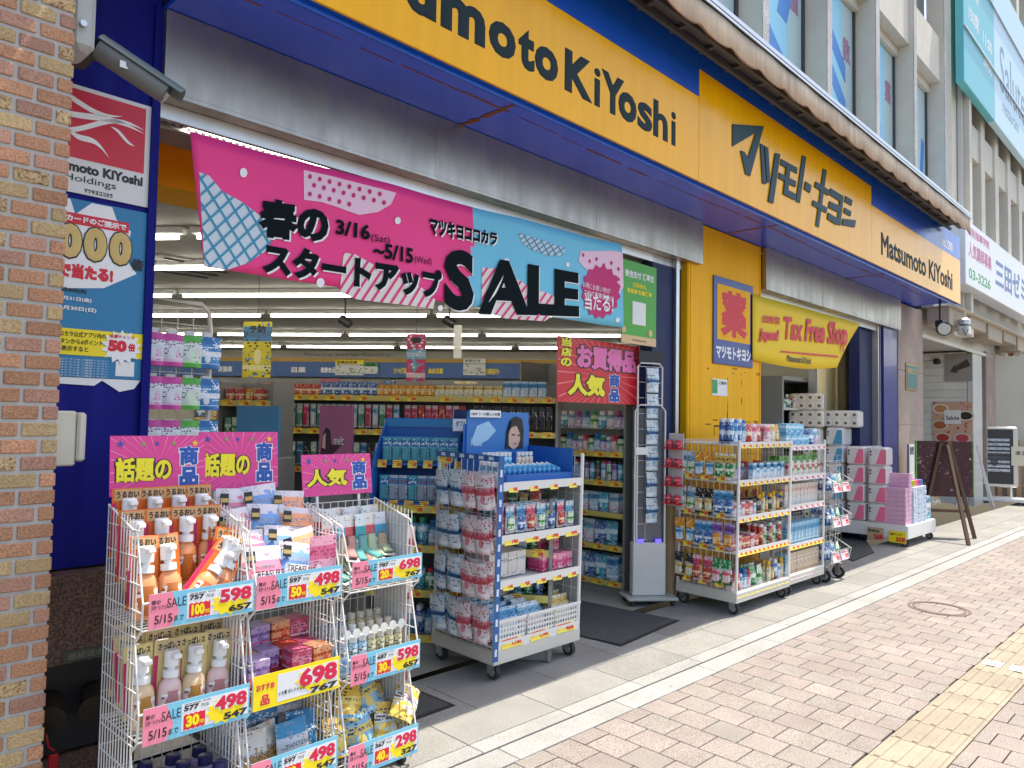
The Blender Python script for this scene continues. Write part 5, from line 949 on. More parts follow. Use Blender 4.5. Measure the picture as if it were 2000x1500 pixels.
row(BT[1:], M2 @ T(.12, .06, 1.117), .3, .45, .2, .051, 'beige serum tube standing in the blue cosmetic display', 'tube', 'serum tubes', deep=1)
for i in range(12): BT[0].put(M2 @ T(.16+.045*i, .12, 1.18) @ RX(-75) @ RZ(R_(-4, 4)), 'blue serum tube lying at the front of the cosmetic display', 'tube', 'serum tubes')
row([S_bot[0], S_bot[2]], M2, .02, .12, .04, 1.117, 'small bottle beside the blue cosmetic display', 'bottle', 'bottles beside the display', deep=4)
b = MB(); b.box(.775, .782, .02, .5, .15, 1.2); r2.part('clear_sleeve', b, mat('clear_sheet', (.7, .75, .78), .15, trans=.5)); row(S_bli[:3], M2 @ T(.79, .05, 0) @ RZ(90), .0, .45, -.01, 1.0, 'blister pack hung on the far flank of the blue-edged rack', 'pack', 'packs on the far flank')
# ================================================================ big wheeled racks at the yellow pillar
random.seed(47)
M3 = T(5.5, 2.93, G(2.93)) @ SLT
SH3 = (.165, .485, .75, 1.035, 1.335)
r3 = wheeled_rack('wheeled_rack', 'wheeled rack of toothpastes and sweets before the yellow pillar', M3, .94, .55, 1.37, SH3)
M4 = T(6.47, 2.95, G(2.95)) @ SLT
r4 = wheeled_rack('wheeled_rack', 'wheeled rack of tall cartons coupled to the toothpaste rack', M4, .75, .53, 1.36, (.165, .425, .77, 1.03, 1.30), left_net=False)
for z, n in zip(SH3, (12, 12, 8, 9, 9)): tags(r3.o, Matrix(), .01, .93, .0, z-.03, n, .07, .05)
for z, n, st in ((.165, 7, 'w'), (.425, 8, 'y'), (.77, 6, 'w'), (1.03, 6, 'w'), (1.30, 6, 'w')): tags(r4.o, Matrix(), .02, .74, .0, z-.03, n, .09, .05, st)
def mix(lst, idx): return [lst[i] for i in idx]
L3 = 'on the %s shelf of the toothpaste rack'
row(mix(S_bot, (1, 6, 0, 2)), M3, .03, .34, .04, .167, 'red topped bottle '+L3 % 'lowest', 'bottle', 'goods on the toothpaste rack', deep=2); row(mix(S_pch, (8, 5, 9)), M3, .36, .62, .05, .167, 'green or orange pack '+L3 % 'lowest', 'pack', 'goods on the toothpaste rack', deep=2, jr=12); row(mix(S_bot, (3, 9, 7, 0)), M3, .64, .92, .04, .167, 'bottle with bright cap '+L3 % 'lowest', 'bottle', 'goods on the toothpaste rack', deep=2)
row(mix(S_box, (6, 1, 6)), M3, .03, .5, .05, .487, 'red carton '+L3 % 'second', 'carton', 'goods on the toothpaste rack', deep=3); row(mix(S_can, (6, 5, 10)), M3, .53, .92, .06, .487, 'slim can '+L3 % 'second', 'can', 'goods on the toothpaste rack', deep=3, gap=.006)
row(mix(S_box, (1, 0, 1, 6)), M3, .03, .4, .05, .752, 'pink and white carton '+L3 % 'third', 'carton', 'goods on the toothpaste rack', deep=2); row(mix(S_box, (10, 10, 3)), M3, .42, .9, .16, .752, 'dark carton '+L3 % 'third', 'carton', 'goods on the toothpaste rack', deep=1)
row(mix(S_bot, (4, 0, 1, 4)), M3, .03, .92, .14, 1.037, 'mauve and white bottle '+L3 % 'fourth', 'bottle', 'goods on the toothpaste rack', deep=2); row(mix(S_box, (2, 0)), M3, .3, .92, .04, 1.037, 'low pale carton in front '+L3 % 'fourth', 'carton', 'goods on the toothpaste rack')
S_spr = [p_can('spray_can', .03, .2, PB[7], caps[0]), p_can('spray_can', .03, .19, PB[2], caps[2])]
row(mix(S_bli, (6, 1, 10, 9)), M3, .03, .92, .3, .487, 'blister pack at the back of the second shelf of the toothpaste rack', 'pack', 'goods on the toothpaste rack', jr=10)
row(mix(S_bli, (10, 3, 6)), M3, .03, .92, .3, .752, 'blister pack at the back of the third shelf of the toothpaste rack', 'pack', 'goods on the toothpaste rack', jr=10)
row(mix(S_bot, (10, 3, 9)), M3, .45, .92, .05, .752, 'small dark or amber bottle along the edge of the third shelf of the toothpaste rack', 'bottle', 'goods on the toothpaste rack', jr=10, gap=.012)
row(S_spr, M3, .02, .3, .08, 1.337, 'blue spray can on top of the toothpaste rack', 'can', 'cans on top of the rack', deep=2); row(mix(S_pch, (6, 1)), M3, .3, .58, .08, 1.337, 'red and white bag on top of the toothpaste rack', 'bag', 'bags on top of the rack', deep=3, jr=14, gap=-.03); row(mix(S_pch, (1, 3, 9)), M3, .58, .93, .06, 1.337, 'striped bag on top of the toothpaste rack', 'bag', 'bags on top of the rack', deep=2, gap=-.02)
# left flank of rack 3: hanging blister packs in rows
for j, (z, pk) in enumerate(((.19, (8, 1, 10)), (.47, (4, 2, 9)), (.73, (2, 10, 0)), (1.02, (3, 9, 0)))):
    for k in range(6): S_bli[pk[k//2]].put(M3 @ T(-.025-.012*(k % 2), .07+.085*k, z+.04) @ RZ(-90+R_(-8, 8)) @ RY(R_(-4, 4)) @ Matrix.Scale(1.25, 4), ('tall', 'long', 'wide', 'bright')[j]+' blister pack hanging on the flank of the toothpaste rack', 'pack', 'blister packs on the rack flank')
    tags(r3.o, RZ(-90), -.5, -.06, -.045, z+.02, 3, .07, .055)
cl = Thing('clip_strip', 'red clip strip with round sweets tubs on the flank of the toothpaste rack', 'clip strip', M3 @ T(-.05, .53, .8)); b = MB(); b.box(-.03, -.02, -.07, .07, 0, .6, 0); cl.part('board', b, mat('strip_clear', (.55, .55, .55), .3))
for j in range(4):
    b = MB(); b.box(-.09, -.031, -.085, .085, .02+.15*j, .032+.15*j); cl.part('ledge', b, mat('strip_red', 'c22030'))
    for k in range(2):
        c = MB(); c.lathe([(.025, 0), (.03, .008), (.03, .05), (.024, .062)], 12); p_can; 
        if j == 0 and k == 0: TUB = Proto('sweets_tub', c, printed('tub', 'b8203a', 'd84a5a', '8a1428', ink='f0dcd8', scale=25), .07, .07, .075, smooth=40)
        TUB.put(M3 @ T(-.05, .53, .8) @ T(-.062, -.042+.084*k, .033+.15*j), 'red sweets tub on the red clip strip', 'tub', 'sweets tubs')
row(B_cart[:1], M4, .09, .74, .04, .167, 'tan tall carton on the lowest shelf of the carton rack', 'carton', 'tall cartons', deep=2); row(B_cart[1:2], M4, .01, .09, .04, .167, 'blue tall carton at the end of the lowest shelf', 'carton', 'tall cartons', deep=2)
row(B_cart[1:2], M4, .02, .74, .04, .427, 'blue tall carton on the second shelf of the carton rack', 'carton', 'tall cartons', deep=2); row([B_cart[2]], M4, .02, .74, .06, .772, 'pale tall carton on the third shelf of the carton rack', 'carton', 'tall cartons', deep=2)
GRB = p_box('green_tissue_box', .13, .1, .09, printed('green_box', '3aa032', '58b848', '2a8028', ink='e8f4e0', scale=10)); row([S_box[1], S_box[5]], M4, .02, .74, .04, 1.032, 'small pink or green carton on the fourth shelf of the carton rack', 'carton', 'small cartons', deep=1); row([GRB], M4, .03, .74, .12, 1.12, 'green box stacked on the fourth shelf of the carton rack', 'box', 'green boxes'); row([GRB], M4, .03, .74, .12, 1.032, 'green box under another on the fourth shelf', 'box', 'green boxes')
BLP = [p_box('blue_packet', .12, .09, .1, printed('bluepk', '5fb4d8', '9fd6ea', '3a8ab8', ink='f0f8fc', scale=12))]; row(BLP, M4, .01, .5, .06, 1.302, 'light blue packet on top of the carton rack', 'packet', 'blue packets'); row(BLP, M4, .04, .52, .07, 1.405, 'light blue packet of the upper layer on top of the carton rack', 'packet', 'blue packets'); row([S_pch[7], S_pch[0]], M4, .54, .75, .06, 1.302, 'blue and white pack on top of the carton rack end', 'pack', 'packs on the carton rack', deep=2)
# small wire rack at the end
M5 = T(7.26, 2.98, G(2.98)) @ SLT
t5 = Thing('wire_rack', 'slim white wire rack with sloping baskets coupled to the carton rack', 'display rack', M5); b = MB(); wire_panel(b, (0, 0), (.42, 0), .15, 1.15, .06, .14); wire_panel(b, (0, .3), (.42, .3), .15, 1.25, .06, .14); wire_panel(b, (.42, 0), (.42, .3), .15, 1.2, .05, .14); t5.part('net', b, WIREW)
for j in range(3):
    z = .2+.33*j; b = MB(); b.tube([(-.01, .28, z+.3), (-.01, -.1, z+.1), (-.01, -.08, z), (.43, -.08, z), (.43, -.1, z+.1), (.43, .28, z+.3)], .005, 5); wire_panel(b, (0, -.08), (.42, -.08), z, z+.1, .06, .05); t5.part('basket', b, WIREW)
    row(mix(S_pch, (7, 0, 5)), M5, .0, .42, -.05, z+.01, 'pack in the '+('lowest', 'middle', 'highest')[j]+' basket of the slim wire rack', 'pack', 'packs in the slim wire rack', deep=3, jr=12); tags(t5.o, Matrix(), .0, .42, -.09, z+.0, 2, .17, .09, 'w')
for x, y in ((.05, 0), (.38, 0), (.05, .28), (.38, .28)): caster(t5, x, y, .06)
# ================================================================ paper cart
random.seed(53)
MC = T(10.12, 3.1, G(3.1))
ct = Thing('flat_cart', 'white panelled flat cart loaded with tissue and toilet paper', 'cart', MC); b = MB(); b.cbox(0, 1.12, 0, 1.05, .1, .27, .008); ct.part('deck', b, WHITE)
for x, y in ((.08, .06), (1.04, .06), (.08, .95), (1.04, .95)): caster(ct, x, y, .045)
for (px, w, h, a, s1, s2, M_) in ((0, .2, .16, mat('card_kraft', 'c9a98a', .5), '新商品', '268', RZ(-90) @ T(-.38, -.012, .05)), (1, .2, .14, YEL, '5箱パック', '358', RZ(-90) @ T(-.12, -.012, .05))):
    b = MB(); b.box(-w/2, w/2, -.003, 0, 0, h, 0); b.text(s1, (-w*.45, -.003, h*.62), w*.7, h*.22, 1, .03); b.text(s2, (-w*.1, -.003, h*.1), w*.55, h*.4, 2, .06); o = link('price_card', b.mesh('price_card', [a, INK, RED]), M_, ct.o)
def wrap(name, w, d, h, base, wedge, rolls=False):
    a = MB(); a.cbox(-w/2, w/2, -d/2, d/2, 0, h, .02); k = MB()
    for sgn, pl in ((1, None),):
        k.prism([(-w*.1, h*.08), (w*.46, h*.08), (w*.46, h*.86), (w*.18, h*.86)], -d/2-.002, -d/2-.0005); k.box(-w*.42, -w*.32, -d/2-.002, -d/2-.0005, h*.7, h*.8, 1); k.box(-w*.42, -w*.32, -d/2-.002, -d/2-.0005, h*.54, h*.62, 1)
        k.prism([(-d*.1, h*.08), (d*.46, h*.08), (d*.46, h*.86), (d*.18, h*.86)], -w/2-.002, -w/2-.0005, 0, 'YZ'); k.box(-w/2-.002, -w/2-.0005, -d*.42, -d*.32, h*.7, h*.8, 1)
    return Proto(name, a, base, w, d, h, [('print', k, [wedge, INK], False)], smooth=30)
FILMW = mat('wrap_white', (.72, .7, .7), .25, coat=.4); WP = wrap('toilet_roll_pack', .22, .26, .235, FILMW, mat('wedge_pink', 'f0789a', .35)); WBl = wrap('toilet_roll_pack', .22, .26, .235, FILMW, mat('wedge_blue', '4aa0c8', .35))
LP = 'pink and white toilet roll pack stacked on the flat cart'; LB = 'blue and white toilet roll pack stacked on the flat cart'
for (xx, yy, n, pr, lb) in ((.12, .36, 4, WP, LP), (.12, .63, 4, WP, LP), (.12, .9, 5, WBl, LB), (.36, .9, 5, WP, LP), (.6, .9, 5, WP, LP), (.36, .63, 4, WP, LP), (.6, .63, 4, WP, LP)):
    for zz in range(n): pr.put(MC @ T(xx+R_(-.006, .006), yy+R_(-.006, .006), .272+.238*zz) @ RZ(-90+R_(-2.5, 2.5)), lb, 'toilet paper', 'toilet roll packs')
# rolls packs with bare roll ends on top and behind
def rollend(name, nx, nz, pr):
    w, h, r = .11*nx, .11*nz, .055; a = MB(); a.cbox(-w/2, w/2, -.11, .11, 0, h, .02); e = MB()
    for i in range(nx):
        for j in range(nz): 
            e.tube([(-w/2+r*(2*i+1), -.1108, r*(2*j+1)), (-w/2+r*(2*i+1), -.116, r*(2*j+1))], [r*.9, r*.8], 14); e.tube([(-w/2+r*(2*i+1), -.1165, r*(2*j+1)), (-w/2+r*(2*i+1), -.117, r*(2*j+1))], .02, 10, 1)
    g = MB(); g.prism([(-w*.1, .02), (w*.45, .02), (w*.4, h*.5), (w*.1, h*.9), (-w*.05, h*.5)], -.1185, -.1175) if pr else g.box(-.01, .01, .0, .01, .0, .01)
    return Proto(name, a, FILMW, w, .22, h, [('roll_end', e, [mat('roll_paper', (.7, .68, .62), .9), mat('core_dark', (.12, .11, .1), .9)], 40), ('print', g, mat('leaf_green', (.12, .38, .04), .4), False)], smooth=30)
RE = rollend('roll_bundle', 4, 2, False); RG = rollend('roll_bundle', 2, 2, True)
for i in range(2): RE.put(MC @ T(-.14, 1.2, 1.46+.225*i) @ RZ(-75), 'bundle of bare toilet roll ends on the tall stack behind the cart', 'toilet paper', 'roll bundles')
for i in range(6): RG.put(MC @ T(-.14, 1.12, .03+.238*i) @ RZ(-80), 'bundle with green leaf print stacked beside the cart', 'toilet paper', 'leaf print bundles')
RE.put(MC @ T(.2, .85, 1.465) @ RZ(-85), 'bundle of bare roll ends topping the pink and blue packs', 'toilet paper', 'roll bundles')
PKT = p_box('tissue_box', .115, .24, .055, printed('tissue_lilac', 'd9a8c6', 'e2b8d2', 'd098bc', ink='8a4a80', scale=6, lines=0)); BLT = Proto('tissue_box', MB().cbox(-.12, .12, -.06, .06, 0, .055, .003), printed('tissue_wave', 'd6e2ec', '2a68b0', '6fb0dc', ink='1f4a88', scale=9, lines=0), .24, .12, .055)
for c in range(2):
    for k in range(11-2*c*0-(0 if c else 3)): PKT.put(MC @ T(.06+.13*c, .15, .272+.057*k) @ RZ(R_(-1.5, 1.5)), 'lilac tissue box in a stack at the front of the flat cart', 'tissue box', 'lilac tissue boxes')
for c in range(4):
    for k in range(8): BLT.put(MC @ T(.39+.25*(c % 2), .07+.125*(c//2), .272+.057*k) @ RZ(R_(-1.5, 1.5)), 'blue wave tissue box stacked on the flat cart', 'tissue box', 'blue wave tissue boxes')
BL2 = Proto('tissue_pack', MB().cbox(-.13, .13, -.12, .12, 0, .3, .008), printed('tissue_teal', '3a90b8', 'e2e6e8', '6fb8d4', ink='f0f4f8', scale=6, lines=2), .26, .24, .3); BL2.put(MC @ T(.92, .16, .272), 'teal and white five-box tissue pack at the cart corner', 'tissue box', 'tissue packs'); BL2.put(MC @ T(.92, .42, .272), 'teal and white five-box tissue pack behind the corner pack', 'tissue box', 'tissue packs')
for i, c in enumerate(('8aa82a', 'e0902a', 'd8409a', '8a3a9a', '2f7fb5')):
    o = Proto('tissue_pack_small', MB().cbox(-.04, .04, -.06, .06, 0, .075, .003), mat('tissue_'+c, c, .4), .08, .12, .075); o.put(MC @ T(.34+.085*i, .1, .73), ('green', 'orange', 'magenta', 'violet', 'blue')[i]+' tissue box in the bright row on top of the wave boxes', 'tissue box', 'bright tissue boxes')
# ================================================================ mats
MATG = speckle('mat_grey', (.05, .055, .06), (.02, .022, .025), (.11, .12, .12), 220, .95, .05, .5); EDGE = mat('mat_edge', (.012, .012, .013), .8)
for nm, lab, pts in (('mat', 'grey entrance mat between the blue-edged rack and the yellow pillar', ((4.18, 3.06), (5.04, 3.15), (4.94, 4.1), (4.05, 4.0))), ('mat', 'grey entrance mat under the front wire racks', ((1.55, 2.99), (2.69, 3.03), (2.66, 3.9), (1.52, 3.86))), ('mat', 'grey entrance mat beside the flat cart', ((8.6, 3.2), (9.4, 3.25), (10.7, 3.85), (9.6, 4.1)))):
    cx = sum(p[0] for p in pts)/4; cy = sum(p[1] for p in pts)/4; t = Thing('entrance_'+nm, lab, 'mat', T(cx, cy, 0))
    b = MB(); b.prism([(p[0]-cx, p[1]-cy) for p in pts], -.03, .004, 0, 'XY'); b.shift(lambda v: Vector((v.x, v.y, v.z+G(cy+v.y)))); t.part('border', b, EDGE)
    b = MB(); b.prism([((p[0]-cx)*.955, (p[1]-cy)*.955) for p in pts], -.02, .009, 0, 'XY'); b.shift(lambda v: Vector((v.x, v.y, v.z+G(cy+v.y)))); t.part('pile', b, MATG)
# ================================================================ sale banner, posters at the opening
YBN = 3.36
def onb(px, py, Y=YBN): return FY(px, py, Y)
bn = Thing('sale_banner', 'long pink and blue spring sale banner hanging across the first opening', 'banner', MF, org=(3.1, YBN, 2.5))
A, B_, C_, D_ = onb(368, 258), onb(1212, 478), onb(1217, 640), onb(395, 522); MIDT, MIDB = onb(928, 418), onb(905, 600)
def wv(v):
    return Vector((v.x, v.y+.012*math.sin(v.x*5.2+v.z*1.5)+.006*math.sin(v.x*2.1-v.z*2)+.003*math.sin(v.x*12+v.z*2), v.z))
def bpt(u, v):                                               # bilinear point on the banner
    return tuple((A[i]*(1-u)+B_[i]*u)*(1-v)+(D_[i]*(1-u)+C_[i]*u)*v for i in (0, 1))
def bq(px, py): return onb(px, py)
b = MB(); NU = 90; NV = 10; vs = []; fs = []
for i in range(NU+1):
    for j in range(NV+1): p = bpt(i/NU, j/NV); vs.append((p[0], YBN, p[1]))
for i in range(NU):
    for j in range(NV): a = i*(NV+1)+j; fs.append((a, a+1, a+NV+2, a+NV+1))
b.add(vs, fs); b.m = [0 if (k//NV+.5)/NU < .537-.03*(k % NV)/NV else 1 for k in range(len(fs))]; b.shift(wv)
cloth = bn.part('cloth', b, [mat('banner_pink', 'f23a88', .6), mat('banner_cyan', '6cc4e0', .6)], smooth=True); cloth.modifiers.new('t', 'SOLIDIFY').thickness = .002
def clip(poly, band):                                        # cut a field outline by a convex band
    out = poly
    n = len(band); ar = sum(band[i][0]*band[(i+1) % n][1]-band[(i+1) % n][0]*band[i][1] for i in range(n))
    for i in range(n):
        a, c = band[i], band[(i+1) % n]; s_ = 1 if ar > 0 else -1; side = lambda p: s_*((c[0]-a[0])*(p[1]-a[1])-(c[1]-a[1])*(p[0]-a[0])); res = []
        for j in range(len(out)):
            p, q = out[j], out[(j+1) % len(out)]; sp, sq = side(p), side(q)
            if sp >= 0: res.append(p)
            if (sp >= 0) != (sq >= 0): t = sp/(sp-sq); res.append((p[0]+(q[0]-p[0])*t, p[1]+(q[1]-p[1])*t))
        out = res
        if len(out) < 3: return []
    return out
def bands(poly, cx, cy, ang, step, wid, n):
    c, s_ = math.cos(math.radians(ang)), math.sin(math.radians(ang)); r = []
    for k in range(-n, n+1):
        ox, oy = cx-s_*step*k, cy+c*step*k; q = clip(poly, [(ox+c*a-s_*b2, oy+s_*a+c*b2) for a, b2 in ((-300, -wid), (300, -wid), (300, wid), (-300, wid))])
        if q: r.append(q)
    return r
def bpoly(name, polys, m, lift):
    for i, pl in enumerate(polys):                           # cut into narrow strips so that the print follows the folds
        xs = [p[0] for p in pl]; x0, x1 = min(xs), max(xs); n = max(1, int((x1-x0)/9)); b = MB()
        for k in range(n):
            xa, xb = x0+(x1-x0)*k/n, x0+(x1-x0)*(k+1)/n; q = clip(pl, [(xa, 0), (xb, 0), (xb, 1500), (xa, 1500)])
            if len(q) > 2: b.add([(x, YBN-lift-.00005*i, z) for x, z in [bq(*p) for p in q]], [tuple(range(len(q)))])
        b.shift(wv); o = bn.part(name, b, m, cloth)
    return o
GREYW = mat('banner_greywhite', 'c9d4dc', .6); PALEP = mat('banner_palepink', 'edc6da', .6); CREAM = mat('banner_cream', 'e6dcd0', .6); TEALI = mat('banner_teal', '2a8fb0', .6); DKI = mat('banner_ink', (.006, .012, .015), .8, spec=.08)
bpoly('lattice_field', [[(385, 338), (405, 345), (430, 375), (470, 395), (520, 430), (535, 460), (520, 490), (480, 515), (440, 528), (395, 520)]], GREYW, .003)
LF = [(385, 338), (405, 345), (430, 375), (470, 395), (520, 430), (535, 460), (520, 490), (480, 515), (440, 528), (395, 520)]
lat = bands(LF, 450, 450, 58, 25, 2.2, 6)
lat2 = bands(LF, 450, 450, -42, 23, 2.2, 6)
LF2 = [(1010, 455), (1105, 485), (1095, 500), (1070, 500), (1035, 488), (1018, 475)]
bpoly('lattice_field', [LF2], GREYW, .003); bpoly('lattice', bands(LF2, 1060, 480, 60, 12, 1.2, 8), TEALI, .0042); bpoly('lattice', bands(LF2, 1060, 480, -35, 9, 1.2, 6)+lat2, TEALI, .0052)
bpoly('lattice', lat, TEALI, .0042)
bpoly('dot_field', [[(593, 332), (650, 345), (770, 378), (760, 400), (735, 415), (700, 420), (660, 405), (630, 395), (594, 390)], [(1197, 490), (1213, 495), (1215, 560), (1195, 600), (1175, 555), (1130, 510), (1135, 490)]], PALEP, .003)
dots = []
for k in range(30):
    x = 605+(k % 8)*19+(k//8 % 2)*8; y = 345+(k % 8)*5+(k//8)*17
    if y > 404-abs(x-690)*.12 or x > 752: continue
    dots.append([(x+4*math.cos(a*.9), y+5*math.sin(a*.9)) for a in range(7)])
for k in range(24):
    x = 1140+(k % 6)*13; y = 498+(k//6)*20+(k % 6)*4+8*(k % 2)
    if y > 500+(x-1130)*1.1 or x > 1210: continue
    dots.append([(x+2.5*math.cos(a*.9), y+4*math.sin(a*.9)) for a in range(7)])
bpoly('dot', dots, mat('banner_magenta', 'c41f6c', .6), .0045)
bpoly('stripe_field', [[(672, 493), (695, 497), (760, 535), (820, 560), (850, 585), (845, 603), (700, 585), (665, 570)], [(945, 522), (980, 525), (1030, 560), (1085, 580), (1085, 610), (1060, 628), (990, 622), (942, 608)]], CREAM, .003)
st = bands([(672, 493), (695, 497), (760, 535), (820, 560), (850, 585), (845, 603), (700, 585), (665, 570)], 750, 550, -58, 16, 2.4, 9)+bands([(945, 522), (980, 525), (1030, 560), (1085, 580), (1085, 610), (1060, 628), (990, 622), (942, 608)], 1010, 580, -55, 13, 2, 9)
bpoly('stripe', st, PINK, .0045)
bpoly('seal', [[(1172+(40 if i % 2 else 35)*math.cos(i*math.pi/16)*.95, 570+(54 if i % 2 else 47)*math.sin(i*math.pi/16)) for i in range(32)]], mat('banner_magenta', 'c41f6c'), .006)
bpoly('spot', [[(x+r*math.cos(a*.7), y+r*1.2*math.sin(a*.7)) for a in range(9)] for x, y, r in ((474, 338, 8), (773, 432, 6), (627, 552, 8), (990, 510, 5), (1107, 517, 4), (860, 602, 5), (1205, 625, 4))], WINK, .0048)
def btext(strs, shadow=True):
    for s_, x0, yb, x1, yt, bold in strs:
        q0 = bq(x0, yb); q1 = bq(x1, yt); b = MB(); nch = len(s_); w = (q1[0]-q0[0]); sk = (q1[1]-q0[1]); 
        # the rectangle's lower right corner decides the slope of the line of type
        yield s_, q0, q1, bold
def bline(s_, p0, p1, hpx, bold, m=DKI, sh=WINK, lift=.0075):
    """line of type from lower-left pixel p0 to lower-right pixel p1, hpx its height in pixels at the left and right end"""
    a, c = Vector(bq(*p0)), Vector(bq(*p1)); h0 = bq(p0[0], p0[1]-hpx[0])[1]-a[1]; h1 = bq(p1[0], p1[1]-hpx[1])[1]-c[1]; d = c-a; b = MB()
    vs, fs, gw, gh = glyphs(s_, bold)
    for layer, (ofx, ofz, lf, mi) in enumerate(((.009, -.007, lift, 0), (0, 0, lift+.0018, 1))):
        if layer == 0 and sh is None: continue
        b.add([(a.x+d.x*x+ofx, YBN-lf+.0004*(1-z), a.y+d.y*x+(h0+(h1-h0)*x)*y+ofz) for x, y, z in vs], fs, mi)
    b.shift(wv); bn.part('lettering', b, [sh or m, m], cloth)
bline('春の', (502, 462), (640, 478), (78, 76), .06); bline('スタートアップ', (510, 535), (862, 588), (66, 60), .06); bline('S', (866, 604), (926, 610), (120, 120), .05); bline('ALE', (934, 613), (1128, 619), (114, 86), .05)
bline('3/16', (655, 457), (720, 470), (30, 30), .035, sh=None); bline('(Sat)', (722, 474), (757, 480), (17, 17), .0, sh=None); bline('~5/15', (727, 502), (803, 516), (30, 30), .035, sh=None); bline('(Wed)', (806, 517), (842, 521), (17, 17), .0, sh=None)
bline('マツキヨココカラ', (838, 458), (972, 480), (36, 26), .05)
bline('当たる!', (1140, 604), (1196, 612), (34, 36), .02, m=WINK, sh=None); bline('お得にお買い物が', (1137, 560), (1190, 575), (11, 11), .0, m=WINK, sh=None); bline('つきで豪華賞品が', (1140, 575), (1196, 590), (11, 11), .0, m=WINK, sh=None)
# green payment poster, hung by its top edge
X0, Zt = FY(1215, 505, 3.49); X1, Zb = FY(1281, 678, 3.49)
gpz = Thing('payment_poster', 'green payment poster with white and yellow characters right of the sale banner', 'poster', MF, org=(X0, 3.49, Zb)); w = X1-X0; h = Zt-Zb
b = MB(); b.box(X0, X1, 3.49, 3.493, Zb, Zt, 0); b.box(X0, X1, 3.4885, 3.4899, Zb, Zb+h*.1, 1); pn = gpz.part('sheet', b, [mat('poster_green', '3aa32c', .4), mat('poster_sand', 'd9b483', .4)])
b = MB(); b.box(X0+w*.3, X0+w*.68, 3.4875, 3.489, Zb+h*.24, Zb+h*.52); gpz.part('blank_square', b, PAPER, pn)
b = MB(); b.text('微信支付 汇率优', (X0+w*.08, 3.4895, Zb+h*.8), w*.84, h*.09, 0, .03); b.text('扫码有礼', (X0+w*.3, 3.4895, Zb+h*.69), w*.4, h*.06, 1, .03); b.text('享商家专属汇率', (X0+w*.14, 3.4895, Zb+h*.61), w*.72, h*.06, 1, .03); b.text('WeChat Pay', (X0+w*.3, 3.4883, Zb+h*.03), w*.4, h*.03, 2, .02); gpz.part('lettering', b, [WINK, YEL, INK], pn)
for u in (.06, .82): b = MB(); b.prism([(X0+w*u+.03*math.cos(a*.7), Zb+h*.16+.03*math.sin(a*.7)) for a in range(9)], 3.486, 3.4884); gpz.part('coin', b, mat('poster_sand', 'd9b483'), pn)
# red bargain placard
X0, Zt = FY(1089, 672, 3.6); X1, Zb = FY(1248, 788, 3.6); w = X1-X0; h = .5; Zb = 1.63; Zt = 2.12
rd = Thing('bargain_placard', 'red bargain placard with pink and yellow characters over the laundry shelf', 'placard', MF, org=(X0, 3.6, Zb)); b = MB(); b.box(X0, X1, 3.6, 3.604, Zb, Zt); pn = rd.part('sheet', b, mat('placard_red', 'cf1f2f', .4)); b = MB()
for i in range(40):
    a = 2*math.pi*i/40; c, s_ = math.cos(a), math.sin(a); q = [(X0+w*.55+.1*c, Zb+h*.45+.1*s_), (X0+w*.55+.6*c-.006*s_, Zb+h*.45+.6*s_+.006*c), (X0+w*.55+.6*c+.006*s_, Zb+h*.45+.6*s_-.006*c)]; q = [(max(X0+.003, min(X1-.003, x)), max(Zb+.003, min(Zt-.003, z))) for x, z in q]; b.add([(x, 3.5994, z) for x, z in q], [(0, 1, 2)])
rd.part('ray', b, mat('placard_redray', 'ea7a80', .4), pn)
for s_, u, v, ww, hh, c1, c2 in (('お買得品', .2, .5, .76, .42, 'e86fae', '30101c'), ('人気', .1, .08, .46, .38, 'f2e52a', '20200a'), ('当店の', .02, .55, .15, .38, 'f2e52a', '20200a')):
    b = MB(); tt = s_
    if s_ == '当店の':
        for j, ch in enumerate(s_): b.text(ch, (X0+w*.03, 3.599, Zb+h*(.83-.15*j)), w*.13, h*.14, 0, .12, lift=.001, th=.0005); b.text(ch, (X0+w*.033, 3.599, Zb+h*(.833-.15*j)), w*.12, h*.13, 1, .05, lift=.003, th=.0005)
    else: b.text(s_, (X0+w*u, 3.599, Zb+h*v), w*ww, h*hh, 0, .13, lift=.001, th=.0005); b.text(s_, (X0+w*(u+.012), 3.599, Zb+h*(v+.02)), w*(ww-.024), h*(hh-.04), 1, .06, lift=.003, th=.0005)
    rd.part('lettering', b, [mat('pl_'+c2, c2, .4), mat('pl_'+c1, c1, .4)], pn)
b = MB()
for j, ch in enumerate('商品'): b.text(ch, (X0+w*.6, 3.599, Zb+h*(.27-.24*j)), w*.14, h*.22, 0, .12, lift=.001, th=.0005); b.text(ch, (X0+w*.604, 3.599, Zb+h*(.275-.24*j)), w*.13, h*.21, 1, .05, lift=.003, th=.0005)
rd.part('lettering', b, [WINK, BLUEI], pn)
# tax free banner, with a free lower right corner
YT = 3.42; q = [FY(px, py, YT) for px, py in ((1470, 574), (1681, 632), (1640, 716), (1580, 718), (1530, 712), (1470, 702))]
tf = Thing('tax_free_banner', 'yellow tax free banner with red lettering in the second opening', 'banner', MF, org=(q[0][0], YT, 2.2)); b = MB(); NU, NV = 24, 6; vs = []; fs = []
TLx, TLz = q[0]; TRx, TRz = q[1]; BLx, BLz = q[5]; BRx, BRz = FY(1636, 718, YT)
for i in range(NU+1):
    for j in range(NV+1):
        u, v = i/NU, j/NV; x = (TLx*(1-u)+TRx*u)*(1-v)+(BLx*(1-u)+BRx*u)*v; z = (TLz*(1-u)+TRz*u)*(1-v)+(BLz*(1-u)+BRz*u)*v-.05*math.sin(u*math.pi)*v
        vs.append((x, YT+.05*max(0, u-.6)*math.sin(v*3)+.005*math.sin(u*14), z))
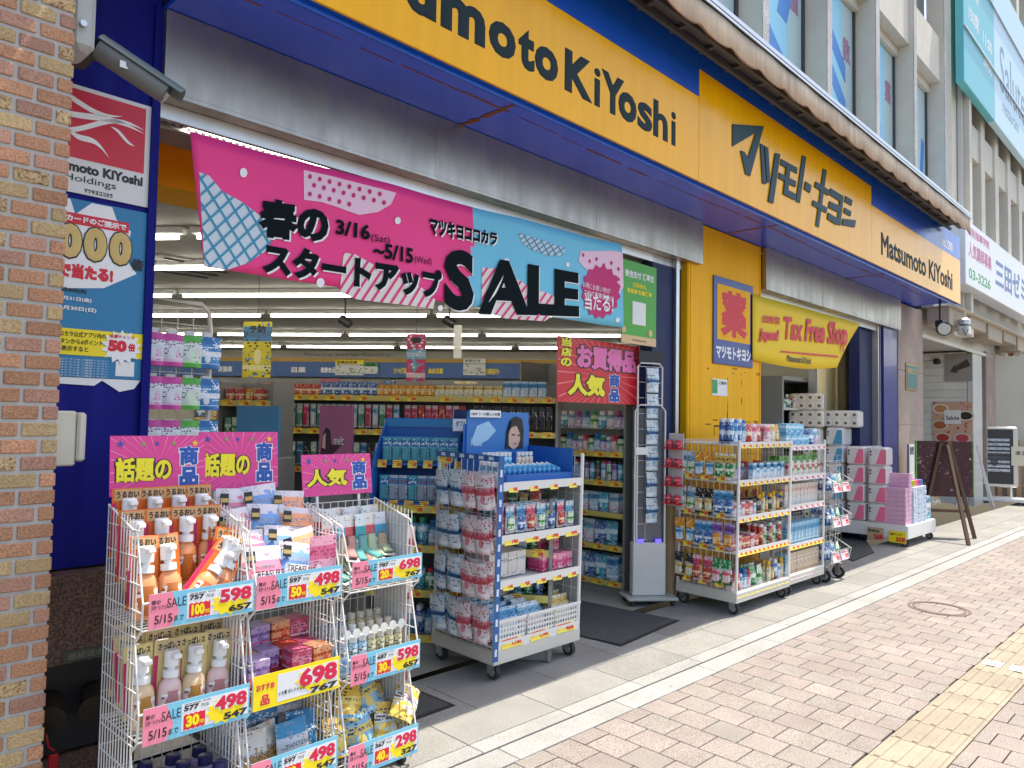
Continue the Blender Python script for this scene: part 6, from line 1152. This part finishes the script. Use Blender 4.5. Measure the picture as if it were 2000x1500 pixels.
for i in range(NU):
    for j in range(NV): a = i*(NV+1)+j; fs.append((a, a+1, a+NV+2, a+NV+1))
b.add(vs, fs); cl2 = tf.part('cloth', b, mat('banner_yellow', 'f2cd1c', .6), smooth=True); cl2.modifiers.new('t', 'SOLIDIFY').thickness = .002
def tline(s_, p0, p1, hpx, bold, m):
    a, c = Vector(FY(*p0, YT)), Vector(FY(*p1, YT)); h0 = FY(p0[0], p0[1]-hpx[0], YT)[1]-a[1]; h1 = FY(p1[0], p1[1]-hpx[1], YT)[1]-c[1]; d = c-a; vs, fs, gw, gh = glyphs(s_, bold); b = MB(); b.add([(a.x+d.x*x+.2*(h0)*y, YT-.012+.0004*(1-z)+.0, a.y+d.y*x+(h0+(h1-h0)*x)*y) for x, y, z in vs], fs, 0); tf.part('lettering', b, m, cl2)
tline('Tax Free Shop', (1525, 676), (1652, 688), (60, 58), .035, RED); tline('come to', (1488, 630), (1521, 634), (18, 18), .03, RED); tline('Japan!', (1480, 668), (1518, 672), (28, 28), .05, RED); tline('Matsumoto KiYoshi', (1535, 706), (1582, 712), (13, 13), .03, INK); tline('_', (1523, 688), (1636, 698), (3, 3), .1, RED)
# ================================================================ store interior
random.seed(61)
b = MB(); b.quad((-13, 3.45, 0), (12.9, 3.45, 0), (12.9, 26, 0), (-13, 26, 0)); tag(link('store_floor', b.mesh('store_floor', mat('floor_vinyl', (.34, .33, .3), .35, grime=.15)), MF), 'pale vinyl floor inside the drugstore', None, None, 'structure')
CE = mat('ceiling_board', (.33, .33, .29), .8, grime=.08)
b = MB(); b.box(-13, 12.9, 3.64, 26, 2.95, 3.0); tag(link('store_ceiling', b.mesh('store_ceiling', CE), MF), 'white panelled ceiling inside the drugstore', None, None, 'structure')
angI = math.atan2(FWD.y, FWD.x)-math.pi/2-math.radians(7); MI = Matrix.Rotation(angI, 4, 'Z')
def IV(px, py, D): d = MI.inverted().to_3x3() @ ray(px, py); t = D/d[1]; return (d[0]*t, H+d[2]*t)
def inF(u, v): p = MF.inverted() @ MI @ Vector((u, v, 0)); return p.y > 3.75 and -12.5 < p.x < 12.5
WALLC = mat('store_wall', (.52, .5, .42), .7, grime=.06)
DB_ = 16.6
b = MB(); b.box(-22, 16, DB_, DB_+.1, 0, 2.95); sw = tag(link('store_wall', b.mesh('store_wall', WALLC), MI), 'back wall of the drugstore interior', None, None, 'structure')
b = MB(); b.box(-13.1, -13, 3.45, 26, 0, 3); b.box(12.78, 12.88, 3.91, 26, 0, 3); tag(link('store_side_wall', b.mesh('store_side_wall', WALLC), MF), 'side walls of the drugstore interior', None, None, 'structure')
hd = Thing('aisle_header', 'blue header band with yellow stripe and category names on the back wall', 'sign', MI, org=(0, DB_-.2, 2.4))
zb, zt = 2.36, 2.70; b = MB(); b.box(-12, 6, DB_-.25, DB_-.01, zb, zt, 0); b.box(-12, 6, DB_-.252, DB_-.012, zt+.001, zt+.08, 1); b.box(-12, 6, DB_-.24, DB_-.012, zt+.081, 2.949, 2); hp = hd.part('band', b, [mat('header_blue', (.01, .09, .32), .4), mat('header_yellow', (.55, .32, .04), .5), WALLC])
for s_, px, m in (('胃腸薬', 440, WINK), ('目薬', 583, WINK), ('健康食品', 640, WINK), ('かぜ薬', 782, YEL), ('鼻炎用薬', 850, YEL), ('医薬部外', 960, YEL)):
    u, z = IV(px-14, 728, DB_-.25); b = MB(); b.text(s_, (u, DB_-.25, zb+.09), .34, .13, 0, .03); hd.part('lettering', b, m, hp)
u, z = IV(615, 0, DB_-.24); b = MB(); b.text('Matsumoto KiYoshi  Beauty & Health  Matsumoto KiYoshi', (u, DB_-.24, zt+.11), 2.0, .09, 0, 0); hd.part('lettering', b, INK, hp)
# ceiling lamps in rows
LMP = mat('lamp_tube', (1, .98, .92), .4, emit=6.5)
def lamp_mb():
    b = MB(); b.cbox(-1.15, 1.15, -.035, .035, -.055, 0, .006); g = MB(); g.tube([(-1.1, 0, -.08), (1.1, 0, -.08)], .017, 8); return b.mesh('ceiling_lamp', WHITE), g.mesh('tube', LMP)
lm, lt = lamp_mb()
for r, v in enumerate((4.6, 5.5, 6.7, 8.3, 10, 12.4, 14.6)):
    for k in range(-8, 7):
        u = k*2.36+.3*r
        if inF(u-1.2, v) and inF(u+1.2, v):
            o = link('ceiling_lamp', lm, MI @ T(u, v, 2.949)); tag(o, 'white strip lamp under the store ceiling', 'lamp', 'strip lamps in rows on the store ceiling'); link('tube', lt, None, o)
for x in (8.0, 10.2): o = link('ceiling_lamp', lm, MF @ T(x, 4.6, 2.949) @ RZ(20)); tag(o, 'white strip lamp inside the second opening', 'lamp', 'strip lamps inside the second opening'); link('tube', lt, None, o)
b = MB(); b.tube([(1.5, 3.56, 2.865), (4.9, 3.56, 2.865)], .016, 8); o = solo('door_lamp', b, mat('door_tube', (1, .97, .9), .4, emit=6.0), 'long tube lamp behind the sale banner', 'lamp', MF, org=(3.2, 3.56, 2.865))
b = MB(); b.tube([(7.4, 3.56, 2.80), (10.4, 3.56, 2.80)], .016, 8); o = solo('door_lamp', b, mat('door_tube', (1, .97, .9), .4, emit=6.0), 'long tube lamp behind the tax free banner', 'lamp', MF, org=(9, 3.56, 2.8))
for x, y, w, d in ((-.5, 6.5, 1.2, .6), (3.2, 7.5, .9, .9), (-2, 9, .9, .9)):
    t = Thing('air_vent', 'square ceiling air vent '+('beside the yellow beam', 'above the gondola', 'deep in the store')[(-.5, 3.2, -2).index(x)], 'air vent', MF, org=(x, y, 2.93)); b = MB(); b.box(x-w/2, x+w/2, y-d/2, y+d/2, 2.935, 2.949); t.part('panel', b, CE)
    for k in range(4): b = MB(); b.box(x-w*.4, x+w*.4, y-d*.4+k*d*.25, y-d*.4+k*d*.25+.03, 2.92, 2.934); t.part('louvre', b, DARK)
x0, zt = FY(300, 262, 4.15); x1, zb = FY(345, 368, 4.15); b = MB(); b.box(-1, 2.3, 4.15, 4.5, zb, min(zt, 2.949)); bld.part('interior_beam', b, YELLOW)
# shelf units ------------------------------------------------------------------------------------------------
def unit(name, label, M, w, d, shelves, top, tagn=8, back=True, col=None, style='y', tagw=.08, cat='shelf unit'):
    t = Thing(name, label, cat, M); sm = col or mat('shelf_grey', (.26, .26, .245), .5)
    b = MB(); b.box(0, w, d-.02, d, 0, top); t.part('back_panel', b, sm)
    b = MB(); b.box(-.02, -.001, 0, d, 0, top); t.part('upright', b, sm); b = MB(); b.box(w+.001, w+.02, 0, d, 0, top); t.part('upright', b, sm)
    b = MB(); b.box(0, w, .02, d-.021, 0, .1); t.part('plinth', b, sm)
    for z in shelves:
        b = MB(); b.box(0, w, 0, d-.021, z-.025, z); s = t.part('shelf', b, sm); b = MB(); b.box(0, w, -.008, -.001, z-.04, z+.005); t.part('price_rail', b, mat('rail_yellow', (.62, .52, .14), .4), s)
        tags(t.o, Matrix(), 0, w, -.012, z-.04, tagn, tagw, .05, style, -5, .15)
    return t
def fill(M, w, d, shelves, heights, protos, label, cat, group, deep=1, step=.02):
    for z, ps in zip(shelves, protos): row(ps, M, .02, w-.02, step, z+.002, label, cat, group, gap=.006, deep=deep, jr=5)
# gondola with toothbrushes and brushes (facing the opening)
u0, _ = IV(505, 800, 6.3); u1, _ = IV(1085, 800, 6.3); MG = MI @ T(u0, 6.3, 0); wg = u1-u0
unit('gondola', 'long gondola of toothbrush cards in the middle of the store', MG, wg, .45, (.35, .7, 1.05, 1.38, 1.67), 1.8, 18, style='y')
TBI = [p_blister('hanging_card', .05, .02, .2, PB[i], mat('tbi%d' % i, c, .3), 'box', (.08, .6)) for i, c in ((1, 'b83050'), (0, 'c8c8cc'), (10, '2a2a30'), (5, '4a8a70'), (2, '3a6a90'), (6, 'a82a30'))]
row(TBI[:2]+[TBI[3]], MG, .02, wg*.5, .03, 1.40, 'pale or green brush card hanging on the gondola', 'brush card', 'brush cards on the gondola', gap=.012); row([TBI[0], TBI[0], TBI[5]], MG, wg*.5, wg*.72, .03, 1.40, 'red brush card hanging on the gondola', 'brush card', 'brush cards on the gondola', gap=.01); row([TBI[2]], MG, wg*.73, wg-.02, .03, 1.40, 'black brush card hanging on the gondola', 'brush card', 'brush cards on the gondola', gap=.012)
row([TBI[2], TBI[3], TBI[4]], MG, .02, wg-.02, .03, 1.07, 'dark brush card on the second level of the gondola', 'brush card', 'brush cards on the gondola', gap=.014)
row(mix(S_box, (6, 7, 9, 3, 2)), MG, .02, wg-.02, .05, 1.672, 'small carton on top of the gondola', 'carton', 'cartons on the gondola', gap=.004, pick='block', deep=2)
row(mix(S_bot, (8, 11, 2, 5)), MG, .02, wg-.02, .04, .702, 'green or blue bottle low on the gondola', 'bottle', 'bottles low on the gondola', gap=.01); row(mix(S_bot, (7, 10, 4)), MG, .02, wg-.02, .04, .352, 'dark bottle at the foot of the gondola', 'bottle', 'bottles low on the gondola', gap=.01)
# back shelves along the rear wall
MBk = MI @ T(-9, DB_-.8, 0); unit('wall_shelf', 'wall shelves packed with medicine boxes under the blue header', MBk, 11.5, .45, (1.0, 1.4, 1.75, 2.08), 2.3, 40, style='y', tagw=.16)
BIG = [p_box('medicine_box', .16+.03*(i % 3), .12, .17+.03*(i % 4), PB[i]) for i in range(12)]
for z in (1.002, 1.402, 1.752): row(BIG, MBk, .02, 11.4, .04, z, 'medicine box on the wall shelves under the blue header', 'box', 'medicine boxes on the wall shelves', gap=.012, pick='rand')
# mid-store furniture: aisle shelf tops seen over the gondola
for i, (pa, pb_, D, z) in enumerate(((430, 640, 10.5, 1.72), (660, 830, 11.5, 1.8), (850, 1085, 10.5, 1.75))):
    ua, _ = IV(pa, 800, D); ub, _ = IV(pb_, 800, D); Ma = MI @ T(ua, D, 0); unit('aisle_shelf', ('aisle shelf with green and pink goods behind the gondola', 'aisle shelf with dark spice coloured goods behind the gondola', 'aisle shelf under the white counter behind the gondola')[i], Ma, ub-ua, .45, (1.2, z-.2), z, 10, tagw=.12)
    row(mix(BIG, (5, 8, 1, 6, 0)) if i != 1 else mix(BIG, (6, 10, 9, 4)), Ma, .02, ub-ua-.02, .04, z-.198, ('pale', 'dark', 'mixed')[i]+' box on the aisle shelf behind the gondola', 'box', 'boxes on the aisle shelves', gap=.01, pick='rand'); row(mix(S_pch, (1, 3, 0, 11)), Ma, .02, ub-ua-.02, .04, 1.202, ('pale', 'dark', 'mixed')[i]+' pack on the aisle shelf behind the gondola', 'pack', 'packs on the aisle shelves', gap=.01); row(mix(BIG, (1, 5, 8, 11, 3, 9)) if i != 1 else mix(BIG, (6, 9, 4, 2, 7)), Ma, .02, ub-ua-.02, .08, z+.002, ('bright', 'vivid', 'varied')[i]+' box on the very top of the aisle shelf behind the gondola', 'box', 'boxes on the aisle shelves', gap=.005, pick='rand')
ua, zc = IV(625, 752, 10); t = Thing('counter_sign', 'pink hanging counter sign deep in the store', 'sign', MI @ T(ua, 10, 1.84)); b = MB(); b.box(0, .28, 0, .02, 0, .16, 0); b.text('くすり', (.03, -.001, .05), .2, .06, 1, .02); t.part('panel', b, [mat('sign_rose', 'c4607a', .4), WINK])
# hanging posters
for nm, px0, px1, py0, py1, D, m, s1, lab in (('hanging_poster', 476, 528, 628, 738, 7.5, printed('poster_yel', 'd6c62a', '3f7fb0', 'e8e0a0', ink='40401a', scale=5, lines=3), '予防', 'yellow hanging poster with blue pictures under the store ceiling'), ('hanging_poster', 795, 830, 652, 745, 7.5, printed('poster_pk', 'c83a6a', '5fa8c0', 'd8c0c8', ink='f0e0e8', scale=6, lines=3), '春', 'narrow pink and blue hanging poster under the store ceiling')):
    ua, zt = IV(px0, py0, D); ub, zb = IV(px1, py1, D); t = Thing(nm, lab, 'poster', MI @ T(ua, D, zb)); b = MB(); b.box(0, ub-ua, 0, .006, 0, zt-zb); p_ = t.part('sheet', b, m); b = MB(); b.text(s1, ((ub-ua)*.2, -.0005, (zt-zb)*.8), (ub-ua)*.6, (zt-zb)*.13, 0, .04); t.part('lettering', b, INK, p_); b = MB(); b.tube([((ub-ua)/2, .003, zt-zb), ((ub-ua)/2, .003, 2.95-zb)], .003, 4); t.part('string', b, DARK)
for px, lab in ((672, 'black ceiling spotlight beside the yellow hanging poster'), (876, 'black ceiling spotlight with hanging tag beside the pink poster')):
    ua, _ = IV(px, 690, 9); t = Thing('ceiling_spotlight', lab, 'lamp', MI @ T(ua, 9, 2.6)); b = MB(); b.tube([(0, 0, .35), (0, 0, .12)], .012, 5); b.tube([(-.06, 0, .1), (.07, 0, .02)], .055, 10); t.part('housing', b, DARK, smooth=40)
    if px == 876: b = MB(); b.box(.06, .16, 0, .004, -.38, .02); t.part('tag', b, PAPER)
for px0, px1, py0, py1, s1, lab in ((655, 710, 703, 733, '医薬品売場', 'yellow and white notice board on the blue header'), (711, 738, 708, 730, '登録', 'small green notice card on the blue header'), (905, 948, 700, 733, 'お知らせ', 'white notice sheet on the blue header')):
    ua, zt = IV(px0, py0, DB_-.3); ub, zb = IV(px1, py1, DB_-.3); b = MB(); b.box(ua, ub, DB_-.3, DB_-.29, zb, zt, 0); b.box(ua, ub, DB_-.303, DB_-.301, zt-.09, zt, 1); b.text(s1, (ua+.04, DB_-.304, zt-.08), (ub-ua)*.7, .06, 2, .03); solo('notice_board', b, [printed('notice_print', 'cfd3cc', 'cfd3cc', 'b8c2b8', scale=5, lines=4), YEL if px0 < 700 else (mat('green_ink', '2f9d5a') if px0 < 800 else PAPER), INK], lab, 'notice', MI, org=(ua, DB_-.3, zb))
# header panels of tower displays
for px0, px1, py0, py1, D, col, s1, lab in ((463, 542, 792, 900, 5.0, '3f8fbc', 'Essential', 'blue display header panel with white lettering behind the pink placards'), (625, 687, 792, 892, 5.0, 'a2607f', 'melt', 'mauve display header panel with a portrait behind the pink placards')):
    ua, zt = IV(px0, py0, D); ub, zb = IV(px1, py1, D); t = Thing('display_tower', lab, 'display stand', MI @ T(ua, D, 0)); w = ub-ua; b = MB(); b.box(0, w, 0, .03, 1.2, zt); p_ = t.part('header_panel', b, printed('hdr_'+col, col, col, tuple(min(1, x*1.35) for x in hexc(col)), scale=4, lines=0))
    b = MB(); b.text(s1, (w*.1 if s1 != 'melt' else w*.45, -.001, 1.29 if s1 != 'melt' else 1.3), w*(.8 if s1 != 'melt' else .3), .06, 0, 0); t.part('lettering', b, WINK, p_)
    if s1 == 'melt': b = MB(); b.prism([(w*.05, 1.21), (w*.1, 1.36), (w*.2, 1.42), (w*.33, 1.4), (w*.38, 1.3), (w*.8, 1.33), (w*.5, 1.25), (w*.3, 1.21)], -.002, -.0006, 0); b.prism([(w*.1, 1.28), (w*.12, 1.36), (w*.2, 1.38), (w*.2, 1.27)], -.004, -.0025, 1); t.part('portrait', b, [mat('hair_plum', (.05, .015, .03), .5), mat('skin_print', (.62, .42, .33))], p_)
    b = MB(); b.box(0, w, .031, .3, 0, 1.19); t.part('cabinet', b, mat('shelf_grey', (.26, .26, .245)))
# white gondola end on the left, brick-patterned box stack
ua, _ = IV(428, 800, 5.6); Ml = MI @ T(ua, 5.6, 0); unit('gondola', 'short gondola of green and brown boxes left of the blue header panel', Ml, .42, .4, (.7, 1.05, 1.33, 1.6), 1.75, 3)
for z, ix in ((1.332, (8, 5, 0, 6)), (1.602, (6, 6, 9)), (1.052, (5, 3, 0))): row(mix(S_box, ix), Ml, .02, .4, .05, z, 'green or brown carton on the short gondola', 'carton', 'cartons on the short gondola', gap=.012, deep=2)
# blue razor display and the shelves under it
ua, _ = IV(722, 900, 4.75); ub, _ = IV(905, 900, 4.75); wr = ub-ua; MR = MI @ T(ua, 4.75, 0)
unit('shelf_unit', 'dark shelf unit of blue and green bottles under the razor display', MR, wr+.55, .4, (.12, .4, .68, .93), 1.0, 9, tagw=.07)
for z, ix in ((.682, (11, 2, 8, 11)), (.402, (7, 11, 8)), (.122, (11, 7, 2))): row(mix(S_bot, ix), MR, .02, wr+.53, .04, z, 'blue or green bottle on the dark shelf unit', 'bottle', 'bottles on the dark shelf unit', gap=.008, deep=2)
rz = Thing('razor_display', 'blue cardboard razor display with two tiers behind the pink placard', 'display stand', MR @ T(0, .03, .931)); b = MB(); b.box(0, wr, .30, .31, 0, .56, 0); b.prism([(0, 0), (.3, 0), (.3, .54), (.02, .28)], 0, .012, 0, 'YZ'); b.prism([(0, 0), (.3, 0), (.3, .54), (.02, .28)], wr-.012, wr, 0, 'YZ'); b.box(.013, wr-.013, .08, .299, .25, .262); b.box(.013, wr-.013, .0, .299, 0, .012); rz.part('carton', b, DB)
b = MB(); b.box(.0, wr, .292, .299, .5, .555); rz.part('crown_card', b, mat('display_blue2', '2a86c0', .4)); tags(rz.o, Matrix(), 0, wr, .07, .235, 6, .06, .05); tags(rz.o, Matrix(), 0, wr, -.005, -.02, 6, .06, .05)
RZ_ = [p_blister('razor_pack', .06, .03, .17, printed('raz1', '4fb0c0', '2f7fb0', 'b8e0e6', ink='e8f4f8', scale=18), mat('raz_b', '5fc0c8', .15, trans=.3), 'box', (.06, .6)), p_blister('razor_pack', .06, .03, .17, printed('raz2', 'c8d4dc', '4a90b8', 'e2eaee', ink='a03040', scale=18), mat('raz_c', 'b8c4cc', .15, trans=.3), 'box', (.06, .6))]
row([RZ_[0]], MR @ T(0, .03, .931), .03, wr-.03, .14, .264, 'aqua razor pack on the upper tier of the razor display', 'razor pack', 'razor packs'); row([RZ_[0], RZ_[1], RZ_[1]], MR @ T(0, .03, .931), .03, wr-.03, .08, .014, 'white or aqua razor pack on the lower tier of the razor display', 'razor pack', 'razor packs')
row(mix(S_bli, (3, 10, 1)), MR, wr+.05, wr+.5, .06, .932, 'blister pack beside the razor display', 'pack', 'packs beside the razor display', deep=2)
for px0, px1, py0, py1, s1, lab in ((886, 945, 800, 842, 'ダブルブロック', 'navy and white card above the blue-edged rack'), (900, 942, 846, 880, '水肌記憶', 'blue card with white characters above the blue-edged rack')):
    X0, zt = FY(px0, py0, 3.75); X1, zb = FY(px1, py1, 3.75); b = MB(); b.box(X0, X1, 3.75, 3.756, zb, zt, 0); b.box(X0, X1, 3.747, 3.7495, zt-.06, zt, 1); b.text(s1, (X0+.02, 3.7495, zb+.03), (X1-X0)*.8, .04, 2, .02); solo('display_card', b, [PAPER if py0 < 840 else mat('display_blue', '1c64b4'), DBLUE, INK if py0 < 840 else WINK], lab, 'card', MF, org=(X0, 3.75, zb))
# laundry shelves along the right side of the first opening (they face the aisle)
ML = MF @ T(5.36, 4.95, 0) @ RZ(-90); SHL = (.12, .42, .70, .97, 1.22)
unit('laundry_shelf', 'shelf unit of laundry and cleaning goods behind the security gate', ML, 1.2, .42, SHL, 2.05, 7, tagw=.1)
DEN = [p_bottle1('detergent_bottle', .085, .06, .16, PB[i], caps[j], cap=.22, capw=.6) for i, j in ((0, 0), (4, 6), (2, 2), (5, 4), (11, 0))]; DPK = [p_pouch('detergent_refill', .13, .08, .2, PB[i]) for i in (2, 0, 7, 11)]
row(DPK, ML, .02, 1.18, .03, .122, 'blue detergent refill on the lowest laundry shelf', 'refill', 'laundry goods', deep=2, gap=-.01); row(DEN[1:3], ML, .02, .6, .03, .422, 'lilac or blue detergent bottle on the laundry shelf', 'bottle', 'laundry goods', deep=2); row(DPK, ML, .6, 1.18, .04, .422, 'detergent refill on the second laundry shelf', 'refill', 'laundry goods', gap=-.01)
row([S_pch[0], S_pch[2], S_pch[11]], ML, .02, 1.18, .04, .702, 'pale detergent pack on the middle laundry shelf', 'pack', 'laundry goods', deep=2); row(mix(S_can, (0, 5, 4, 11, 10)), ML, .02, 1.18, .04, .972, 'slim cleaning can on the fourth laundry shelf', 'can', 'laundry goods', gap=.012, deep=2); row(mix(S_bot, (0, 1, 5, 2, 4)), ML, .02, 1.18, .04, 1.222, 'bright capped bottle on the fifth laundry shelf', 'bottle', 'laundry goods', gap=.004, deep=2); row(DEN, ML, .02, 1.18, .12, 1.42, 'large detergent bottle on the upper laundry stack', 'bottle', 'laundry goods', gap=.004); row(mix(S_box, (0, 4, 2)), ML, .02, 1.18, .1, 1.222, 'carton behind the bright capped bottles', 'carton', 'laundry goods')
# security gate
gt = Thing('security_gate', 'clear security gate with white base and wheels at the shop entrance', 'security gate', T(5.3, 3.62, 0) @ RZ(-38))
b = MB(); b.cbox(-.14, .14, -.045, .045, .07, .5, .006); bs = gt.part('base', b, mat('gate_white', (.62, .63, .62), .4, grime=.1)); b = MB(); b.cbox(-.2, .22, -.14, .14, .045, .068, .006); gt.part('foot_plate', b, mat('gate_grey', (.4, .42, .4), .5)); b = MB()
for x in (-.12, .12): b.box(x-.004, x+.004, -.04, .04, .501, 1.62)
b.box(-.12, .12, -.003, .003, .505, 1.6); gt.part('panel', b, mat('gate_clear', (.62, .68, .75), .08, trans=.85))
b = MB(); b.tube([(-.128, -.042, .5), (-.128, -.042, 1.58), (-.09, -.042, 1.63), (.09, -.042, 1.63), (.128, -.042, 1.58), (.128, -.042, .5)], .007, 6); gt.part('frame', b, WIREW)
b = MB(); b.box(-.1, -.05, -.047, -.043, .502, .53); b.box(.05, .1, -.047, -.043, .502, .53); gt.part('indicator', b, mat('gate_led', (.08, .06, .9), .4, emit=1.2)); b = MB(); b.box(-.13, -.02, -.06, -.048, 1.22, 1.28); gt.part('label', b, PAPER)
for x, y in ((-.16, -.1), (.18, -.1), (-.16, .1), (.18, .1)): b = MB(); b.tube([(x-.012, y, .022), (x+.012, y, .022)], .023, 10); gt.part('wheel', b, RUBBER)
hr = Thing('hook_panel', 'narrow white hook panel of bagged goods beside the security gate', 'hook panel', MF @ T(5.27, 3.55, 0) @ RZ(-20)); b = MB(); b.tube([(0, 0, .5), (0, 0, 1.95), (.03, 0, 1.98), (.22, 0, 1.98), (.25, 0, 1.95), (.25, 0, .5)], .008, 6); wire_panel(b, (0, 0), (.25, 0), .52, 1.95, .08, .12); hr.part('net', b, WIREW)
for k in range(6): P_hang[k % 2].put(MF @ T(5.27, 3.55, 0) @ RZ(-20) @ T(.13, -.03, .66+.215*k) @ RZ(R_(-5, 5)) @ Matrix.Scale(1.4, 4), 'white and blue bag on the narrow hook panel', 'pack', 'bags on the hook panel'); 
b = MB(); b.box(.0, .25, -.012, -.006, 1.99, 2.08); hr.part('top_card', b, DARK)
cb = MB(); cb.box(5.56, 5.62, 3.40, 3.46, 0, 1.0); solo('cardboard_strip', cb, mat('cardboard', (.42, .3, .17), .8), 'tall cardboard strip leaning on the navy door post', 'cardboard', MF, org=(5.6, 3.43, 0))
# wet wipe panel at the left of the opening
WP_ = MF @ T(1.36, 3.62, 0); hw = Thing('wipe_rack', 'cream wire rack with hanging wet wipe packs beside the blue wall', 'display rack', WP_); b = MB(); b.tube([(0, 0, 0), (0, 0, 2.03), (.26, 0, 2.03), (.3, 0, 1.99), (.31, 0, 1.9), (.31, 0, 0)], .011, 8); wire_panel(b, (0, 0), (.3, 0), .3, 2.0, .065, .075, .0025); hw.part('frame', b, mat('cream_wire', (.66, .62, .5), .4), smooth=40)
hk = MB(); hk.box(-.02, .02, -.03, -.004, 0, .03); hk = hk.mesh('hook', mat('clear_rail', (.72, .72, .7)))
for r in range(4):
    for c in range(4): link('hook', hk, T(.03+.085*c, 0, 1.86-.21*r), hw.o)
for r in range(4):
    for c in range(4):
        for q in range(2): P_wipe[(0, 0, 1, 2)[c]].put(WP_ @ T(.02+.088*c, -.04-.025*q, 1.715-.2*r), ('magenta', 'magenta', 'green', 'blue')[c]+' edged wet wipe pack on the cream wire rack', 'wipe pack', 'wet wipe packs')
# second opening: blue wall, drinks cooler, cream folding partition
b = MB(); b.box(7.35, 9.7, 4.6, 4.7, 0, 2.9); bld.part('interior_blue_wall', b, mat('interior_blue', (.02, .07, .14), .5))
x0, zt = FY(1470, 735, 4.5); x1, zb = FY(1565, 850, 4.5); cz = Thing('drinks_cooler', 'open drinks cooler with bottles inside the second opening', 'cooler', MF, org=(x0, 4.5, 0)); b = MB(); b.box(x0, x1, 4.55, 4.59, 0, zt); b.box(x0, x1, 4.1, 4.549, 0, .3); b.box(x0, x1, 4.1, 4.549, zt-.05, zt); b.box(x1-.04, x1, 4.1, 4.549, .301, zt-.051); b.box(x0, x0+.04, 4.1, 4.549, .301, zt-.051); cz.part('cabinet', b, mat('cooler_grey', (.25, .28, .3), .4))
for k in range(4):
    z = .5+.4*k; b = MB(); b.box(x0+.041, x1-.041, 4.15, 4.548, z-.03, z); cz.part('shelf', b, mat('cooler_shelf', (.55, .55, .55), .4)); row(mix(S_bot, (8, 10, 0, 5, 7)), MF, x0+.06, x1-.06, 4.18, z+.002, 'drink bottle in the open cooler', 'bottle', 'drinks in the cooler', gap=.01)
_px = FY(1592, 750, 3.98)[0]
for k in range(6): x = _px+.4*k; b = MB(); b.cbox(x, x+.39, 3.98+.03*(k % 2), 4.02+.03*(k % 2), 0, 2.9, .004); bld.part('partition_leaf', b, mat('partition_cream', (.82, .7, .38), .6, grime=.05))
b = MB(); b.box(_px-.06, _px-.01, 3.95, 4.05, 0, 2.9); bld.part('partition_rail', b, STEEL)
bpy.data.scenes.remove(TS)
